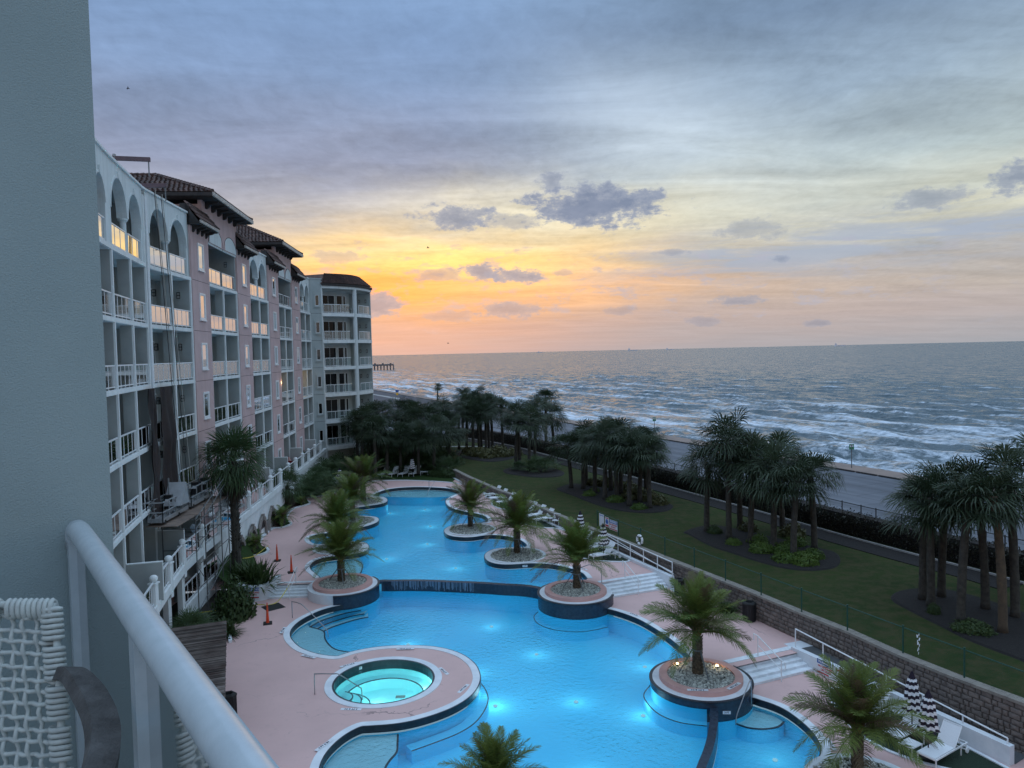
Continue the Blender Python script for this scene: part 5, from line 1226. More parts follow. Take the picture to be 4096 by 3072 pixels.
for i, b in enumerate(BALLS):
    m_ = MB(); m_.box(b.x - .13, b.y - .13, 3.26 if i > 5 else 2.6, b.x + .13, b.y + .13, 4.18); m_.box(b.x - .18, b.y - .18, 4.18, b.x + .18, b.y + .18, 4.24); po = m_.build('post', TRIM, terr)
    m_ = MB(); m_.lathe((b.x, b.y, 4.24), [(.02 + .155 * math.sin(PI * (k + .3) / 8.6), .16 - .16 * math.cos(PI * (k + .3) / 8.6)) for k in range(9)], 14); m_.build('ball', TRIM, po, True)
    if i + 1 < len(BALLS):
        fr = FR(b, BALLS[i + 1]); railing(fr, .16, fr.L - .16, 0, 3.26, terr, 4)
for e, ln in (('A', 1.4), ('C', 1.25), ('I', 1.0), ('K', 1.1), ('M', 1.1), ('O', 1.15)):
    i = names.index(e); fr = FR(P2[e], P2[names[i + 1]]); m_ = MB(); fr.box(m_, -.07, .07, .1, .1 + ln, 3.22, 4.88); m_.build('privacy_wall', GREYW, terr)
    m_ = MB(); fr.box(m_, -.075, .075, .1, .1 + ln + .02, 4.88, 4.92); fr.box(m_, -.075, .075, .1 + ln, .12 + ln, 3.22, 4.88); m_.build('wall_trim', TRIM, terr)
for y0, y1 in ((46.2, 48.5), (49.3, 51.6), (52.2, 54.6), (55.2, 57.6)):      # blind arches in the terrace wall
    c0 = (wallx(y0), y0); c1 = (wallx(y1), y1); fr = FR(c0, c1); L = fr.L; n = 12; ar = MB(); k = L / 2
    for i in range(n):
        q = [(k - rr * math.cos(PI * j / n), .75 + 1.15 * rr * math.sin(PI * j / n)) for rr, j in ((k, i), (k, i + 1), (k - .27, i + 1), (k - .27, i))]
        ar.hexa([fr.w(a, .06, z) for a, z in q], [fr.w(a, .20, z) for a, z in q])
    fr.box(ar, 0, .27, .06, .2, .2, .75); fr.box(ar, L - .27, L, .06, .2, .2, .75)
    ao = ar.build('stone_arch', STONETRIM, terr)
    m_ = MB(); vs = [fr.w(k - (k - .27) * math.cos(PI * i / n), .065, 1.15 + 1.15 * (k - .27) * math.sin(PI * i / n) * .72) for i in range(n + 1)]; m_.add(vs, [tuple(range(n + 1))]); m_.build('vent_opening', DARK, ao)
    m_ = MB(); fr.box(m_, k - .12, k + .12, .06, .26, .75 + 1.15 * k - .3, .75 + 1.15 * k + .12); m_.build('keystone', STONETRIM, ao)
# under the open part of the terrace: columns, lower rail, dark wall behind
for b in BALLS[:6]:
    m_ = MB(); m_.box(b.x - .28, b.y - .15, 0, b.x - .02, b.y + .15, 2.86); m_.build('column', TRIM, terr)
for i in (3, 4):
    fr = FR(BALLS[i], BALLS[i + 1]); railing(fr, .1, fr.L - .1, -.1, 1.0, terr, 4)
    m_ = MB(); fr.box(m_, 0, fr.L, -.25, .02, 0, 1.0); m_.build('plinth', TRIM, terr)
# slate-coloured band of rooms behind, closes the view under the terrace
m_ = MB(); band(m_, [(p[0] - 1.95, p[1]) for p in inn], 0, .2, 0, 3.0); m_.build('lower_wall', GREYW, terr)

# ------------------------------------------------------------------ vegetation
def frond_mesh(name, L, droop, mat, npair=34, ll=0.42, w_=0.022, seed=0, up=0.5):
    """feather leaf: arching midrib with narrow leaflets in a V; grows along +x"""
    q = random.Random(seed); m_ = MB(); P = []
    for i in range(13):
        t = i / 12; P.append(Vector((L * (t - 0.10 * droop * t * t), q.uniform(-.01, .01), L * (0.30 * up * t - droop * 0.62 * t ** 2.3))))
    m_.tube(P, [0.022 - 0.019 * i / 12 for i in range(13)], 4, False)
    for i in range(npair):
        t = 0.16 + 0.83 * i / (npair - 1); k = t * 12; a = int(min(k, 11)); f_ = k - a; p = P[a].lerp(P[a + 1], f_); d = (P[a + 1] - P[a]).normalized()
        l = ll * (math.sin(PI * min(1, (t * 0.86 + 0.13))) ** 0.6) * q.uniform(.85, 1.1)
        up_ = Vector((0, 1, 0)).cross(d).normalized() * -1
        if up_.z < 0: up_ = -up_
        for s_ in (-1, 1):
            dd = (Vector((0, s_, 0)) * 0.95 + d * (0.42 + 0.5 * t) + up_ * q.uniform(.05, .6)).normalized(); sag = Vector((0, 0, -l * q.uniform(.1, .5)))
            sd_ = dd.cross(up_).normalized() * w_ * 0.5
            mid = p + dd * l * .5 + sag * .2; e_ = p + dd * l + sag
            m_.add([p - sd_ * .7, p + sd_ * .7, mid + sd_, mid - sd_, e_], [(0, 1, 2, 3), (3, 2, 4)])
    return m_.mesh(name, mat)
def fan_into(m_, base, d, up_, petiole, r, n, droop, q, spread=2.6, w_=0.05, pet=0.012):
    """palmate leaf: stalk then a pleated fan of narrow blades"""
    d = d.normalized(); side = d.cross(up_)
    if side.length < 1e-3: side = Vector((1, 0, 0))
    side.normalize(); nrm = side.cross(d).normalized(); hub = base + d * petiole + Vector((0, 0, -0.10 * petiole))
    if pet: m_.bar(base, hub, pet * 2, pet)
    for i in range(n):
        a = -spread / 2 + spread * i / (n - 1) + q.uniform(-.05, .05); l = r * (0.72 + 0.28 * math.cos(a * .8)) * q.uniform(.85, 1.08)
        dd = (d * math.cos(a) + side * math.sin(a) + nrm * 0.10 * (i % 2)).normalized(); sd_ = dd.cross(nrm).normalized() * w_ * .5
        p1 = hub + dd * l * .55; p2 = hub + dd * l * .85 + Vector((0, 0, -droop * l * .20)); p3 = hub + dd * l + Vector((0, 0, -droop * l * .48))
        m_.add([hub, p1 - sd_, p1 + sd_, p2 + sd_ * .7, p2 - sd_ * .7, p3], [(0, 2, 1), (1, 2, 3, 4), (4, 3, 5)])
def sphere_dirs(n, lo, hi, q):
    out = []
    for i in range(n):
        e_ = math.asin(max(-1, min(1, lo + (hi - lo) * (i + .5) / n))); a = i * 2.39996 + q.uniform(-.3, .3); out.append(Vector((math.cos(e_) * math.cos(a), math.cos(e_) * math.sin(a), math.sin(e_))))
    return out
def sabal_crown(seed, n=48, r=0.95, pet=0.72, lo=-0.66):
    q = random.Random(seed); m_ = MB()
    for d in sphere_dirs(n, lo, 0.99, q):
        if q.random() < .16: continue
        up_ = Vector((0, 0, 1)); fan_into(m_, Vector((0, 0, 0)), d + Vector((q.uniform(-.15, .15), q.uniform(-.15, .15), q.uniform(-.1, .1))), up_, pet * q.uniform(.6, 1.3), r * q.uniform(.65, 1.18), 16, q.uniform(.2, 1.3), q, 2.7, .052)
    return m_.mesh('crown', SABAL)
SCROWN = [sabal_crown(s_) for s_ in (1, 2, 3, 4, 5)]
SCROWN2 = [sabal_crown(s_, 26, .85, .75, -.2) for s_ in (6, 7)]
def trunk_mesh(h, r0, r1, mat, seed, lean=(0, 0), boots=0, rings=True):
    q = random.Random(seed); m_ = MB(); n = max(6, int(h / .35)); P = []; rr = []
    for i in range(n + 1):
        t = i / n; P.append((lean[0] * t * t, lean[1] * t * t, h * t)); rr.append((r0 + (r1 - r0) * t) * q.uniform(.94, 1.06) * (1.25 if i == 0 else 1))
    m_.tube(P, rr, 9)
    for i in range(boots):        # old leaf bases
        t = q.uniform(.72, 1.0); a = q.random() * 6.28; z = h * t; r_ = r1 * 1.0; cx = lean[0] * t * t; cy = lean[1] * t * t
        p = Vector((cx + r_ * math.cos(a), cy + r_ * math.sin(a), z)); m_.bar(p, p + Vector((math.cos(a) * .10, math.sin(a) * .10, .22)), .06, .03)
    return m_
ORD = ['first', 'second', 'third', 'fourth', 'fifth', 'sixth', 'seventh', 'eighth', 'ninth', 'tenth', 'eleventh', 'twelfth', 'thirteenth', 'fourteenth', 'fifteenth', 'sixteenth', 'seventeenth', 'eighteenth', 'nineteenth', 'twentieth']
vq = random.Random(21)
def sabal(x, y, z, h, label, group, seed, sc=1.0, mat=TRUNK, crown=None):
    root = empty('sabal_palm', (x, y, z), 0, label, 'palm tree', group)
    lean = (vq.uniform(-.35, .35), vq.uniform(-.35, .35))
    t = trunk_mesh(h, .19, .16, mat, seed, lean, 14).build('trunk', mat, root, True)
    c = link('crown', crown or SCROWN[seed % 5], root, (lean[0], lean[1], h), vq.random() * 6.28); c.scale = (sc * vq.uniform(.9, 1.1), sc * vq.uniform(.9, 1.1), sc * vq.uniform(.88, 1.15)); c.rotation_euler = (vq.uniform(-.25, .25), vq.uniform(-.25, .25), vq.random() * 6.28); tag(c, kind='stuff')
    return root
sab = PLAN['sabal']
groups = [('in the bed nearest the right edge', range(0, 8)), ('in the bed with yellow green ferns', range(8, 16)), ('in the long middle lawn bed', range(16, 28)),
          ('in the small round lawn bed', range(28, 34)), ('in the farthest lawn bed', range(34, 44))]
for gd, rg in groups:
    order = sorted(rg, key=lambda i: sab[i][0] / sab[i][1])
    for k, i in enumerate(order):
        x, y, h = sab[i]; h = max(3.4, h)
        tr_mat = TRUNKT if (gd.startswith('in the bed nearest') and i == 4) else TRUNK
        lab = f'sabal palm, {ORD[k]} from the left {gd}' if tr_mat is TRUNK else 'sabal palm with bare reddish trimmed trunk in the mulch bed nearest the right edge'
        sabal(x, y, 1.3, h, lab, 'sabal palms on the lawn', i, vq.uniform(1.25, 1.55) if i > 7 else vq.uniform(1.15, 1.35), tr_mat)
sabal(-20.3, 200.4, 1.0, 3.6, 'lone palm standing by the far road against the surf', 'sabal palms on the lawn', 3, 1.0)
bk = [(-16.4, 79.6, 6.1), (-14.6, 77.6, 5.0), (-14.9, 83.0, 6.3), (-12.3, 80.0, 4.3), (-11.6, 85.5, 5.6), (-8.7, 80.2, 4.6), (-9.0, 91.0, 5.8), (-13.4, 88.0, 6.2), (-11.2, 82.6, 4.1), (-14.9, 81.0, 4.3), (-7.4, 84.0, 4.0), (-17.4, 82.0, 5.2), (-16.2, 84.6, 5.6), (-13.6, 78.9, 3.6), (-10.3, 79.4, 3.9), (-9.9, 87.0, 5.4), (-7.9, 88.0, 5.0), (-12.4, 92.0, 6.0), (-16.0, 81.6, 4.6)]
for k, (x, y, h) in enumerate(sorted(bk, key=lambda p: p[0] / p[1])):
    sabal(x, y, .7, h, f'bushy sabal palm behind the far loungers, {ORD[k]} from the left', 'palms behind the far loungers', 50 + k, vq.uniform(1.3, 1.6))

# feather palms in the round planters
FR_M = [frond_mesh('frond', 2.0, .42, DATEL, 62, .46, .020, 1, .9), frond_mesh('frond', 2.0, .75, DATEL, 62, .46, .020, 2, .9), frond_mesh('frond', 2.0, 1.15, DATEL, 58, .42, .018, 3, .8), frond_mesh('frond', 1.8, .32, DATEL, 54, .38, .018, 4, 1.0)]
def date_palm(x, y, z, h, sc, label, seed, nf=34, up=0.0, stakes=True):
    nf = int(nf * 1.4)
    q = random.Random(seed); fs = sc; sc = sc * .85; root = empty('date_palm', (x, y, z), 0, label, 'palm tree', 'feather palms in the pebble planters')
    m_ = MB(); m_.tube([(0, 0, 0), (0, 0, h * .3), (0, 0, h * .75), (0, 0, h)], [.20 * sc, .17 * sc, .19 * sc, .12 * sc], 10); tk = m_.build('trunk', TRUNKD, root)
    m_ = MB(); rows = int(h / .075)      # diamond leaf scars
    for r_ in range(rows):
        for c in range(9):
            a = 2 * PI * (c + .5 * (r_ % 2)) / 9; zz = h * (r_ + .3) / rows; rr = (.19 - .02 * math.sin(PI * zz / h)) * sc; ca, sa = math.cos(a), math.sin(a)
            m_.add([(rr * ca - .06 * sa * sc, rr * sa + .06 * ca * sc, zz), (rr * ca + .06 * sa * sc, rr * sa - .06 * ca * sc, zz), ((rr + .045) * ca, (rr + .045) * sa, zz + .075), (rr * ca, rr * sa, zz - .05)], [(0, 1, 2), (1, 0, 3)])
    tag(m_.build('leaf_scars', TRUNKD, tk), kind='stuff')
    m_ = MB()
    for i in range(16):
        a = 2 * PI * i / 16 + q.uniform(-.1, .1); e_ = q.uniform(.9, 1.25); m_.tube([(.08 * math.cos(a) * sc, .08 * math.sin(a) * sc, h - .05), (.30 * math.cos(a) * sc * (1.5 - e_) * 2, .30 * math.sin(a) * sc * (1.5 - e_) * 2, h + .42 * sc)], [.03 * sc, .016 * sc], 5)
    m_.build('leaf_stalks', PETIOLE, root)
    for i in range(nf):
        t = (i + .5) / nf; a = i * 2.39996 + q.uniform(-.2, .2); e_ = R(78 - (82 - up) * t ** 1.05) + q.uniform(-.18, .18)
        me = FR_M[3] if t < .2 else (FR_M[0] if t < .5 else (FR_M[1] if t < .8 else FR_M[2]))
        o = link('frond', me, root); s_ = fs * q.uniform(.88, 1.06)
        o.matrix_local = Matrix.Translation((0, 0, h + .04)) @ Matrix.Rotation(a, 4, 'Z') @ Matrix.Rotation(-e_, 4, 'Y') @ Matrix.Rotation(q.uniform(-.25, .25), 4, 'X') @ Matrix.Scale(s_, 4)
    if stakes:
        for i in range(3):
            a = 2 * PI * i / 3 + .9; m_ = MB(); m_.bar((.22 * math.cos(a) * sc * .8, .22 * math.sin(a) * sc * .8, h * .62), (.75 * math.cos(a), .75 * math.sin(a), -.02), .045, .045); m_.build('brace', GALV, root)
        m_ = MB(); m_.lathe((0, 0, h * .60), [(.20 * sc, 0), (.21 * sc, .05)], 12); m_.build('brace_collar', GALV, root)
    return root
date_palm(-10.1, 42.2, .66, 1.15, 1.33, 'feather palm in the left waterfall planter with three brace poles', 31, 34, 22)
date_palm(-12.25, 50.2, .5, 1.5, 1.33, 'feather palm just behind the left waterfall planter palm, in pebbles', 32, 34, 8)
date_palm(-12.9, 58.3, .5, 1.5, 1.29, 'feather palm in the middle pebble bed of the left shore', 33, 34, 8)
date_palm(-13.6, 66.0, .5, 1.5, 1.52, 'soft tall feather palm in the farthest pebble bed on the left shore', 34, 38, 12)
date_palm(-3.36, 55.3, .5, 1.35, 1.25, 'feather palm in the right shore pebble bed farther from the waterfall', 35, 34, 2)
date_palm(0.1, 47.8, .5, 1.55, 1.39, 'feather palm in the right shore pebble bed nearer the waterfall', 36, 36, 2)
date_palm(3.31, 40.03, .66, 1.25, 1.33, 'feather palm in the right waterfall planter by the white steps', 37, 34, 24)
date_palm(7.42, 30.11, .18, 1.6, 1.32, 'broad yellow green feather palm with diamond patterned trunk in the low planter', 38, 40, 8)
date_palm(10.9, 23.4, -.5, 1.6, 1.2, 'big feather palm at the bottom right edge beside the white lounger', 39, 40, 4, False)
date_palm(-0.75, 20.6, .3, .8, .92, 'feather palm whose crown pokes up at the bottom edge over the pool', 40, 34, 20, False)
mb_ = MB(); ring(mb_, 0.0, 1.3, -1.5, .3); rp = empty('round_planter', (-.75, 21.0, 0), 0, 'low round planter standing in the pool below the bottom edge', 'planter'); mb_.build('coping', CURB, rp)
# the palm beds beyond
# fan palm with shaggy trunk by the scaffold
LEAFS = []
for s_ in range(4):
    q = random.Random(90 + s_); m_ = MB(); fan_into(m_, Vector((0, 0, 0)), Vector((1, 0, 0)), Vector((0, 0, 1)), .85, 1.15, 26, [.5, .8, 1.2, .9][s_], q, 3.6, .05, .016); LEAFS.append(m_.mesh('fan_leaf', FANL))
def fan_palm(x, y, z, h, sc, label, n, tr, lo=-40, seed=5, skirt=True, group=None):
    q = random.Random(seed); root = empty('fan_palm', (x, y, z), 0, label, 'palm tree', group)
    if h > .6:
        m_ = MB(); nseg = int(h / .5) + 2; m_.tube([(0, 0, h * i / nseg) for i in range(nseg + 1)], [tr * (1.35 - .35 * min(1, i / 3)) for i in range(nseg + 1)], 10); tk = m_.build('trunk', TRUNK, root)
        m_ = MB()
        for i in range(int(h * 46)):      # stubs of cut stalks
            zz = q.uniform(.1, h); a = q.random() * 6.28; r_ = tr * 1.0; ca, sa = math.cos(a), math.sin(a); l = q.uniform(.06, .16)
            m_.add([(r_ * ca - .05 * sa, r_ * sa + .05 * ca, zz), (r_ * ca + .05 * sa, r_ * sa - .05 * ca, zz), ((r_ + l) * ca, (r_ + l) * sa, zz + .12), (r_ * ca, r_ * sa, zz - .1)], [(0, 1, 2), (1, 0, 3), (0, 2, 3), (2, 1, 3)])
        tag(m_.build('stalk_stubs', TRUNK, tk), kind='stuff')
    if skirt:
        m_ = MB()
        for i in range(70):
            a = q.random() * 6.28; el_ = R(q.uniform(-85, -50)); d = Vector((math.cos(el_) * math.cos(a), math.cos(el_) * math.sin(a), math.sin(el_)))
            fan_into(m_, Vector((0, 0, h - q.uniform(.1, .9) * sc)), d, Vector((0, 0, 1)), .35 * sc, .75 * sc, 9, .9, q, 1.3, .05, .01)
        tag(m_.build('dead_leaf_skirt', SKIRT, root), kind='stuff')
    for i in range(n):
        t = (i + .5) / n; a = i * 2.39996; e_ = R(80 - (80 - lo) * t) + q.uniform(-.1, .1)
        o = link('fan_leaf', LEAFS[0 if t < .3 else (1 if t < .6 else 2)], root)
        o.matrix_local = Matrix.Translation((0, 0, h)) @ Matrix.Rotation(a, 4, 'Z') @ Matrix.Rotation(-e_, 4, 'Y') @ Matrix.Rotation(q.uniform(-.5, .5), 4, 'X') @ Matrix.Scale(sc * q.uniform(.85, 1.1), 4)
    return root
fan_palm(-16.75, 43.9, .9, 6.6, 1.22, 'tall shaggy fan palm with a spiky trunk in front of the pink wing', 48, .24, -48, 5)
fan_palm(-19.2, 62.0, .9, 1.9, .95, 'short fan palm leaning on the terrace wall past the stone arches', 34, .2, -35, 6)
fan_palm(-14.9, 33.2, .1, 1.1, .62, 'small upright fan palm above the reed roof corner', 22, .12, -10, 8, False)
# low clumps of fan leaves and shrubs
LOWC = []
for s_ in range(3):
    q = random.Random(60 + s_); m_ = MB()
    for d in sphere_dirs(34, .12, .98, q): fan_into(m_, Vector((q.uniform(-.3, .3), q.uniform(-.3, .3), 0)), d, Vector((0, 0, 1)), q.uniform(.5, 1.0), .62, 13, .8, q, 2.6, .045)
    LOWC.append(m_.mesh('leaves', FANL))
def clump(x, y, z, s_, label, seed, mat=None, group='low fan palms along the terrace'):
    root = empty('low_fan_palm', (x, y, z), 0, label, 'low palm', group); o = link('leaves', LOWC[seed % 3], root, (0, 0, .15 * s_), vq.random() * 6.28); o.scale = (s_, s_, s_ * vq.uniform(.8, 1.15)); tag(o, kind='stuff'); return root
cl = [(-18.9, 66.9, .8, 1.3), (-18.4, 68.8, .7, 1.5), (-17.9, 70.6, .7, 1.5), (-19.4, 70.5, 1.1, 1.6), (-19.6, 73.0, 1.1, 1.7), (-18.5, 73.6, .7, 1.5), (-19.9, 76.0, 1.0, 1.9), (-18.6, 77.2, .7, 1.7), (-19.6, 79.6, .8, 2.0), (-18.2, 80.4, .7, 1.9), (-17.2, 78.6, .6, 1.5), (-19.9, 68.2, 1.2, 1.3)]
for k, (x, y, z, s_) in enumerate(sorted(cl, key=lambda p: p[1])): clump(x, y, z, s_, f'green fan clump against the terrace rail, {ORD[k]} from the near end', k)
cl = [(-15.6, 80.6, 1.3), (-14.4, 81.4, 1.5), (-13.1, 81.0, 1.4), (-12.2, 82.2, 1.6), (-10.9, 81.2, 1.3), (-9.9, 82.0, 1.5), (-8.6, 81.0, 1.3), (-7.5, 80.2, 1.5), (-16.4, 82.4, 1.7), (-8.4, 84.6, 2.2), (-10.6, 84.6, 2.4), (-12.8, 84.9, 2.4), (-7.0, 81.9, 1.6), (-14.0, 83.0, 2.3), (-15.4, 85.0, 2.5), (-11.6, 82.6, 2.0), (-9.4, 83.4, 2.0)]
for k, (x, y, s_) in enumerate(sorted(cl, key=lambda p: p[0] / p[1])): clump(x, y, .55, s_, f'low fan clump behind the far loungers, {ORD[k]} from the left', k, None, 'low fan palms behind the far loungers')
def sago(x, y, z, s_, label, seed, n=26):
    root = empty('sago_palm', (x, y, z), 0, label, 'sago palm', 'short feather palms in the grass lobes'); q = random.Random(seed)
    m_ = MB(); m_.lathe((0, 0), [(.13 * s_, 0), (.15 * s_, .2 * s_), (.09 * s_, .42 * s_)], 9); m_.build('trunk', TRUNK, root)
    for i in range(n):
        t = (i + .5) / n; o = link('frond', FR_M[1 if t < .6 else 2], root)
        o.matrix_local = Matrix.Translation((0, 0, .38 * s_)) @ Matrix.Rotation(i * 2.4, 4, 'Z') @ Matrix.Rotation(-R(65 - 70 * t), 4, 'Y') @ Matrix.Scale(.42 * s_, 4)
    return root
sago(-18.75, 64.7, .62, .75, 'small feather palm in the farthest grass lobe on the left', 1)
sago(-18.05, 57.0, .62, 1.5, 'feather palm in the middle grass lobe below the stone arches', 2)
sago(-17.5, 49.3, .62, 1.2, 'feather palm in the nearest grass lobe beside the orange cones', 3)
def leafball(name, n, rx, ry, rz, ls, mat, seed, solid=.5):
    """leafy mound: small leaf faces scattered through an uneven shell"""
    q = random.Random(seed); m_ = MB()
    for i in range(n):
        while True:
            v_ = Vector((q.uniform(-1, 1), q.uniform(-1, 1), q.uniform(-.05, 1)))
            if .1 < v_.length < 1: break
        v_ = v_.normalized() * (solid + (1 - solid) * q.random()) * (0.86 + .3 * noise.noise(v_ * 2.2 + Vector((seed, 0, 0))))
        p = Vector((v_.x * rx, v_.y * ry, abs(v_.z) * rz)); a = Vector((q.gauss(0, 1), q.gauss(0, 1), q.gauss(0, 1))).normalized(); b = a.cross(v_ + Vector((.01, 0, 0))).normalized()
        l = ls * q.uniform(.6, 1.3); m_.add([p - a * l, p + b * l * .45, p + a * l, p - b * l * .45], [(0, 1, 2, 3)])
    return m_.mesh(name, mat)
def bush(name, x, y, z, me, label, cat, s_=1, group=None, rz=None):
    root = empty(name, (x, y, z), 0, label, cat, group); o = link('leaves', me, root, None, vq.random() * 6.28 if rz is None else rz); o.scale = (s_,) * 3 if not isinstance(s_, tuple) else s_; tag(o, kind='stuff')
    return root
SHB = [leafball('leaves', 2600, 1, 1, 1, .085, SHRUB, k) for k in (1, 2)]
FERNM = [leafball('leaves', 1500, 1, 1, .6, .07, FERN, k, .7) for k in (5, 6)]
SEAM = [leafball('leaves', 700, 1, 1, .8, .14, SEAG, k, .5) for k in (8, 9)]
bush('round_shrub', -14.85, 38.4, 0.0, SHB[0], 'large rounded dense green shrub beside the warning sign planter', 'shrub', (1.35, 1.25, 2.3))
SPK = MB(); q = random.Random(77)
for i in range(260):
    a = q.random() * 6.28; e_ = R(q.uniform(5, 85)); l = q.uniform(.7, 1.15); b_ = Vector((q.uniform(-.3, .3), q.uniform(-.3, .3), 0)); d = Vector((math.cos(e_) * math.cos(a), math.cos(e_) * math.sin(a), math.sin(e_))); sd_ = d.cross(Vector((0, 0, 1))).normalized() * .028
    m1 = b_ + d * l * .6; SPK.add([b_ - sd_, b_ + sd_, m1 + sd_, m1 - sd_, b_ + d * l + Vector((0, 0, -.18 * l))], [(0, 1, 2, 3), (3, 2, 4)])
SPKM = SPK.mesh('blades', SHRUB)
bush('strap_leaf_plant', -14.85, 41.9, .5, SPKM, 'dark strap leaved plant filling the curved white planter', 'plant', (1.9, 1.5, 1.9))
bush('strap_leaf_plant', -16.0, 43.1, .4, SPKM, 'spiky dark plant behind the curved planter below the tall fan palm', 'plant', 1.6)
bush('strap_leaf_plant', -14.4, 35.7, 0, SPKM, 'low spiky plant at the reed roof corner beside the pink deck', 'plant', 1.1)
bush('strap_leaf_plant', -15.6, 34.6, 0, SPKM, 'spiky plant between the small fan palm and the reed roof', 'plant', 1.0)
bush('strap_leaf_plant', -16.3, 36.3, 0, SPKM, 'shaded spiky plant under the terrace edge near the scaffold', 'plant', 1.1)
bush('strap_leaf_plant', 9.9, 38.6, 0, SPKM, 'dark spiky plant against the retaining wall beside the black bin', 'plant', (1.0, .8, .9))
bush('strap_leaf_plant', 10.7, 37.5, 0, SPKM, 'low spiky plant along the retaining wall between two black bins', 'plant', (.9, .8, .7))
bush('oleander_shrub', .9, 61.4, .6, SHB[1], 'dark leafy shrub between the two rows of wall side loungers', 'shrub', (.8, .8, 1.25))
bush('flowering_shrub', -6.9, 78.3, .6, SHB[0], 'dark rounded shrub where the far path meets the retaining wall', 'shrub', (1.5, 1.3, 1.0))
bush('flowering_shrub', -8.4, 78.9, .55, SHB[1], 'low dark shrub right of the far white side table', 'shrub', (1.2, 1.0, .8))
bush('small_tree', -13.3, 93, .8, leafball('leaves', 5200, 1, 1, 1, .11, SHRUB, 31, .4), 'round leafy broadleaf tree showing above the palms in front of the far road', 'tree', (2.2, 2.2, 6.6))
for k, (x, y, s_) in enumerate([(15.39, 41.9, .85), (16.3, 41.3, 1.0), (16.04, 43.6, .9), (14.7, 43.9, .9), (15.2, 46.0, .8), (17.2, 42.4, .8), (13.6, 45.7, .6), (17.3, 45.2, .8)]):
    bush('fern_clump', x, y, 1.36, FERNM[k % 2], f'yellow green fern clump in the fern bed, {ORD[k]} one planted', 'fern', (s_, s_, s_ * 1.15), 'fern clumps in the mulch beds')
for k, (x, y, s_) in enumerate([(6.35, 62.3, .7), (8.16, 59.5, .9), (9.56, 56.6, .75), (7.0, 64.0, .6)]):
    bush('fern_clump', x, y, 1.36, FERNM[k % 2], f'green fern clump fronting the long middle bed, {["second", "third", "nearest", "farthest"][k]} one', 'fern', s_, 'fern clumps in the mulch beds')
for k, (x, y, s_) in enumerate([(9.9, 60.8, 1.3), (11.4, 58.2, 1.0), (10.8, 60.0, 1.2), (8.5, 66.8, 1.2), (9.9, 63.6, 1.2), (7.2, 67.2, .9)]):
    bush('sea_grape', x, y, 1.36, SEAM[k % 2], f'round leaved sea grape bush in the long middle bed, {ORD[k]} by size of gap', 'shrub', s_, 'sea grape bushes') if False else bush('sea_grape', x, y, 1.36, SEAM[k % 2], 'round leaved sea grape bush among the trunks of the long middle bed', 'shrub', s_, 'sea grape bushes in the long middle bed')
for k, (x, y, s_) in enumerate([(-2.9, 86.6, 1.5), (-1.3, 87.3, 1.6), (-4.1, 87.9, 1.5), (-2.0, 89.6, 1.5), (0.0, 88.0, 1.2), (-5.3, 89.6, 1.4)]):
    bush('sea_grape', x, y, 1.36, SEAM[k % 2], 'yellowing round leaved sea grape bush under the farthest lawn palms', 'shrub', s_, 'sea grape bushes in the farthest bed')
for k, (x, y, s_, mat) in enumerate([(3.0, 76.5, 1.5, SABAL), (2.2, 75.2, 1.2, SABAL), (.6, 76.6, .9, FERN)]):
    clump(x, y, 1.36, s_, f'{["wide silver", "low silver", "small"][k]} fan leaved clump in the small round mulch bed', k, None, 'low fan palms in the round bed')
bush('flowering_shrub', 18.0, 47.6, 1.36, SEAM[0], 'pale flowered shrub behind the ferns near the hedge', 'shrub', 1.0)
bush('flowering_shrub', 13.2, 48.6, 1.36, SHB[0], 'small dark shrub at the left tip of the fern bed', 'shrub', .6)
bush('flowering_shrub', 15.6, 49.2, 1.36, SEAM[1], 'leafy shrub among the back trunks of the fern bed', 'shrub', .8)
bush('low_shrub', 19.3, 30.9, 1.36, SHB[0], 'low twiggy green shrub at the front of the bed nearest the right edge', 'shrub', (.95, .7, .55))
bush('low_shrub', 18.9, 33.1, 1.36, SHB[1], 'tiny shrub beside the first trunk in the bed nearest the right edge', 'shrub', (.35, .35, .5))
# hedge: one clipped mass
q = random.Random(44); m_ = MB(); hp2 = spline(hedge, False, 10)
for i in range(len(hp2) - 1):
    a = Vector(hp2[i]); b = Vector(hp2[i + 1]); d = (b - a); L_ = d.length; n_ = Vector((-d.y, d.x)).normalized(); cnt = int(L_ * 330 * (1.0 if a.y < 75 else .6))
    for j in range(cnt):
        t = q.random(); o_ = q.uniform(.25, 1.9); zz = q.random() ** .7 * (1.42 + .3 * noise.noise(Vector((a.x * .7, a.y * .7, t * 2))))
        if .55 < o_ < 1.6 and zz < 1.3: o_ = .3 + q.random() * .25
        p = a.lerp(b, t) + n_ * o_; pp = Vector((p.x, p.y, 1.25 + zz)); u_ = Vector((q.gauss(0, 1), q.gauss(0, 1), q.gauss(0, 1))).normalized(); w_ = u_.cross(Vector((.3, .5, .8))).normalized(); l = q.uniform(.05, .11)
        m_.add([pp - u_ * l, pp + w_ * l * .5, pp + u_ * l, pp - w_ * l * .5], [(0, 1, 2, 3)])
hg = empty('hedge', (0, 0, 0), 0, 'long dark ragged hedge between the lawn and the sea road', 'hedge'); tag(m_.build('leaves', HEDGEL, hg), kind='stuff')
m_ = MB(); band(m_, hp2, .7, 1.5, 1.2, 2.6); m_.build('inner_twigs', MULCH, hg)
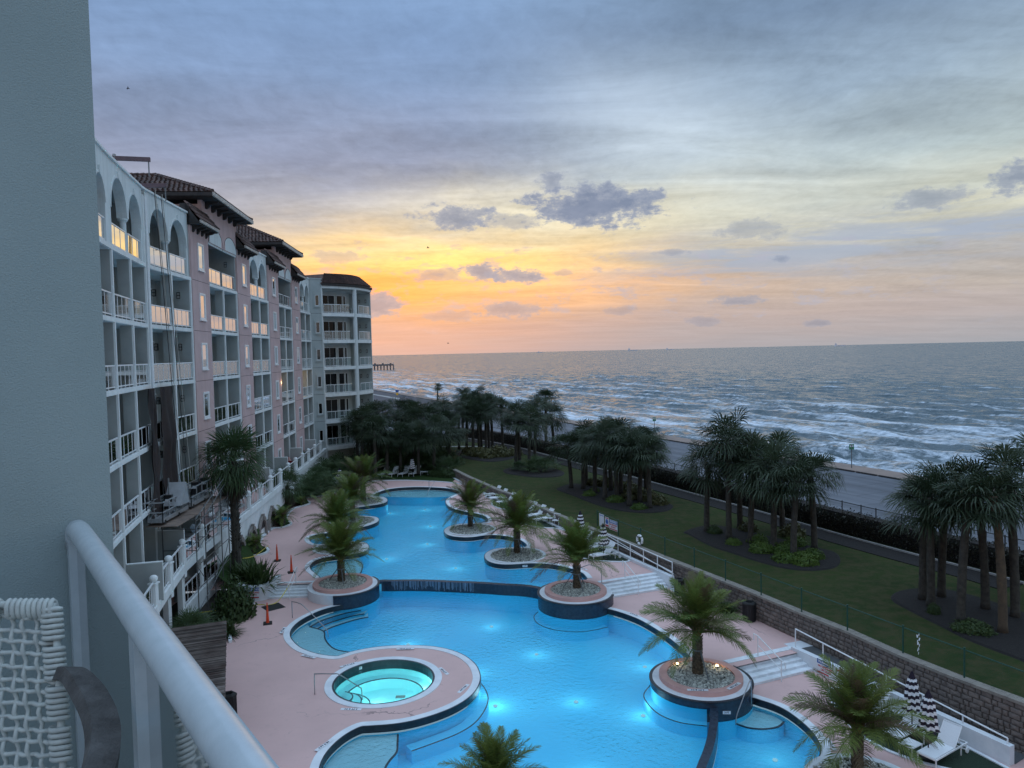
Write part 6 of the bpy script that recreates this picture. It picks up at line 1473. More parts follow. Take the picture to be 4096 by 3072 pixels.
# black fence behind the hedge
bf = empty('iron_fence', (0, 0, 0), 0, 'black iron fence showing over the hedge beside the road', 'fence')
fp = offset(hp2, 2.05); m_ = MB(); m_.tube([(p[0], p[1], 3.0) for p in fp], .03, 5); m_.build('top_rail', BLACKP, bf)
acc = 0
for i in range(0, len(fp), 5): m_ = MB(); m_.tube([(fp[i][0], fp[i][1], 1.0), (fp[i][0], fp[i][1], 3.08)], .035, 6); m_.build('post', BLACKP, bf)

# ------------------------------------------------------------------ furniture and small things
def lounger_proto():
    root = empty('sun_lounger', (0, 0, 0)); m_ = MB()      # x towards the feet, origin under the middle
    for s_ in (-.31, .31): m_.bar((-1.0, s_, .33), (.98, s_, .33), .035, .05)
    m_.bar((.98, -.31, .33), (.98, .31, .33), .035, .05); m_.bar((-1.0, -.31, .33), (-1.0, .31, .33), .035, .04); m_.build('frame', PAINTW, root)
    for (x, y) in ((.95, -.3), (.95, .3), (-.62, -.3), (-.62, .3)): m_ = MB(); m_.bar((x, y, 0), (x, y, .33), .035); m_.build('leg', PAINTW, root)
    m_ = MB(); m_.hexa([(-.22, -.28, .345), (.96, -.28, .345), (.96, .28, .345), (-.22, .28, .345)], [(-.22, -.28, .37), (.96, -.28, .37), (.96, .28, .37), (-.22, .28, .37)]); m_.build('seat', SLING, root)
    m_ = MB(); a = Vector((-.22, 0, .36)); b = a + Vector((-.46, 0, .62)); m_.hexa([(a.x, -.28, a.z), (a.x, .28, a.z), (a.x - .02, .28, a.z - .015), (a.x - .02, -.28, a.z - .015)], [(b.x, -.28, b.z), (b.x, .28, b.z), (b.x - .02, .28, b.z - .015), (b.x - .02, -.28, b.z - .015)])
    bk_ = m_.build('backrest', SLING, root); m_ = MB()
    for s_ in (-.295, .295): m_.bar((a.x, s_, a.z), (b.x, s_, b.z), .03, .03)
    m_.bar((b.x, -.295, b.z), (b.x, .295, b.z), .03, .03); m_.build('backrest_frame', PAINTW, bk_)
    m_ = MB()
    for s_ in (-.2, .2): m_.bar((a.x - .25, s_, a.z + .32), (-.78, s_, .32), .02, .02)
    m_.build('prop', PAINTW, root)
    m_ = MB()
    for s_ in (-.34, .34): m_.tube([(-.95, s_ - .02, .10), (-.95, s_ + .02, .10)], .10, 14)
    m_.bar((-.95, -.33, .10), (-.95, .33, .10), .03); m_.bar((-.95, -.30, .1), (-.95, -.30, .33), .03); m_.bar((-.95, .30, .1), (-.95, .30, .33), .03); m_.build('wheels', PAINTW, root)
    return root
lp = None
def lounger(x, y, z, ang, label, group):
    global lp
    if lp is None: lp = lounger_proto(); o = lp; o.location = (x, y, z); o.rotation_euler = (0, 0, R(ang)); o['label'] = label
    else: o = copy_tree(lp, None, (x, y, z), R(ang), None, label)
    o['category'] = 'sun lounger'; o['group'] = group; return o
G1 = 'white sun loungers'
for k, x in enumerate((-14.05, -13.0, -11.85, -10.65)): lounger(x, 79.6, .52, -112, ['leftmost', 'second from the left', 'third from the left', 'rightmost'][k] + ' of the four far white loungers under the palms', G1)
lounger(-17.3, 73.0, .55, -15, 'nearer of two white loungers in the shade beside the left feather palms', G1); lounger(-17.3, 74.6, .55, -20, 'farther of two white loungers in the shade beside the left feather palms', G1)
for k, (x, y) in enumerate([(-1.9, 66.6), (-1.3, 65.0), (-.6, 63.2)]): lounger(x, y, .52, 208, ['farthest', 'middle', 'nearest'][k] + ' lounger of the far trio along the retaining wall', G1)
for k, (x, y) in enumerate([(1.1, 59.0), (1.75, 57.7), (2.3, 56.3)]): lounger(x, y, .52, 208, ['farthest', 'middle', 'nearest'][k] + ' lounger of the trio beside the white armchair', G1)
lounger(5.0, 47.6, .52, 205, 'white lounger half hidden behind the right waterfall palm', G1); lounger(5.55, 46.0, .52, 205, 'white lounger in the open next to the double handrail ramp', G1); lounger(4.5, 49.0, .52, 205, 'farthest lounger on the turf beside the double handrail ramp', G1)
lounger(14.35, 24.6, -.48, 212, 'empty white lounger at the bottom right on green turf', G1); lounger(13.3, 27.3, -.48, 212, 'lower right lounger behind the striped umbrellas', G1); lounger(13.9, 26.0, -.48, 212, 'lower right lounger hidden between the feather palm and umbrella', G1)
def side_table(x, y, z, ang, label, s_=(.45, .45)):
    root = empty('side_table', (x, y, z), R(ang), label, 'side table', 'white side tables'); m_ = MB(); m_.box(-s_[0] / 2, -s_[1] / 2, .40, s_[0] / 2, s_[1] / 2, .43); m_.build('table_top', SLING, root)
    for a in (-1, 1):
        for b in (-1, 1): m_ = MB(); m_.box(a * (s_[0] / 2 - .02) - .015, b * (s_[1] / 2 - .02) - .015, 0, a * (s_[0] / 2 - .02) + .015, b * (s_[1] / 2 - .02) + .015, .40); m_.build('leg', PAINTW, root)
    return root
side_table(-9.7, 79.5, .52, 5, 'white side table right of the four far loungers', (.8, .5)); side_table(-12.4, 80.2, .52, 5, 'white side table between the far loungers')
side_table(-1.6, 65.8, .52, 25, 'white side table in the far trio of wall loungers'); side_table(-.95, 64.2, .52, 25, 'white side table beside the nearest lounger of the far trio')
side_table(2.75, 55.9, .52, 25, 'white side table between lounger and armchair'); side_table(14.4, 25.95, -.48, 30, 'larger white side table under the right striped umbrella', (.95, .75)); side_table(13.35, 24.75, -.48, 30, 'white side table left of the bottom right lounger', (.6, .5))
def chair(x, y, z, ang, label, mat, sl):
    root = empty('armchair', (x, y, z), R(ang), label, 'chair')
    for (a, b) in ((.25, -.25), (.25, .25), (-.25, -.25), (-.25, .25)): m_ = MB(); m_.bar((a * 1.1, b, 0), (a, b, .62 if a > 0 else .85), .03); m_.build('leg', mat, root)
    m_ = MB(); m_.box(-.25, -.25, .40, .27, .25, .44); m_.build('seat', sl, root)
    m_ = MB(); m_.hexa([(-.27, -.24, .5), (-.25, -.24, .5), (-.25, .24, .5), (-.27, .24, .5)], [(-.33, -.24, .86), (-.31, -.24, .86), (-.31, .24, .86), (-.33, .24, .86)]); m_.build('backrest', sl, root)
    for b in (-.26, .26): m_ = MB(); m_.bar((-.27, b, .62), (.27, b, .62), .045, .03); m_.build('armrest', mat, root)
    return root
chair(3.1, 55.1, .52, 250, 'white armchair at the near end of the wall side loungers', PAINTW, SLING)
# umbrellas
def umbrella(x, y, z, h, label):
    root = empty('closed_umbrella', (x, y, z), vq.random() * 6, label, 'umbrella', 'closed striped umbrellas'); m_ = MB(); m_.tube([(0, 0, 0), (0, 0, h - .05)], .022, 8); m_.build('pole', UMBN, root)
    m_ = MB(); m_.lathe((0, 0), [(.24, 0), (.24, .05), (.05, .09)], 16); m_.build('base', BLACKP, root)
    z0 = h * .42; n = 32; R_ = lambda t, a: (.10 + .20 * (1 - t) ** .8 if t < .97 else .05) * (1 + .22 * math.sin(a * 8)) * (1 - .72 * max(0, (t - .72) / .28)) * (.9 if t > .02 else 1)
    st = [0, .06, .145, .23, .315, .40, .485, .57, .655, .74, .80, .88, 1.0]
    for i in range(len(st) - 1):
        m_ = MB(); a_, b_ = st[i], st[i + 1]
        for j in range(n):
            q0, q1 = 2 * PI * j / n, 2 * PI * (j + 1) / n; P = lambda t, a: (R_(t, a) * math.cos(a), R_(t, a) * math.sin(a), z0 + (h - z0) * t + .02 * math.sin(a * 8 + 2) * (1 - t))
            m_.add([P(a_, q0), P(a_, q1), P(b_, q1), P(b_, q0)], [(0, 1, 2, 3)])
        m_.build('canopy_stripe', (UMBN if (i % 2 == 0 or i >= 10) else UMBW), root)
    return root
umbrella(-10.85, 78.6, .5, 2.15, 'closed striped umbrella behind the far row of loungers'); umbrella(-17.2, 72.6, .5, 2.1, 'closed striped umbrella in the shade left of the pool')
umbrella(4.40, 49.4, .5, 2.35, 'closed striped umbrella seen above the right waterfall palm'); umbrella(5.5, 45.9, .5, 2.3, 'closed striped umbrella over the loungers by the double handrail ramp')
umbrella(14.08, 26.0, -.5, 2.4, 'left one of two closed striped umbrellas at the bottom right'); umbrella(13.85, 24.55, -.5, 2.4, 'right one of two closed striped umbrellas at the bottom right, over the table')
# cones
def cone(x, y, z, label):
    root = empty('looper_cone', (x, y, z), vq.uniform(0, 1), label, 'traffic cone', 'tall orange looper cones'); m_ = MB(); m_.hexa([(-.22, -.22, 0), (.22, -.22, 0), (.22, .22, 0), (-.22, .22, 0)], [(-.2, -.2, .06), (.2, -.2, .06), (.2, .2, .06), (-.2, .2, .06)]); m_.build('base', RUBBER, root)
    m_ = MB(); m_.lathe((0, 0), [(.085, .06), (.08, .12), (.04, .90), (.03, .95), (.028, 1.0)], 14); m_.build('body', ORANGE, root)
    m_ = MB(); m_.tube([(.03 * math.cos(t), 0, 1.04 + .04 * math.sin(t)) for t in [2 * PI * i / 12 for i in range(13)]], .012, 6); m_.build('loop', ORANGE, root)
    for zz in (.55, .75): m_ = MB(); r_ = .08 - .04 * (zz - .12) / .78 + .002; m_.lathe((0, 0), [(r_, zz), (r_ - .004, zz + .1)], 14, False, False); m_.build('reflective_band', pmat('dim_reflective', (.55, .10, .04), rough=.4) if 'dim_reflective' not in MATS else MATS['dim_reflective'], root)
    return root
cone(-15.39, 47.2, .5, 'farther orange looper cone on the upper pink deck'); cone(-13.68, 44.55, .5, 'nearer orange looper cone on the upper pink deck'); cone(-12.78, 37.35, 0, 'orange looper cone on the lower pink deck below the warning sign')
m_ = MB(); m_.box(-.5, -.5, 0, .5, .5, .012); o = tag(m_.build('rubber_mat', RUBBER), 'black square rubber mat on the pink deck behind the cone', 'mat'); o.location = (-13.3, 39.85, .0); o.rotation_euler = (0, 0, R(40))
# caution tape
m_ = MB(); pts = spline([(-12.75, 41.1, .85), (-12.9, 39.5, .45), (-12.78, 37.4, .95)], False, 8)
for a, b in zip(pts[:-1], pts[1:]): m_.bar(a, b, .05, .006, (0, 1, 0))
tag(m_.build('caution_tape', YELLOW), 'yellow caution tape tied from the stair rail to the lower cone', 'caution tape')
m_ = MB(); pts = spline([(-12.9, 37.6, .25), (-13.8, 39.9, .12), (-15.3, 39.0, .25), (-17.0, 37.6, .5)], False, 8)
for a, b in zip(pts[:-1], pts[1:]): m_.bar(a, b, .05, .006, (0, 1, 0))
tag(m_.build('caution_tape', YELLOW), 'slack yellow caution tape trailing from the cone into the shrubs', 'caution tape')
m_ = MB(); pts = spline([(-16.6, 43.9, 1.6), (-16.4, 46.0, 1.2), (-16.3, 48.3, 1.25)], False, 6)
for a, b in zip(pts[:-1], pts[1:]): m_.bar(a, b, .05, .006, (0, 1, 0))
tag(m_.build('caution_tape', YELLOW), 'yellow caution tape by the foot of the tall fan palm', 'caution tape')
# signs
def warn_sign(mtx, w_, h_, label, lines=('WARNING', 'NO LIFEGUARD', 'ON DUTY')):
    root = empty('warning_sign', (0, 0, 0), 0, label, 'sign'); root.matrix_world = mtx
    m_ = MB(); m_.box(-w_ / 2, -h_ / 2, -.012, w_ / 2, h_ / 2, 0); m_.build('panel', SIGNW, root)
    m_ = MB(); m_.box(-w_ * .49, h_ * .18, .001, w_ * .49, h_ * .48, .004); m_.build('blue_header', SIGNB, root)
    m_ = MB(); m_.box(-w_ * .47, -h_ * .46, .001, w_ * .47, -h_ * .36, .004); m_.build('red_bar', SIGNR, root)
    lettering(lines[0], h_ * .27, SIGNW, root, Matrix.Translation((0, h_ * .33, .006)))
    lettering(lines[1], h_ * .19, SIGNR, root, Matrix.Translation((0, h_ * .03, .006))); lettering(lines[2], h_ * .19, SIGNR, root, Matrix.Translation((0, -h_ * .2, .006)))
    return root
def facing(pos, nx, ny, tilt=0):
    n_ = Vector((nx, ny, tilt)).normalized(); u = Vector((0, 0, 1)).cross(n_).normalized(); v_ = n_.cross(u)
    return Matrix(((u.x, v_.x, n_.x, pos[0]), (u.y, v_.y, n_.y, pos[1]), (u.z, v_.z, n_.z, pos[2]), (0, 0, 0, 1)))
warn_sign(facing((-14.78, 40.80, .5), -.0, -1), .82, .62, 'warning sign about no lifeguard on the curved planter wall')
warn_sign(facing((13.06, 30.88, -.13), -.9, -.42), .95, .62, 'warning sign about no lifeguard on the long ramp wall')
s_ = empty('small_sign', (0, 0, 0), 0, 'small red topped notice next to the ramp wall warning sign', 'sign'); s_.matrix_world = facing((13.42, 30.1, -.13), -.9, -.42)
m_ = MB(); m_.box(-.28, -.22, -.01, .28, .22, 0); m_.build('panel', SIGNW, s_); m_ = MB(); m_.box(-.28, .14, .001, .28, .21, .004); m_.build('red_bar', SIGNR, s_)
# chain link fence with green posts
fpts = PLAN['fencepost'][:6] + PLAN['fencepost'][7:] + [(17.4, 24.2), (19.0, 20.8)]
cf = empty('chain_link_fence', (0, 0, 0), 0, 'green chain link fence along the top of the retaining wall', 'fence')
for i, (x, y) in enumerate(fpts): m_ = MB(); m_.tube([(x, y, 1.2), (x, y, 2.42)], .032, 8); m_.tube([(x, y, 2.42), (x, y, 2.46)], .042, 8); m_.build('post', GREENP, cf)
m_ = MB(); m_.tube([(x, y, 2.37) for x, y in fpts], .022, 6); m_.build('top_rail', GREENP, cf)
m_ = MB()
for (a, b) in zip(fpts[:-1], fpts[1:]):
    A = Vector(a); B = Vector(b); L_ = (B - A).length; H_ = 1.02; n = int(L_ / .13)
    for i in range(-8, n + 1):
        for s_ in (0, 1):
            x0 = i * .13; x1 = x0 + H_; z0, z1 = (1.33, 1.33 + H_) if s_ else (1.33 + H_, 1.33)
            if x1 < 0.02 or x0 > L_ - .02: continue
            t0 = max(0, -x0) / H_; t1 = min(1, (L_ - x0) / H_)
            p = A.lerp(B, (x0 + H_ * t0) / L_); q_ = A.lerp(B, (x0 + H_ * t1) / L_); za = z0 + (z1 - z0) * t0; zb = z0 + (z1 - z0) * t1; w_ = .0022
            m_.add([(p.x, p.y, za - w_), (q_.x, q_.y, zb - w_), (q_.x, q_.y, zb + w_), (p.x, p.y, za + w_)], [(0, 1, 2, 3)])
tag(m_.build('chain_mesh', GREENP, cf), kind='stuff')
fn = (-.9, -.42)
def fsign(t, w_, h_, label, zc=2.0):
    A = Vector(fpts[0]); B = Vector(fpts[1]); p = A.lerp(B, t); r_ = empty('fence_sign', (0, 0, 0), 0, label, 'sign'); r_.matrix_world = facing((p.x + fn[0] * .04, p.y + fn[1] * .04, zc), *fn)
    m_ = MB(); m_.box(-w_ / 2, -h_ / 2, -.006, w_ / 2, h_ / 2, 0); m_.build('panel', SIGNW, r_); return r_
a = fsign(.24, .62, .95, 'narrow white notice nearest the end post of the green fence', 1.85); lettering('POOL RULES', .09, SIGNB, a, Matrix.Translation((0, .38, .004)))
a = fsign(.50, .48, .66, 'white sign with a round blue disc on the green fence', 1.95); m_ = MB(); m_.lathe((0, .03), [(.17, .001), (.17, .006)], 24); m_.build('blue_disc', SIGNB, a); m_ = MB(); m_.box(-.2, -.3, .001, .2, -.18, .005); m_.build('red_bar', SIGNR, a); m_ = MB(); m_.box(-.2, .23, .001, .2, .29, .005); m_.build('red_bar', SIGNR, a)
p = Vector(fpts[0]).lerp(Vector(fpts[1]), .80); warn_sign(facing((p.x + fn[0] * .04, p.y + fn[1] * .04, 1.92), *fn), .98, .66, 'warning sign about no lifeguard hung on the green fence')
x, y = fpts[2]; lr = empty('life_ring', (0, 0, 0), 0, 'white life ring hanging on a green fence post', 'life ring'); lr.matrix_world = facing((x - .08, y - .05, 1.72), *fn)
m_ = MB(); n = 28; m_.tube([(.27 * math.cos(2 * PI * i / n), .27 * math.sin(2 * PI * i / n), 0) for i in range(n + 1)], .075, 10, False); m_.build('ring', PAINTW, lr, True)
for i in range(4): a = PI / 4 + i * PI / 2; m_ = MB(); m_.tube([(.27 * math.cos(a + d_), .27 * math.sin(a + d_), 0) for d_ in (-.12, 0, .12)], .080, 10); m_.build('strap', BLACKP, lr)
m_ = MB(); q = random.Random(4)
for i in range(9): p = Vector((15.55 + q.uniform(-.05, .05), 28.25 + q.uniform(-.05, .05), 1.55 + i * .09)); m_.tube([p, p + Vector((q.uniform(-.06, .06), q.uniform(-.06, .06), .09))], q.uniform(.012, .03), 5)
tag(m_.build('hanging_flag_string', SIGNW), 'crumpled white strip hanging on the green fence', 'hanging strip')
# bins
def bin_(x, y, z, r_, h, label, square=False):
    root = empty('litter_bin', (x, y, z), .4, label, 'litter bin', 'black litter bins'); m_ = MB()
    m_.lathe((0, 0), [(r_ * .95, 0), (r_ * .95, .06), (r_ * .9, .08), (r_ * .9, h * .86)], 20 if not square else 6); m_.build('body', BLACKP, root)
    m_ = MB(); m_.lathe((0, 0), [(r_ * 1.02, h * .86), (r_ * 1.02, h * .95), (r_ * .8, h), (r_ * .55, h), (r_ * .5, h * .9)], 20 if not square else 6, True, True); m_.build('lid', RUBBER, root)
    m_ = MB()
    for i in range(20): a = 2 * PI * i / 20; m_.box(r_ * .93 * math.cos(a) - .012, r_ * .93 * math.sin(a) - .012, .08, r_ * .93 * math.cos(a) + .012, r_ * .93 * math.sin(a) + .012, h * .85)
    tag(m_.build('slats', BLACKP, root), kind='stuff'); return root
bin_(11.55, 36.3, 0, .33, .95, 'black slatted litter bin against the retaining wall'); bin_(9.0, 40.4, 0, .28, .9, 'black litter bin beyond the low planter palm, beside the wall'); bin_(-11.0, 27.5, 0, .3, .95, 'black litter bin at the corner of the reed roof', True); bin_(-3.3, 69.0, .5, .28, .85, 'dark litter bin behind the far trio of loungers')
# hand rails
def handrail(pts, label, r_=.022, mat=STEEL, feet=()):
    root = empty('handrail', (0, 0, 0), 0, label, 'handrail'); m_ = MB(); m_.tube(spline(pts, False, 4) if len(pts) > 3 else pts, r_, 8); m_.build('rail', mat, root, True)
    for p, q_ in feet: m_ = MB(); m_.tube([p, q_], r_ * .9, 8); m_.build('post', mat, root)
    return root
handrail([(-11.74, 38.11, 0), (-11.74, 38.1, .78), (-11.68, 38.02, .88), (-11.3, 37.75, .90), (-10.9, 37.45, .80), (-9.7, 36.6, .05), (-9.5, 36.4, -.1), (-9.45, 36.38, -.4)], 'bent steel handrail into the shallow entry of the main pool')
handrail([(-8.23, 29.29, 0), (-8.22, 29.29, .75), (-8.12, 29.26, .85), (-7.4, 29.06, .92), (-7.15, 29.03, .90), (-6.5, 29.5, .18), (-6.4, 29.56, .05), (-6.38, 29.58, -.4)], 'bent steel handrail into the round hot tub')
handrail([(4.82, 41.26, .5), (4.80, 41.3, 1.2), (4.72, 41.36, 1.32), (4.3, 41.7, 1.38), (4.0, 41.9, 1.3), (2.9, 42.8, .55), (2.75, 42.9, .3)], 'steel handrail behind the right waterfall planter into the upper pool')
handrail([(9.15, 28.6, -.5), (9.15, 28.6, .4), (9.1, 28.55, .5), (8.95, 28.35, .42), (8.5, 28.0, -.3), (8.35, 27.9, -.6), (8.3, 27.85, -.9)], 'curved steel handrail into the small lower pool')
handrail([(-8.3, 71.7, .5), (-8.3, 71.6, 1.2), (-8.2, 71.5, 1.3), (-7.7, 71.2, 1.25), (-8.2, 70.2, .6), (-8.3, 70.0, .1)], 'small handrail in the shallow far end of the upper pool')
def stair_rail(top, bot, zt, zb, label):
    T = Vector((*top, zt)); B = Vector((*bot, zb)); root = empty('stair_rail', (0, 0, 0), 0, label, 'handrail'); up_ = Vector((0, 0, .92)); d = (T - B); d.z = 0; d.normalize()
    m_ = MB(); m_.tube([T + d * .28 + Vector((0, 0, .62)), T + d * .28 + up_, T + up_, B + up_, B - d * .25 + up_, B - d * .25 + Vector((0, 0, .62)), B + Vector((0, 0, .58))], .022, 8); m_.build('rail', PAINTW, root)
    m_ = MB(); m_.tube([T + Vector((0, 0, .5)), B + Vector((0, 0, .5))], .018, 8); m_.build('lower_rail', PAINTW, root)
    for p in (T, B): m_ = MB(); m_.tube([p, p + up_], .022, 8); m_.build('post', PAINTW, root)
stair_rail((-12.75, 42.3), (-12.75, 41.0), .5, 0, 'white pipe rail in the middle of the left steps'); stair_rail((6.25, 42.05), (6.75, 40.5), .5, 0, 'white pipe rail in the middle of the right steps'); stair_rail((10.55, 32.0), (11.05, 30.55), 0, -.5, 'white pipe rail on the steps by the low planter')
# depth markers set in the deck
def marker(x, y, z, ang, txt, where):
    r_ = empty('depth_marker', (x, y, z + .006), R(ang), f'depth marker {txt} {where}', 'depth marker', 'depth markers round the pools'); m_ = MB(); l = .09 * len(txt); m_.box(-l / 2, -.075, 0, l / 2, .075, .006); m_.build('tile', SIGNW, r_); lettering(txt, .13, UMBN, r_, Matrix.Translation((0, 0, .007)))
for a in [(-11.68, 36.3, .03, 92, '4 FT 0 IN', 'on the coping left of the entry steps'), (-9.5, 33.0, .03, 152, '4 FT 0 IN', 'on the coping below the pale entry shelf'), (-7.45, 32.0, .03, 215, '3 FT 0 IN', 'on the deck behind the hot tub'), (-5.2, 33.62, .03, 180, '4 FT 6 IN', 'on the peninsula behind the hot tub'), (-3.2, 31.2, .0, 120, '3 FT 0 IN', 'on the peninsula right of the hot tub'), (-2.25, 29.5, .0, 65, '4 FT 0 IN', 'at the right tip of the peninsula'), (-6.48, 27.95, .0, 175, '3 FT 6 IN', 'on the deck in front of the hot tub'), (-6.85, 25.3, .03, 62, '4 FT 0 IN', 'by the bottom left pale shelf'), (5.98, 37.4, .03, -52, '4 FT 6 IN', 'beside the right edge of the main pool'),
          (7.0, 28.42, .23, 175, '4 FT 8 IN', 'on the low planter ring at the front'), (8.5, 28.7, .23, 220, '3 FT 0 IN', 'on the low planter ring at the right'), (11.0, 25.6, -.5, 85, '3 FT 0 IN', 'beside the small lower pool'), (3.96, 44.05, .5, -45, '4 FT 0 IN', 'on the coping behind the right planter')]:
    marker(*a)
for (x, y, z, n_, txt, wh) in [(-7.0, 31.9, -.1, (.4, -.6), '3 FT', 'inside the hot tub'), (7.95, 27.8, -.38, (-.05, -1), '3 FT', 'below the low planter'), (.55, 45.12, .42, (.1, -1), '4 FT', 'of the near right bed'), (5.35, 37.9, -.08, (-.6, -.6), '4 FT', 'right of the right planter')]:
    r_ = empty('depth_marker', (0, 0, 0), 0, f'small depth marker reading {txt} on the dark tiles {wh}', 'depth marker', 'depth markers on the tile band'); r_.matrix_world = facing((x, y, z), *n_); m_ = MB(); m_.box(-.15, -.06, 0, .15, .06, .008); m_.build('tile', SIGNW, r_); lettering(txt, .10, UMBN, r_, Matrix.Translation((0, 0, .009)))
# pool lights: a few seen, most added to light the water evenly
PLN = [(-1.0, 30.4, -1.0, 80, 'by the hot tub peninsula'), (5.0, 29.3, -1.0, 50, 'left of the low planter'), (-1.9, 33.7, -1.0, 60, 'behind the hot tub peninsula'), (.9, 35.6, -1.4, 70, 'added in the middle of the main pool'), (-5.6, 37.2, -1.2, 70, 'added near the entry steps of the main pool'),
       (5.9, 33.9, -1.2, 60, 'added under the right edge of the main pool'), (2.4, 25.2, -1.3, 90, 'added in the deep bottom part of the main pool'), (-2.0, 23.6, -1.3, 70, 'added near the pale corner shelf'), (2.4, 30.6, -1.5, 80, 'added at the centre bottom of the main pool'), (-1.4, 39.4, -1.3, 60, 'added under the waterfall'), (5.4, 22.2, -1.3, 60, 'added by the spill wall'),
       (-11.2, 65.85, -.3, 50, 'at the farthest left bed of the upper pool'), (-11.1, 57.6, -.3, 50, 'at the middle left bed of the upper pool'), (-9.0, 51.0, -.5, 60, 'added at the near left bed of the upper pool'), (-9.6, 71.3, .05, 16, 'in the shallow far end'), (-7.0, 60.5, -.6, 70, 'added in the middle of the upper pool'),
       (-4.0, 48.4, -.6, 60, 'added left of the near right bed'), (-6.4, 45.6, -.6, 60, 'added above the waterfall'), (-8.2, 67.0, -.6, 60, 'added in the far part of the upper pool'), (-6.6, 54.8, -.6, 60, 'added left of the far right bed'), (.5, 43.6, -.6, 50, 'added in the cove behind the right planter'), (-13.9, 53.0, -.2, 14, 'in the left cove')]
def plight(x, y, z, e, lab, col=(.62, .9, 1.0), r_=.10):
    z = -1.2 if (y < 41 and z < -.9 and x < 8) else (-.6 if y > 41 else z)
    root = empty('underwater_light', (x, y, z), 0, 'round underwater light ' + lab, 'pool light', 'underwater pool lights'); m_ = MB(); m_.lathe((0, 0), [(r_ * .9, 0), (r_, .03), (r_ * .6, .06)], 14); m_.build('lens', POOLON, root)
    ld = bpy.data.lights.new('pool_lamp', 'POINT'); ld.energy = e * (.2 if lab in ('by the hot tub peninsula', 'left of the low planter', 'in the hot tub wall', 'in the shallow far end') else .10); ld.color = col; ld.shadow_soft_size = .3; lo_ = bpy.data.objects.new('pool_lamp', ld); COL.objects.link(lo_); lo_.parent = root; lo_.location = (0, 0, .55)
for a in PLN: plight(*a)
plight(9.3, 26.4, -1.5, 34, 'added in the small lower pool'); plight(-3.95, 30.7, -.9, 150, 'in the hot tub wall', (.65, .94, 1), .1); plight(-6.0, 30.5, -1.04, 150, 'added in the hot tub floor', (.65, .94, 1), .06)  # the floor light is added to brighten the hot tub
for k, (x, y) in enumerate([(6.75, 30.85), (8.35, 30.55)]):
    r_ = empty('spot_light', (x, y, .12), 0, ['left', 'right'][k] + ' small lit spotlight among the pebbles of the low planter', 'garden light'); m_ = MB(); m_.lathe((0, 0), [(.03, 0), (.03, .1), (.05, .12)], 10); m_.build('body', BLACKP, r_); m_ = MB(); m_.lathe((0, 0), [(.045, .121), (.05, .15), (.02, .18)], 10); m_.build('bulb', LAMPON, r_)
    ld = bpy.data.lights.new('spot_bulb', 'POINT'); ld.energy = 1.5; ld.color = (1, .8, .5); ld.shadow_soft_size = .05; lo_ = bpy.data.objects.new('spot_bulb', ld); COL.objects.link(lo_); lo_.parent = r_; lo_.location = (0, 0, .3)
for (b0, b1, a, d_) in (('L', 'M', .4, .2), ('O', 'P', 1.6, -1.2)):
    fr = FR(P2[b0], P2[b1]); ld = bpy.data.lights.new('wall_lamp_bulb', 'POINT'); ld.energy = 14; ld.color = (1, .62, .28); ld.shadow_soft_size = .08; lo_ = bpy.data.objects.new('wall_lamp_bulb', ld); COL.objects.link(lo_); p = fr.w(a, d_, FLOOR[4] + 1.95); lo_.location = (p[0], p[1] - .35, p[2])
# reed roofed cabana
cb = empty('cabana', (0, 0, 0), 0, 'cabana with a flat weathered reed roof beside the pink deck', 'cabana'); m_ = MB(); q = random.Random(9)
c0 = Vector((-12.19, 30.58)); c1 = Vector((-9.46, 23.36)); e_ = (c1 - c0).normalized(); w2 = Vector((e_.y, -e_.x)); w2 = w2 if w2.x < 0 else -w2; n = 150
for i in range(n):
    p = c0.lerp(c1, i / n); z_ = 2.6 + q.uniform(0, .035); l = 6.0; off = Vector((q.uniform(-.03, .03), 0)); th = (c1 - c0).length / n * q.uniform(.35, .6)
    a = p + off; b = p + w2 * l + Vector((0, q.uniform(-.02, .02))); m_.bar((a.x, a.y, z_), (b.x, b.y, z_), th, .03)
tag(m_.build('reed_slats', REED, cb), kind='stuff'); m_ = MB()
for k in (0.02, .33, .66, .98): p = c0.lerp(c1, k); m_.bar((p.x, p.y, 2.5), (*(p + w2 * 6), 2.5), .09, .14)
m_.add([(*c0, 2.44), (*c1, 2.44), (*(c1 + w2 * 6), 2.44), (*(c0 + w2 * 6), 2.44)], [(0, 1, 2, 3)]); m_.build('rafters', REED, cb)
for k in (.03, .97): p = c0.lerp(c1, k); m_ = MB(); m_.box(p.x - .35, p.y - .08, 0, p.x - .19, p.y + .08, 2.44); m_.build('post', REED, cb)

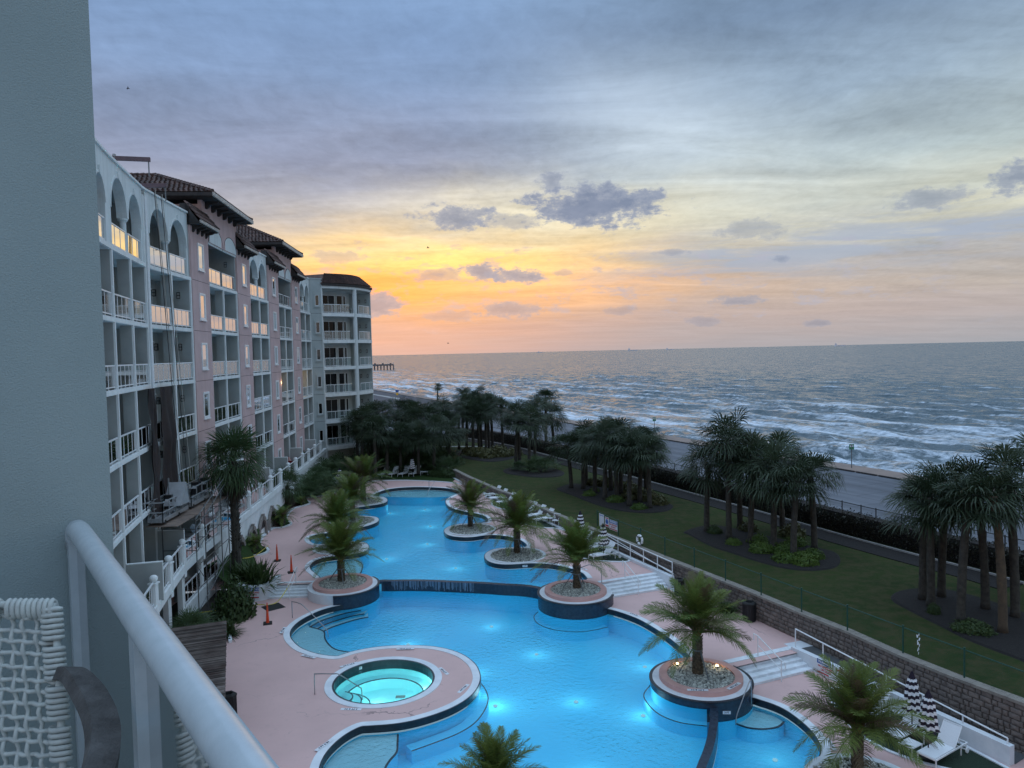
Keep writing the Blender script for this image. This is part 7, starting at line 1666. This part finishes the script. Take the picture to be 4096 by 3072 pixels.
# terrace furniture
def adirondack(x, y, z, ang, label, mat=PAINTW):
    root = empty('adirondack_chair', (x, y, z), R(ang), label, 'chair')
    for i in range(7): t = (i - 3) * .085; m_ = MB(); m_.hexa([(-.22, t - .036, .28), (-.20, t - .036, .28), (-.20, t + .036, .28), (-.22, t + .036, .28)], [(-.50, t * 1.25 - .04, 1.0 - abs(i - 3) * .03), (-.48, t * 1.25 - .04, 1.0 - abs(i - 3) * .03), (-.48, t * 1.25 + .04, 1.0 - abs(i - 3) * .03), (-.50, t * 1.25 + .04, 1.0 - abs(i - 3) * .03)]); m_.build('back_slat', mat, root)
    m_ = MB(); m_.hexa([(-.22, -.27, .25), (.35, -.27, .36), (.35, .27, .36), (-.22, .27, .25)], [(-.22, -.27, .28), (.35, -.27, .39), (.35, .27, .39), (-.22, .27, .28)]); m_.build('seat', mat, root)
    for b in (-.33, .33): m_ = MB(); m_.box(-.35, b - .06, .58, .4, b + .06, .61); m_.build('armrest', mat, root); m_ = MB(); m_.box(.3, b - .03, 0, .38, b + .03, .58); m_.bar((-.55, b * .85, .02), (.3, b * .85, .34), .05, .05); m_.build('leg', mat, root)
    return root
adirondack(-20.45, 61.7, 3.24, -60, 'white slatted adirondack chair on the terrace behind the short fan palm'); adirondack(-17.9, 41.8, 3.24, 0, 'pale adirondack chair on the terrace seen through the scaffold', pmat('pale_blue_chair', (.45, .55, .66), (.4, .5, .6), 5, .5))
sf = empty('outdoor_sofa', (-21.15, 70.5, 3.24), R(5), 'dark red cushioned sofa on the terrace with a pale pillow', 'sofa'); m_ = MB(); m_.box(-.4, -1.2, .1, .5, 1.2, .42); m_.build('seat_cushion', REDC, sf); m_ = MB(); m_.box(-.55, -1.2, .2, -.35, 1.2, .85); m_.build('back_cushion', REDC, sf)
for b in (-1.25, 1.15): m_ = MB(); m_.box(-.5, b, .1, .5, b + .12, .62); m_.build('arm_cushion', REDC, sf)
m_ = MB(); m_.hexa([(-.3, -.7, .45), (-.1, -.7, .42), (-.1, -.2, .42), (-.3, -.2, .45)], [(-.38, -.68, .85), (-.22, -.68, .85), (-.22, -.22, .85), (-.38, -.22, .85)]); m_.build('pillow', PINKR, sf)
for (x, y, a, l) in [(-18.9, 48.0, 30, 'dark mesh chair on the terrace behind the scaffold end'), (-18.6, 45.6, 200, 'dark mesh chair on the terrace facing the palm')]: chair(x, y, 3.24, a, l, PAINTW, BLACKP)
chair(-19.9, 62.9, 3.24, 180, 'small white terrace chair near the adirondack chair', PAINTW, SLING) if False else None
side_table(-18.3, 47.2, 3.24, 0, 'white slatted table on the terrace beside the tall fan palm', (.7, .7))
for (x, y, lab) in [(-19.6, 57.4, 'dark potted plant on the terrace by the second stone arch'), (-20.9, 73.5, 'dark potted plant on the terrace behind the red sofa')]:
    r_ = empty('potted_plant', (x, y, 3.24), 0, lab, 'potted plant'); m_ = MB(); m_.lathe((0, 0), [(.18, 0), (.26, .4), (.27, .42)], 12); m_.build('pot', WOODD, r_); o = link('leaves', SHB[0], r_, (0, 0, .35)); o.scale = (.45, .45, .7); tag(o, kind='stuff')
# balcony furniture on the tower
def bchair(x, y, z, a, lab): return chair(x, y, z, a, lab, PAINTW, BLACKP)
bchair(-19.6, 86.3, FLOOR[1], -50, 'left dark chair on the top tower balcony'); bchair(-18.95, 87.0, FLOOR[1], -50, 'right dark chair on the top tower balcony'); bchair(-21.0, 84.9, FLOOR[2], -20, 'white framed chair on the second highest tower balcony')
tb = side_table(-19.75, 85.9, FLOOR[5], 40, 'white table on the tower balcony just above the palms', (.9, .7)); tb['group'] = 'balcony furniture'

# scaffold, swing stage, debris net and ropes
sc = empty('pipe_scaffold', (0, 0, 0), 0, 'pipe scaffold standing in front of the terrace under the swing stage', 'scaffold')
S0 = Vector((-16.2, 37.2)); S1 = Vector((-16.75, 42.9)); n = 5
tops = [5.7, 6.0, 6.4, 6.9, 7.5]
for i in range(n):
    p = S0.lerp(S1, i / (n - 1)); m_ = MB(); m_.tube([(p.x, p.y, .1), (p.x, p.y, tops[i])], .028, 6); m_.build('upright', PIPE, sc)
    if i in (0, 2, 4):
        b = p + Vector((-1.75, .1)); m_ = MB(); m_.tube([(b.x, b.y, 3.3), (b.x, b.y, 5.5)], .028, 6); m_.build('upright', PIPE, sc)
        for z_ in (3.9, 5.0, 5.5): m_ = MB(); m_.tube([(p.x, p.y, z_), (b.x, b.y, z_)], .022, 6); m_.build('crossbar', PIPE, sc)
for z_ in (1.9, 3.1, 4.3, 5.4): m_ = MB(); m_.tube([(*S0, z_), (*S1, z_)], .022, 6); m_.build('ledger', PIPE, sc)
for z0, z1 in ((4.6, 6.9), (5.1, 7.3), (3.4, 5.9), (.4, 2.6)): m_ = MB(); m_.tube([(*S0, z0 + .4), (*S1, z1 - .4)], .024, 6); m_.build('guard_pipe', GALV, sc)
for i in range(n - 1): a = S0.lerp(S1, i / (n - 1)); b = S0.lerp(S1, (i + 1) / (n - 1)); m_ = MB(); m_.tube([(*a, 1.9 if i % 2 else 3.1), (*b, 3.1 if i % 2 else 1.9)], .018, 6); m_.build('diagonal_brace', PIPE, sc)
for i in range(3):
    m_ = MB(); a = Vector((-17.95, 35.6)).lerp(Vector((-18.4, 43.4)), i / 3 + .005); b = Vector((-17.95, 35.6)).lerp(Vector((-18.4, 43.4)), (i + 1) / 3 - .005); w_ = Vector((1.55, 0)); m_.hexa([(*a, 5.5), (*(a + w_), 5.5), (*(b + w_), 5.5), (*b, 5.5)], [(*a, 5.53), (*(a + w_), 5.53), (*(b + w_), 5.53), (*b, 5.53)]); m_.build('platform_board', PLY, sc)
def stage(p0, p1, z, w_, label):
    root = empty('swing_stage', (0, 0, 0), 0, label, 'swing stage', 'suspended work platforms'); A = Vector(p0); B = Vector(p1); d = (B - A).normalized(); s_ = Vector((d.y, -d.x)) * w_; L_ = (B - A).length
    c = [A, A + s_, B + s_, B]; m_ = MB(); m_.hexa([(*q_, z) for q_ in c], [(*q_, z + .08) for q_ in c]); m_.build('deck', ALU, root)
    for k, (u, v_) in enumerate(((A, B), (A + s_, B + s_), (A, A + s_), (B, B + s_))):
        m_ = MB()
        for zz in (.5, .98): m_.bar((*u, z + zz), (*v_, z + zz), .05)
        m_.bar((*u, z + .1), (*v_, z + .1), .03, .2)
        ns = max(1, int((v_ - u).length / .75))
        for i in range(ns + 1): q_ = u.lerp(v_, i / ns); m_.bar((*q_, z), (*q_, z + .98), .04)
        for i in range(ns): a = u.lerp(v_, i / ns); b = u.lerp(v_, (i + .5) / ns); e2 = u.lerp(v_, (i + 1) / ns); m_.bar((*a, z + .1), (*b, z + .5), .02); m_.bar((*b, z + .5), (*e2, z + .1), .02)
        m_.build('side_rail', ALU, root)
    for t in (.55, .97):
        q_ = A.lerp(B, t) + s_ * .5; m_ = MB(); m_.box(q_.x - .2, q_.y - .18, z + .35, q_.x + .2, q_.y + .18, z + 1.05); m_.build('hoist', BLACKP, root); m_ = MB(); m_.bar((*q_, z + 1.0), (*q_, z + 1.9), .05); m_.build('stirrup', ALU, root)
        m_ = MB(); m_.box(q_.x - .12, q_.y - .2, z + .7, q_.x + .12, q_.y - .182, z + .85); m_.build('label_plate', SIGNW, root)
    for t in (.08, .6):
        for u in (A, A + s_): q_ = u.lerp(u + (B - A), t); m_ = MB(); m_.tube([(q_.x - .03, q_.y, z - .0), (q_.x + .03, q_.y, z - .0)], .10, 12); m_.build('caster', RUBBER, root)
    return root
stage((-17.9, 35.7), (-18.1, 39.0), 5.68, .75, 'near swing stage basket resting on the scaffold boards'); stage((-18.15, 39.5), (-18.35, 42.8), 5.68, .75, 'far swing stage basket with black hoists behind the near one')
m_ = MB(); m_.hexa([(-17.8, 37.2, 6.2), (-16.95, 37.3, 6.2), (-16.95, 38.3, 6.2), (-17.8, 38.2, 6.2)], [(-17.8, 37.9, 7.3), (-16.95, 38.0, 7.3), (-16.95, 38.03, 7.28), (-17.8, 37.93, 7.28)]); tag(m_.build('foil_board', pmat('foil_board', (.55, .56, .58), (.45, .46, .48), 3, .3, metal=.5)), 'tilted silver board standing in the near swing stage', 'board')
def net(nm0, a, b, ztop, zbot, label, wav=.25, out=.35, seed=1):
    fr = FR(P2[nm0], P2[names[names.index(nm0) + 1]]); m_ = MB(); nu, nv = 14, 40; q = Vector((seed, 0, 0)); vs = []
    for j in range(nv + 1):
        for i in range(nu + 1):
            u = i / nu; v_ = j / nv; aa = a + (b - a) * u + wav * noise.noise(Vector((u * .8, v_ * 3.1, seed))) * 1.3 * (u if a < b else 1); d_ = out + .16 * noise.noise(Vector((u * 3, v_ * 4, seed + 5))) + .05 * math.sin(u * 14 + v_ * 3); vs.append(fr.w(aa, d_, zbot + (ztop - zbot) * v_))
    m_.add(vs, [(j * (nu + 1) + i, j * (nu + 1) + i + 1, (j + 1) * (nu + 1) + i + 1, (j + 1) * (nu + 1) + i) for j in range(nv) for i in range(nu)])
    o = tag(m_.build('debris_net', NET, None, True), label, 'debris net', 'hanging debris nets'); return o
net('B', 1.7, 3.1, FLOOR[3] - .2, 5.4, 'brown debris net hanging left of the drain pipe, pinched in the middle', .7, .25, 1)
net('c', .25, 2.25, FLOOR[3] - .2, 5.2, 'brown debris net hanging right of the drain pipe behind the ropes', .15, .25, 2)
for k, (a0, a1) in enumerate([(.1, .6), (.25, 1.0), (1.0, 1.6), (1.2, 2.2)]):
    fr = FR(P2['c'], P2['D']); m_ = MB(); p = fr.w(a0, .45, 22.3); q_ = fr.w(a1, 1.0, 7.0); m_.tube([p, [(p[i] + q_[i]) / 2 for i in range(3)], q_], .018, 5); tag(m_.build('hoist_rope', ROPEL if k % 2 else BLACKP), ['dark rope nearest the drain pipe from roof to swing stage', 'pale rope second from the drain pipe', 'dark rope right of the pale pair', 'pale rope farthest from the drain pipe'][k], 'rope')
# roof outrigger beams
def outrigger(e, a, z, L_, label):
    i = names.index(e); fr = FR(P2[e], P2[names[i + 1]]); root = empty('roof_outrigger', (0, 0, 0), 0, label, 'outrigger beam'); m_ = MB(); m_.bar(fr.w(a, -1.9, z), fr.w(a, .7, z), .14, .2); m_.build('beam', pmat('outrigger_paint' + e, (.14, .09, .10), (.1, .07, .08), 4, .6), root)
    m_ = MB(); m_.bar(fr.w(a, -1.7, 21.9), fr.w(a, -1.7, z + .3), .12); m_.bar(fr.w(a, -.9, 21.9), fr.w(a, -.9, z + .2), .12); m_.build('stand', ALU, root); m_ = MB(); m_.tube([fr.w(a, .62, z), fr.w(a, .62, z - .8)], .03, 6); m_.build('shackle', GALV, root)
outrigger('B', 2.0, 23.4, 4, 'dark red roof beam jutting over the parapet of the white wing'); 
r_ = outrigger('c', 1.2, 22.75, 4, 'pale roof beam lying lower in front of the tiled hip roof')

# beyond the wall: bus signs, road sign, suv, stairs, pier, ships, gulls
def bus_sign(x, y, z, h, label, col):
    root = empty('road_sign', (x, y, z), 0, label, 'road sign', 'signs along the seawall'); m_ = MB(); m_.tube([(0, 0, 0), (0, 0, h)], .05, 8); m_.build('post', GALV, root); m_ = MB(); m_.box(-.24, -.02, h - .55, .24, .02, h); m_.build('panel', col, root); m_ = MB(); m_.box(-.17, -.026, h - .28, .17, -.021, h - .12); m_.build('panel_print', SIGNW, root)
bus_sign(34.3, 74.7, 1.08, 2.45, 'green sign on a tall pole at the seawall edge on the right', SIGNG); bus_sign(21.0, 109.5, 1.08, 2.4, 'grey green sign pole behind the middle palms at the seawall', SIGNG)
rs = empty('road_sign', (-32.4, 208.2, 1.0), 0, 'blue sign with a round yellow sign below by the far road', 'road sign', 'signs along the seawall'); m_ = MB(); m_.tube([(0, 0, 0), (0, 0, 2.7)], .05, 8); m_.build('post', GALV, rs)
for s_ in (-.24, .24): m_ = MB(); m_.box(s_ - .2, -.05, 2.1, s_ + .2, .05, 2.8); m_.build('panel', SIGNB, rs)
m_ = MB(); m_.tube([(0, -.10, 1.6), (0, -.04, 1.6)], .34, 18); m_.build('yellow_disc', pmat('sign_yellow', (.8, .45, .03), rough=.5), rs)
car = empty('parked_suv', (-23.8, 167.6, 1.0), R(95), 'pale suv parked on the far side road behind the palms', 'car'); prof = [(-2.3, .5), (-2.35, 1.0), (-2.2, 1.15), (-1.9, 1.75), (-1.5, 1.82), (.5, 1.80), (1.15, 1.2), (2.1, 1.05), (2.3, .8), (2.3, .45)]; m_ = MB(); k = len(prof)
m_.add([(x, -.9 if z_ < 1.3 else -.72, z_) for x, z_ in prof] + [(x, .9 if z_ < 1.3 else .72, z_) for x, z_ in prof], [tuple(range(k)), tuple(range(k, 2 * k))[::-1]] + [(j, (j + 1) % k, k + (j + 1) % k, k + j) for j in range(k)]); m_.build('body', CARW, car)
m_ = MB(); m_.hexa([(-1.8, -.83, 1.2), (.95, -.83, 1.2), (.95, .83, 1.2), (-1.8, .83, 1.2)], [(-1.6, -.74, 1.7), (.45, -.74, 1.7), (.45, .74, 1.7), (-1.6, .74, 1.7)]); m_.build('side_windows', WINDOW, car); m_ = MB(); m_.hexa([(-2.22, -.65, 1.2), (-2.2, -.65, 1.2), (-2.2, .65, 1.2), (-2.22, .65, 1.2)], [(-1.98, -.6, 1.65), (-1.9, -.6, 1.65), (-1.9, .6, 1.65), (-1.98, .6, 1.65)]); m_.build('rear_window', WINDOW, car)
for x in (-1.45, 1.45):
    for s_ in (-.82, .82): m_ = MB(); m_.tube([(x, s_ - .1, .36), (x, s_ + .1, .36)], .36, 16); m_.build('wheel', RUBBER, car)
st_ = empty('stair_handrail', (0, 0, 0), 0, 'thin rails of beach stairs at the far seawall', 'handrail'); m_ = MB()
for k in range(3): m_.tube([(-30.0 + k * .9, 226, 2.2), (-24.5 + k * .9, 222, -1.5)], .07, 5); m_.tube([(-30.0 + k * .9, 226, 1.1), (-30.0 + k * .9, 226, 2.2)], .06, 5)
m_.build('rails', GALV, st_)
pr_ = empty('fishing_pier', (0, 0, 0), 0, 'long low fishing pier on posts far out on the left', 'pier'); m_ = MB(); m_.box(-240, 898, .8, -190, 904, 2.0); m_.box(-190, 898, .8, -144, 906, 2.6); m_.build('deck', PIERM, pr_)
for i in range(26): x = -240 + i * 3.85; m_ = MB(); m_.box(x - .4, 899, -8, x + .4, 903, .8); m_.build('pile', PIERM, pr_)
for i in range(5): x = -186 + i * 9.5; m_ = MB(); m_.box(x, 900, 2.6, x + 1.6, 903, 4.0); m_.build('shelter', PIERM, pr_)
def ship(x, y, L_, h, label):
    root = empty('cargo_ship', (x, y, -4), R(4), label, 'ship', 'ships on the horizon'); m_ = MB(); m_.hexa([(-L_ / 2, -12, -8), (L_ / 2 - 12, -12, -8), (L_ / 2 - 12, 12, -8), (-L_ / 2, 12, -8)], [(-L_ / 2, -14, h * .45), (L_ / 2, -14, h * .5), (L_ / 2, 14, h * .5), (-L_ / 2, 14, h * .45)]); m_.build('hull', HULL, root)
    m_ = MB(); m_.box(-L_ / 2 + 6, -12, h * .45, -L_ / 2 + 26, 12, h); m_.build('bridge', HULL, root); m_ = MB(); m_.box(-L_ / 2 + 12, -3, h, -L_ / 2 + 18, 3, h * 1.3); m_.build('funnel', HULL, root)
ship(1640, 10000, 130, 34, 'hazy cargo ship on the horizon nearest the glow'); ship(2270, 10600, 110, 26, 'fainter low ship on the horizon right of the nearest one to the glow'); ship(4440, 10000, 150, 36, 'hazy cargo ship on the horizon at the right'); ship(430, 11000, 80, 20, 'tiny distant ship on the horizon at the left')
def gull(x, y, z, s_, label, rz, flap):
    root = empty('gull', (x, y, z), rz, label, 'bird', 'gulls in flight'); m_ = MB(); m_.tube([(-.22, 0, 0), (-.1, 0, 0), (.08, 0, .0), (.2, 0, .01), (.26, 0, 0)], [.01, .045, .055, .03, .01], 8); m_.build('body', GULL, root, True)
    for k in (-1, 1): m_ = MB(); m_.hexa([(-.06, k * .03, .01), (.08, k * .03, .01), (.06, k * .3, .12 * flap), (-.05, k * .3, .12 * flap)], [(-.06, k * .03, .03), (.08, k * .03, .03), (.06, k * .3, .135 * flap), (-.05, k * .3, .135 * flap)]); m_.hexa([(-.05, k * .3, .12 * flap), (.06, k * .3, .12 * flap), (-.06, k * .62, .04 * flap), (-.10, k * .62, .04 * flap)], [(-.05, k * .3, .135 * flap), (.06, k * .3, .135 * flap), (-.06, k * .62, .05 * flap), (-.10, k * .62, .05 * flap)]); m_.build('wing', GULL, root)
    root.scale = (s_,) * 3
gull(-30.1, 60, 35.3, .6, 'gull high in the sky above the white parapet', .5, 1); gull(-8.7, 80, 25, .75, 'gull above the orange glow', .1, 1.2); gull(-10.2, 120, 15.3, .8, 'gull low over the horizon near the tower', .3, .8)

# ------------------------------------------------------------------ the balcony the picture is taken from
d_ = Vector((-.5948, .8039)); e_ = Vector((.8039, .5948))
own = empty('balcony', (0, 0, 0), 0, 'balcony of the viewer with stucco side wall at the left edge', 'balcony')
def o2(s_, l, z): v_ = d_ * s_ + e_ * l; return (v_.x, v_.y, z)
def obox(m_, s0, s1, l0, l1, z0, z1): return m_.hexa([o2(s0, l0, z0), o2(s1, l0, z0), o2(s1, l1, z0), o2(s0, l1, z0)], [o2(s0, l0, z1), o2(s1, l0, z1), o2(s1, l1, z1), o2(s0, l1, z1)])
WS = 2.09
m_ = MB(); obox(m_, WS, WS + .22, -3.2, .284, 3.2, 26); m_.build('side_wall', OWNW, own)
m_ = MB(); obox(m_, -2.5, WS, -2.6, .29, 12.10, 12.38); m_.build('floor', OWNW, own)
RL, RZ = .203, 13.20
m_ = MB(); m_.tube([o2(-1.2, RL, RZ), o2(-.6, RL, RZ), o2(.3, RL, RZ), o2(1.2, RL, RZ), o2(2.0, RL, RZ), o2(2.05, RL, RZ - .004), o2(2.075, RL, RZ - .02), o2(2.08, RL, RZ - .05)], .0240, 40); rl = m_.build('top_rail', RAILW, own, True)
m_ = MB(); obox(m_, -1.2, 2.08, RL - .015, RL + .015, 12.44, 12.48); m_.build('bottom_rail', RAILW, own)
for s_ in (2.06, 1.22, .2, -.8): m_ = MB(); obox(m_, s_ - .02, s_ + .02, RL - .02, RL + .02, 12.38, RZ); m_.build('post', RAILW, own)
for s0, s1 in ((1.24, 2.04), (.22, 1.20), (-.78, .18)): m_ = MB(); obox(m_, s0, s1, RL - .004, RL + .004, 12.49, RZ - .012); m_.build('glass_pane', OWNG, own)
# woven armchair
ch = empty('woven_armchair', (0, 0, 0), 0, 'white cord woven armchair with a weathered wooden arm, cut by the left edge', 'armchair')
def aty(px, py, Y):      # direction helper in plan units of the balcony
    return None
C0 = Vector((-.79, 1.25, 13.183)); ux = Vector((-.93, .0, .02)).normalized(); uz = Vector((.10, -.16, -1)).normalized()
def cp(u, v_, w_=0): n_ = ux.cross(uz).normalized(); return C0 + ux * u + uz * v_ + n_ * w_
def cord(m_, pts, r_=.0042): m_.tube(pts, r_, 6)
m_ = MB(); m_.tube([cp(0, 0), cp(0, .30), cp(-.012, .62)], .006, 10); m_.tube([cp(0, 0), cp(.25, -.008), cp(.52, 0)], .006, 10); m_.build('back_frame', ROPE, ch, True)
warp = MB()
for i in range(30):
    u = .034 + i * .0205 + (.002 if i % 2 else 0); cord(warp, [cp(u, v_ * .0102, .0046 * math.sin(PI * (v_ / 2 + i))) for v_ in range(0, 60)], .0038)
tag(warp.build('vertical_cords', ROPE, ch, True), kind='stuff')
weft = MB()
for j in range(34):
    v_ = .022 + j * .0204; cord(weft, [cp(.0 + k * .01025 * .68, v_ + .002 * math.sin(j * 1.7) - k * .0004, -.0042 * math.sin(PI * (k / 2 + j))) for k in range(0, 62)], .0037)
tag(weft.build('horizontal_cords', ROPE, ch, True), kind='stuff')
wrap = MB()
for j in range(66):      # cord wound tightly round the frame edge, in bundles
    if (j % 7) == 6: continue
    v_ = .004 + j * .0094; x0 = -.012 * (v_ / .62); cord(wrap, [cp(x0 + .007 + .0155 * math.cos(t), v_ + .001 * math.sin(2 * t), .0085 * math.sin(t)) for t in [2 * PI * k / 12 for k in range(13)]], .0044)
for j in range(56):
    if j % 5 == 4 and j > 5: continue
    u = .004 + j * .0092; cord(wrap, [cp(u, .004 + .0145 * math.cos(t), .0085 * math.sin(t)) for t in [2 * PI * k / 10 for k in range(11)]], .0044)
tag(wrap.build('edge_wrapping', ROPE, ch, True), kind='stuff')
m_ = MB()      # curved flat wooden arm
path = [Vector((-.765, 1.215, 13.080)), Vector((-.725, 1.185, 13.092)), Vector((-.665, 1.125, 13.088)), Vector((-.610, 1.06, 13.076)), Vector((-.570, .99, 13.066)), Vector((-.545, .91, 13.052)), Vector((-.530, .82, 13.035))]
path = [Vector(p) for p in spline([tuple(p) for p in path], False, 5)]
for i in range(len(path) - 1):
    a, b = path[i], path[i + 1]; f0 = i / (len(path) - 1); f1 = (i + 1) / (len(path) - 1); wA = .010 + .013 * min(1, f0 * 3) ** .7; wB = .010 + .013 * min(1, f1 * 3) ** .7; s_ = Vector((1, .15, -.1)).normalized(); u_ = Vector((.1, .45, .9)).normalized() * .010
    m_.hexa([a - s_ * wA - u_, a + s_ * wA - u_, b + s_ * wB - u_, b - s_ * wB - u_], [a - s_ * wA * .85 + u_, a + s_ * wA * .85 + u_, b + s_ * wB * .85 + u_, b - s_ * wB * .85 + u_])
m_.build('armrest', ARMW, ch)
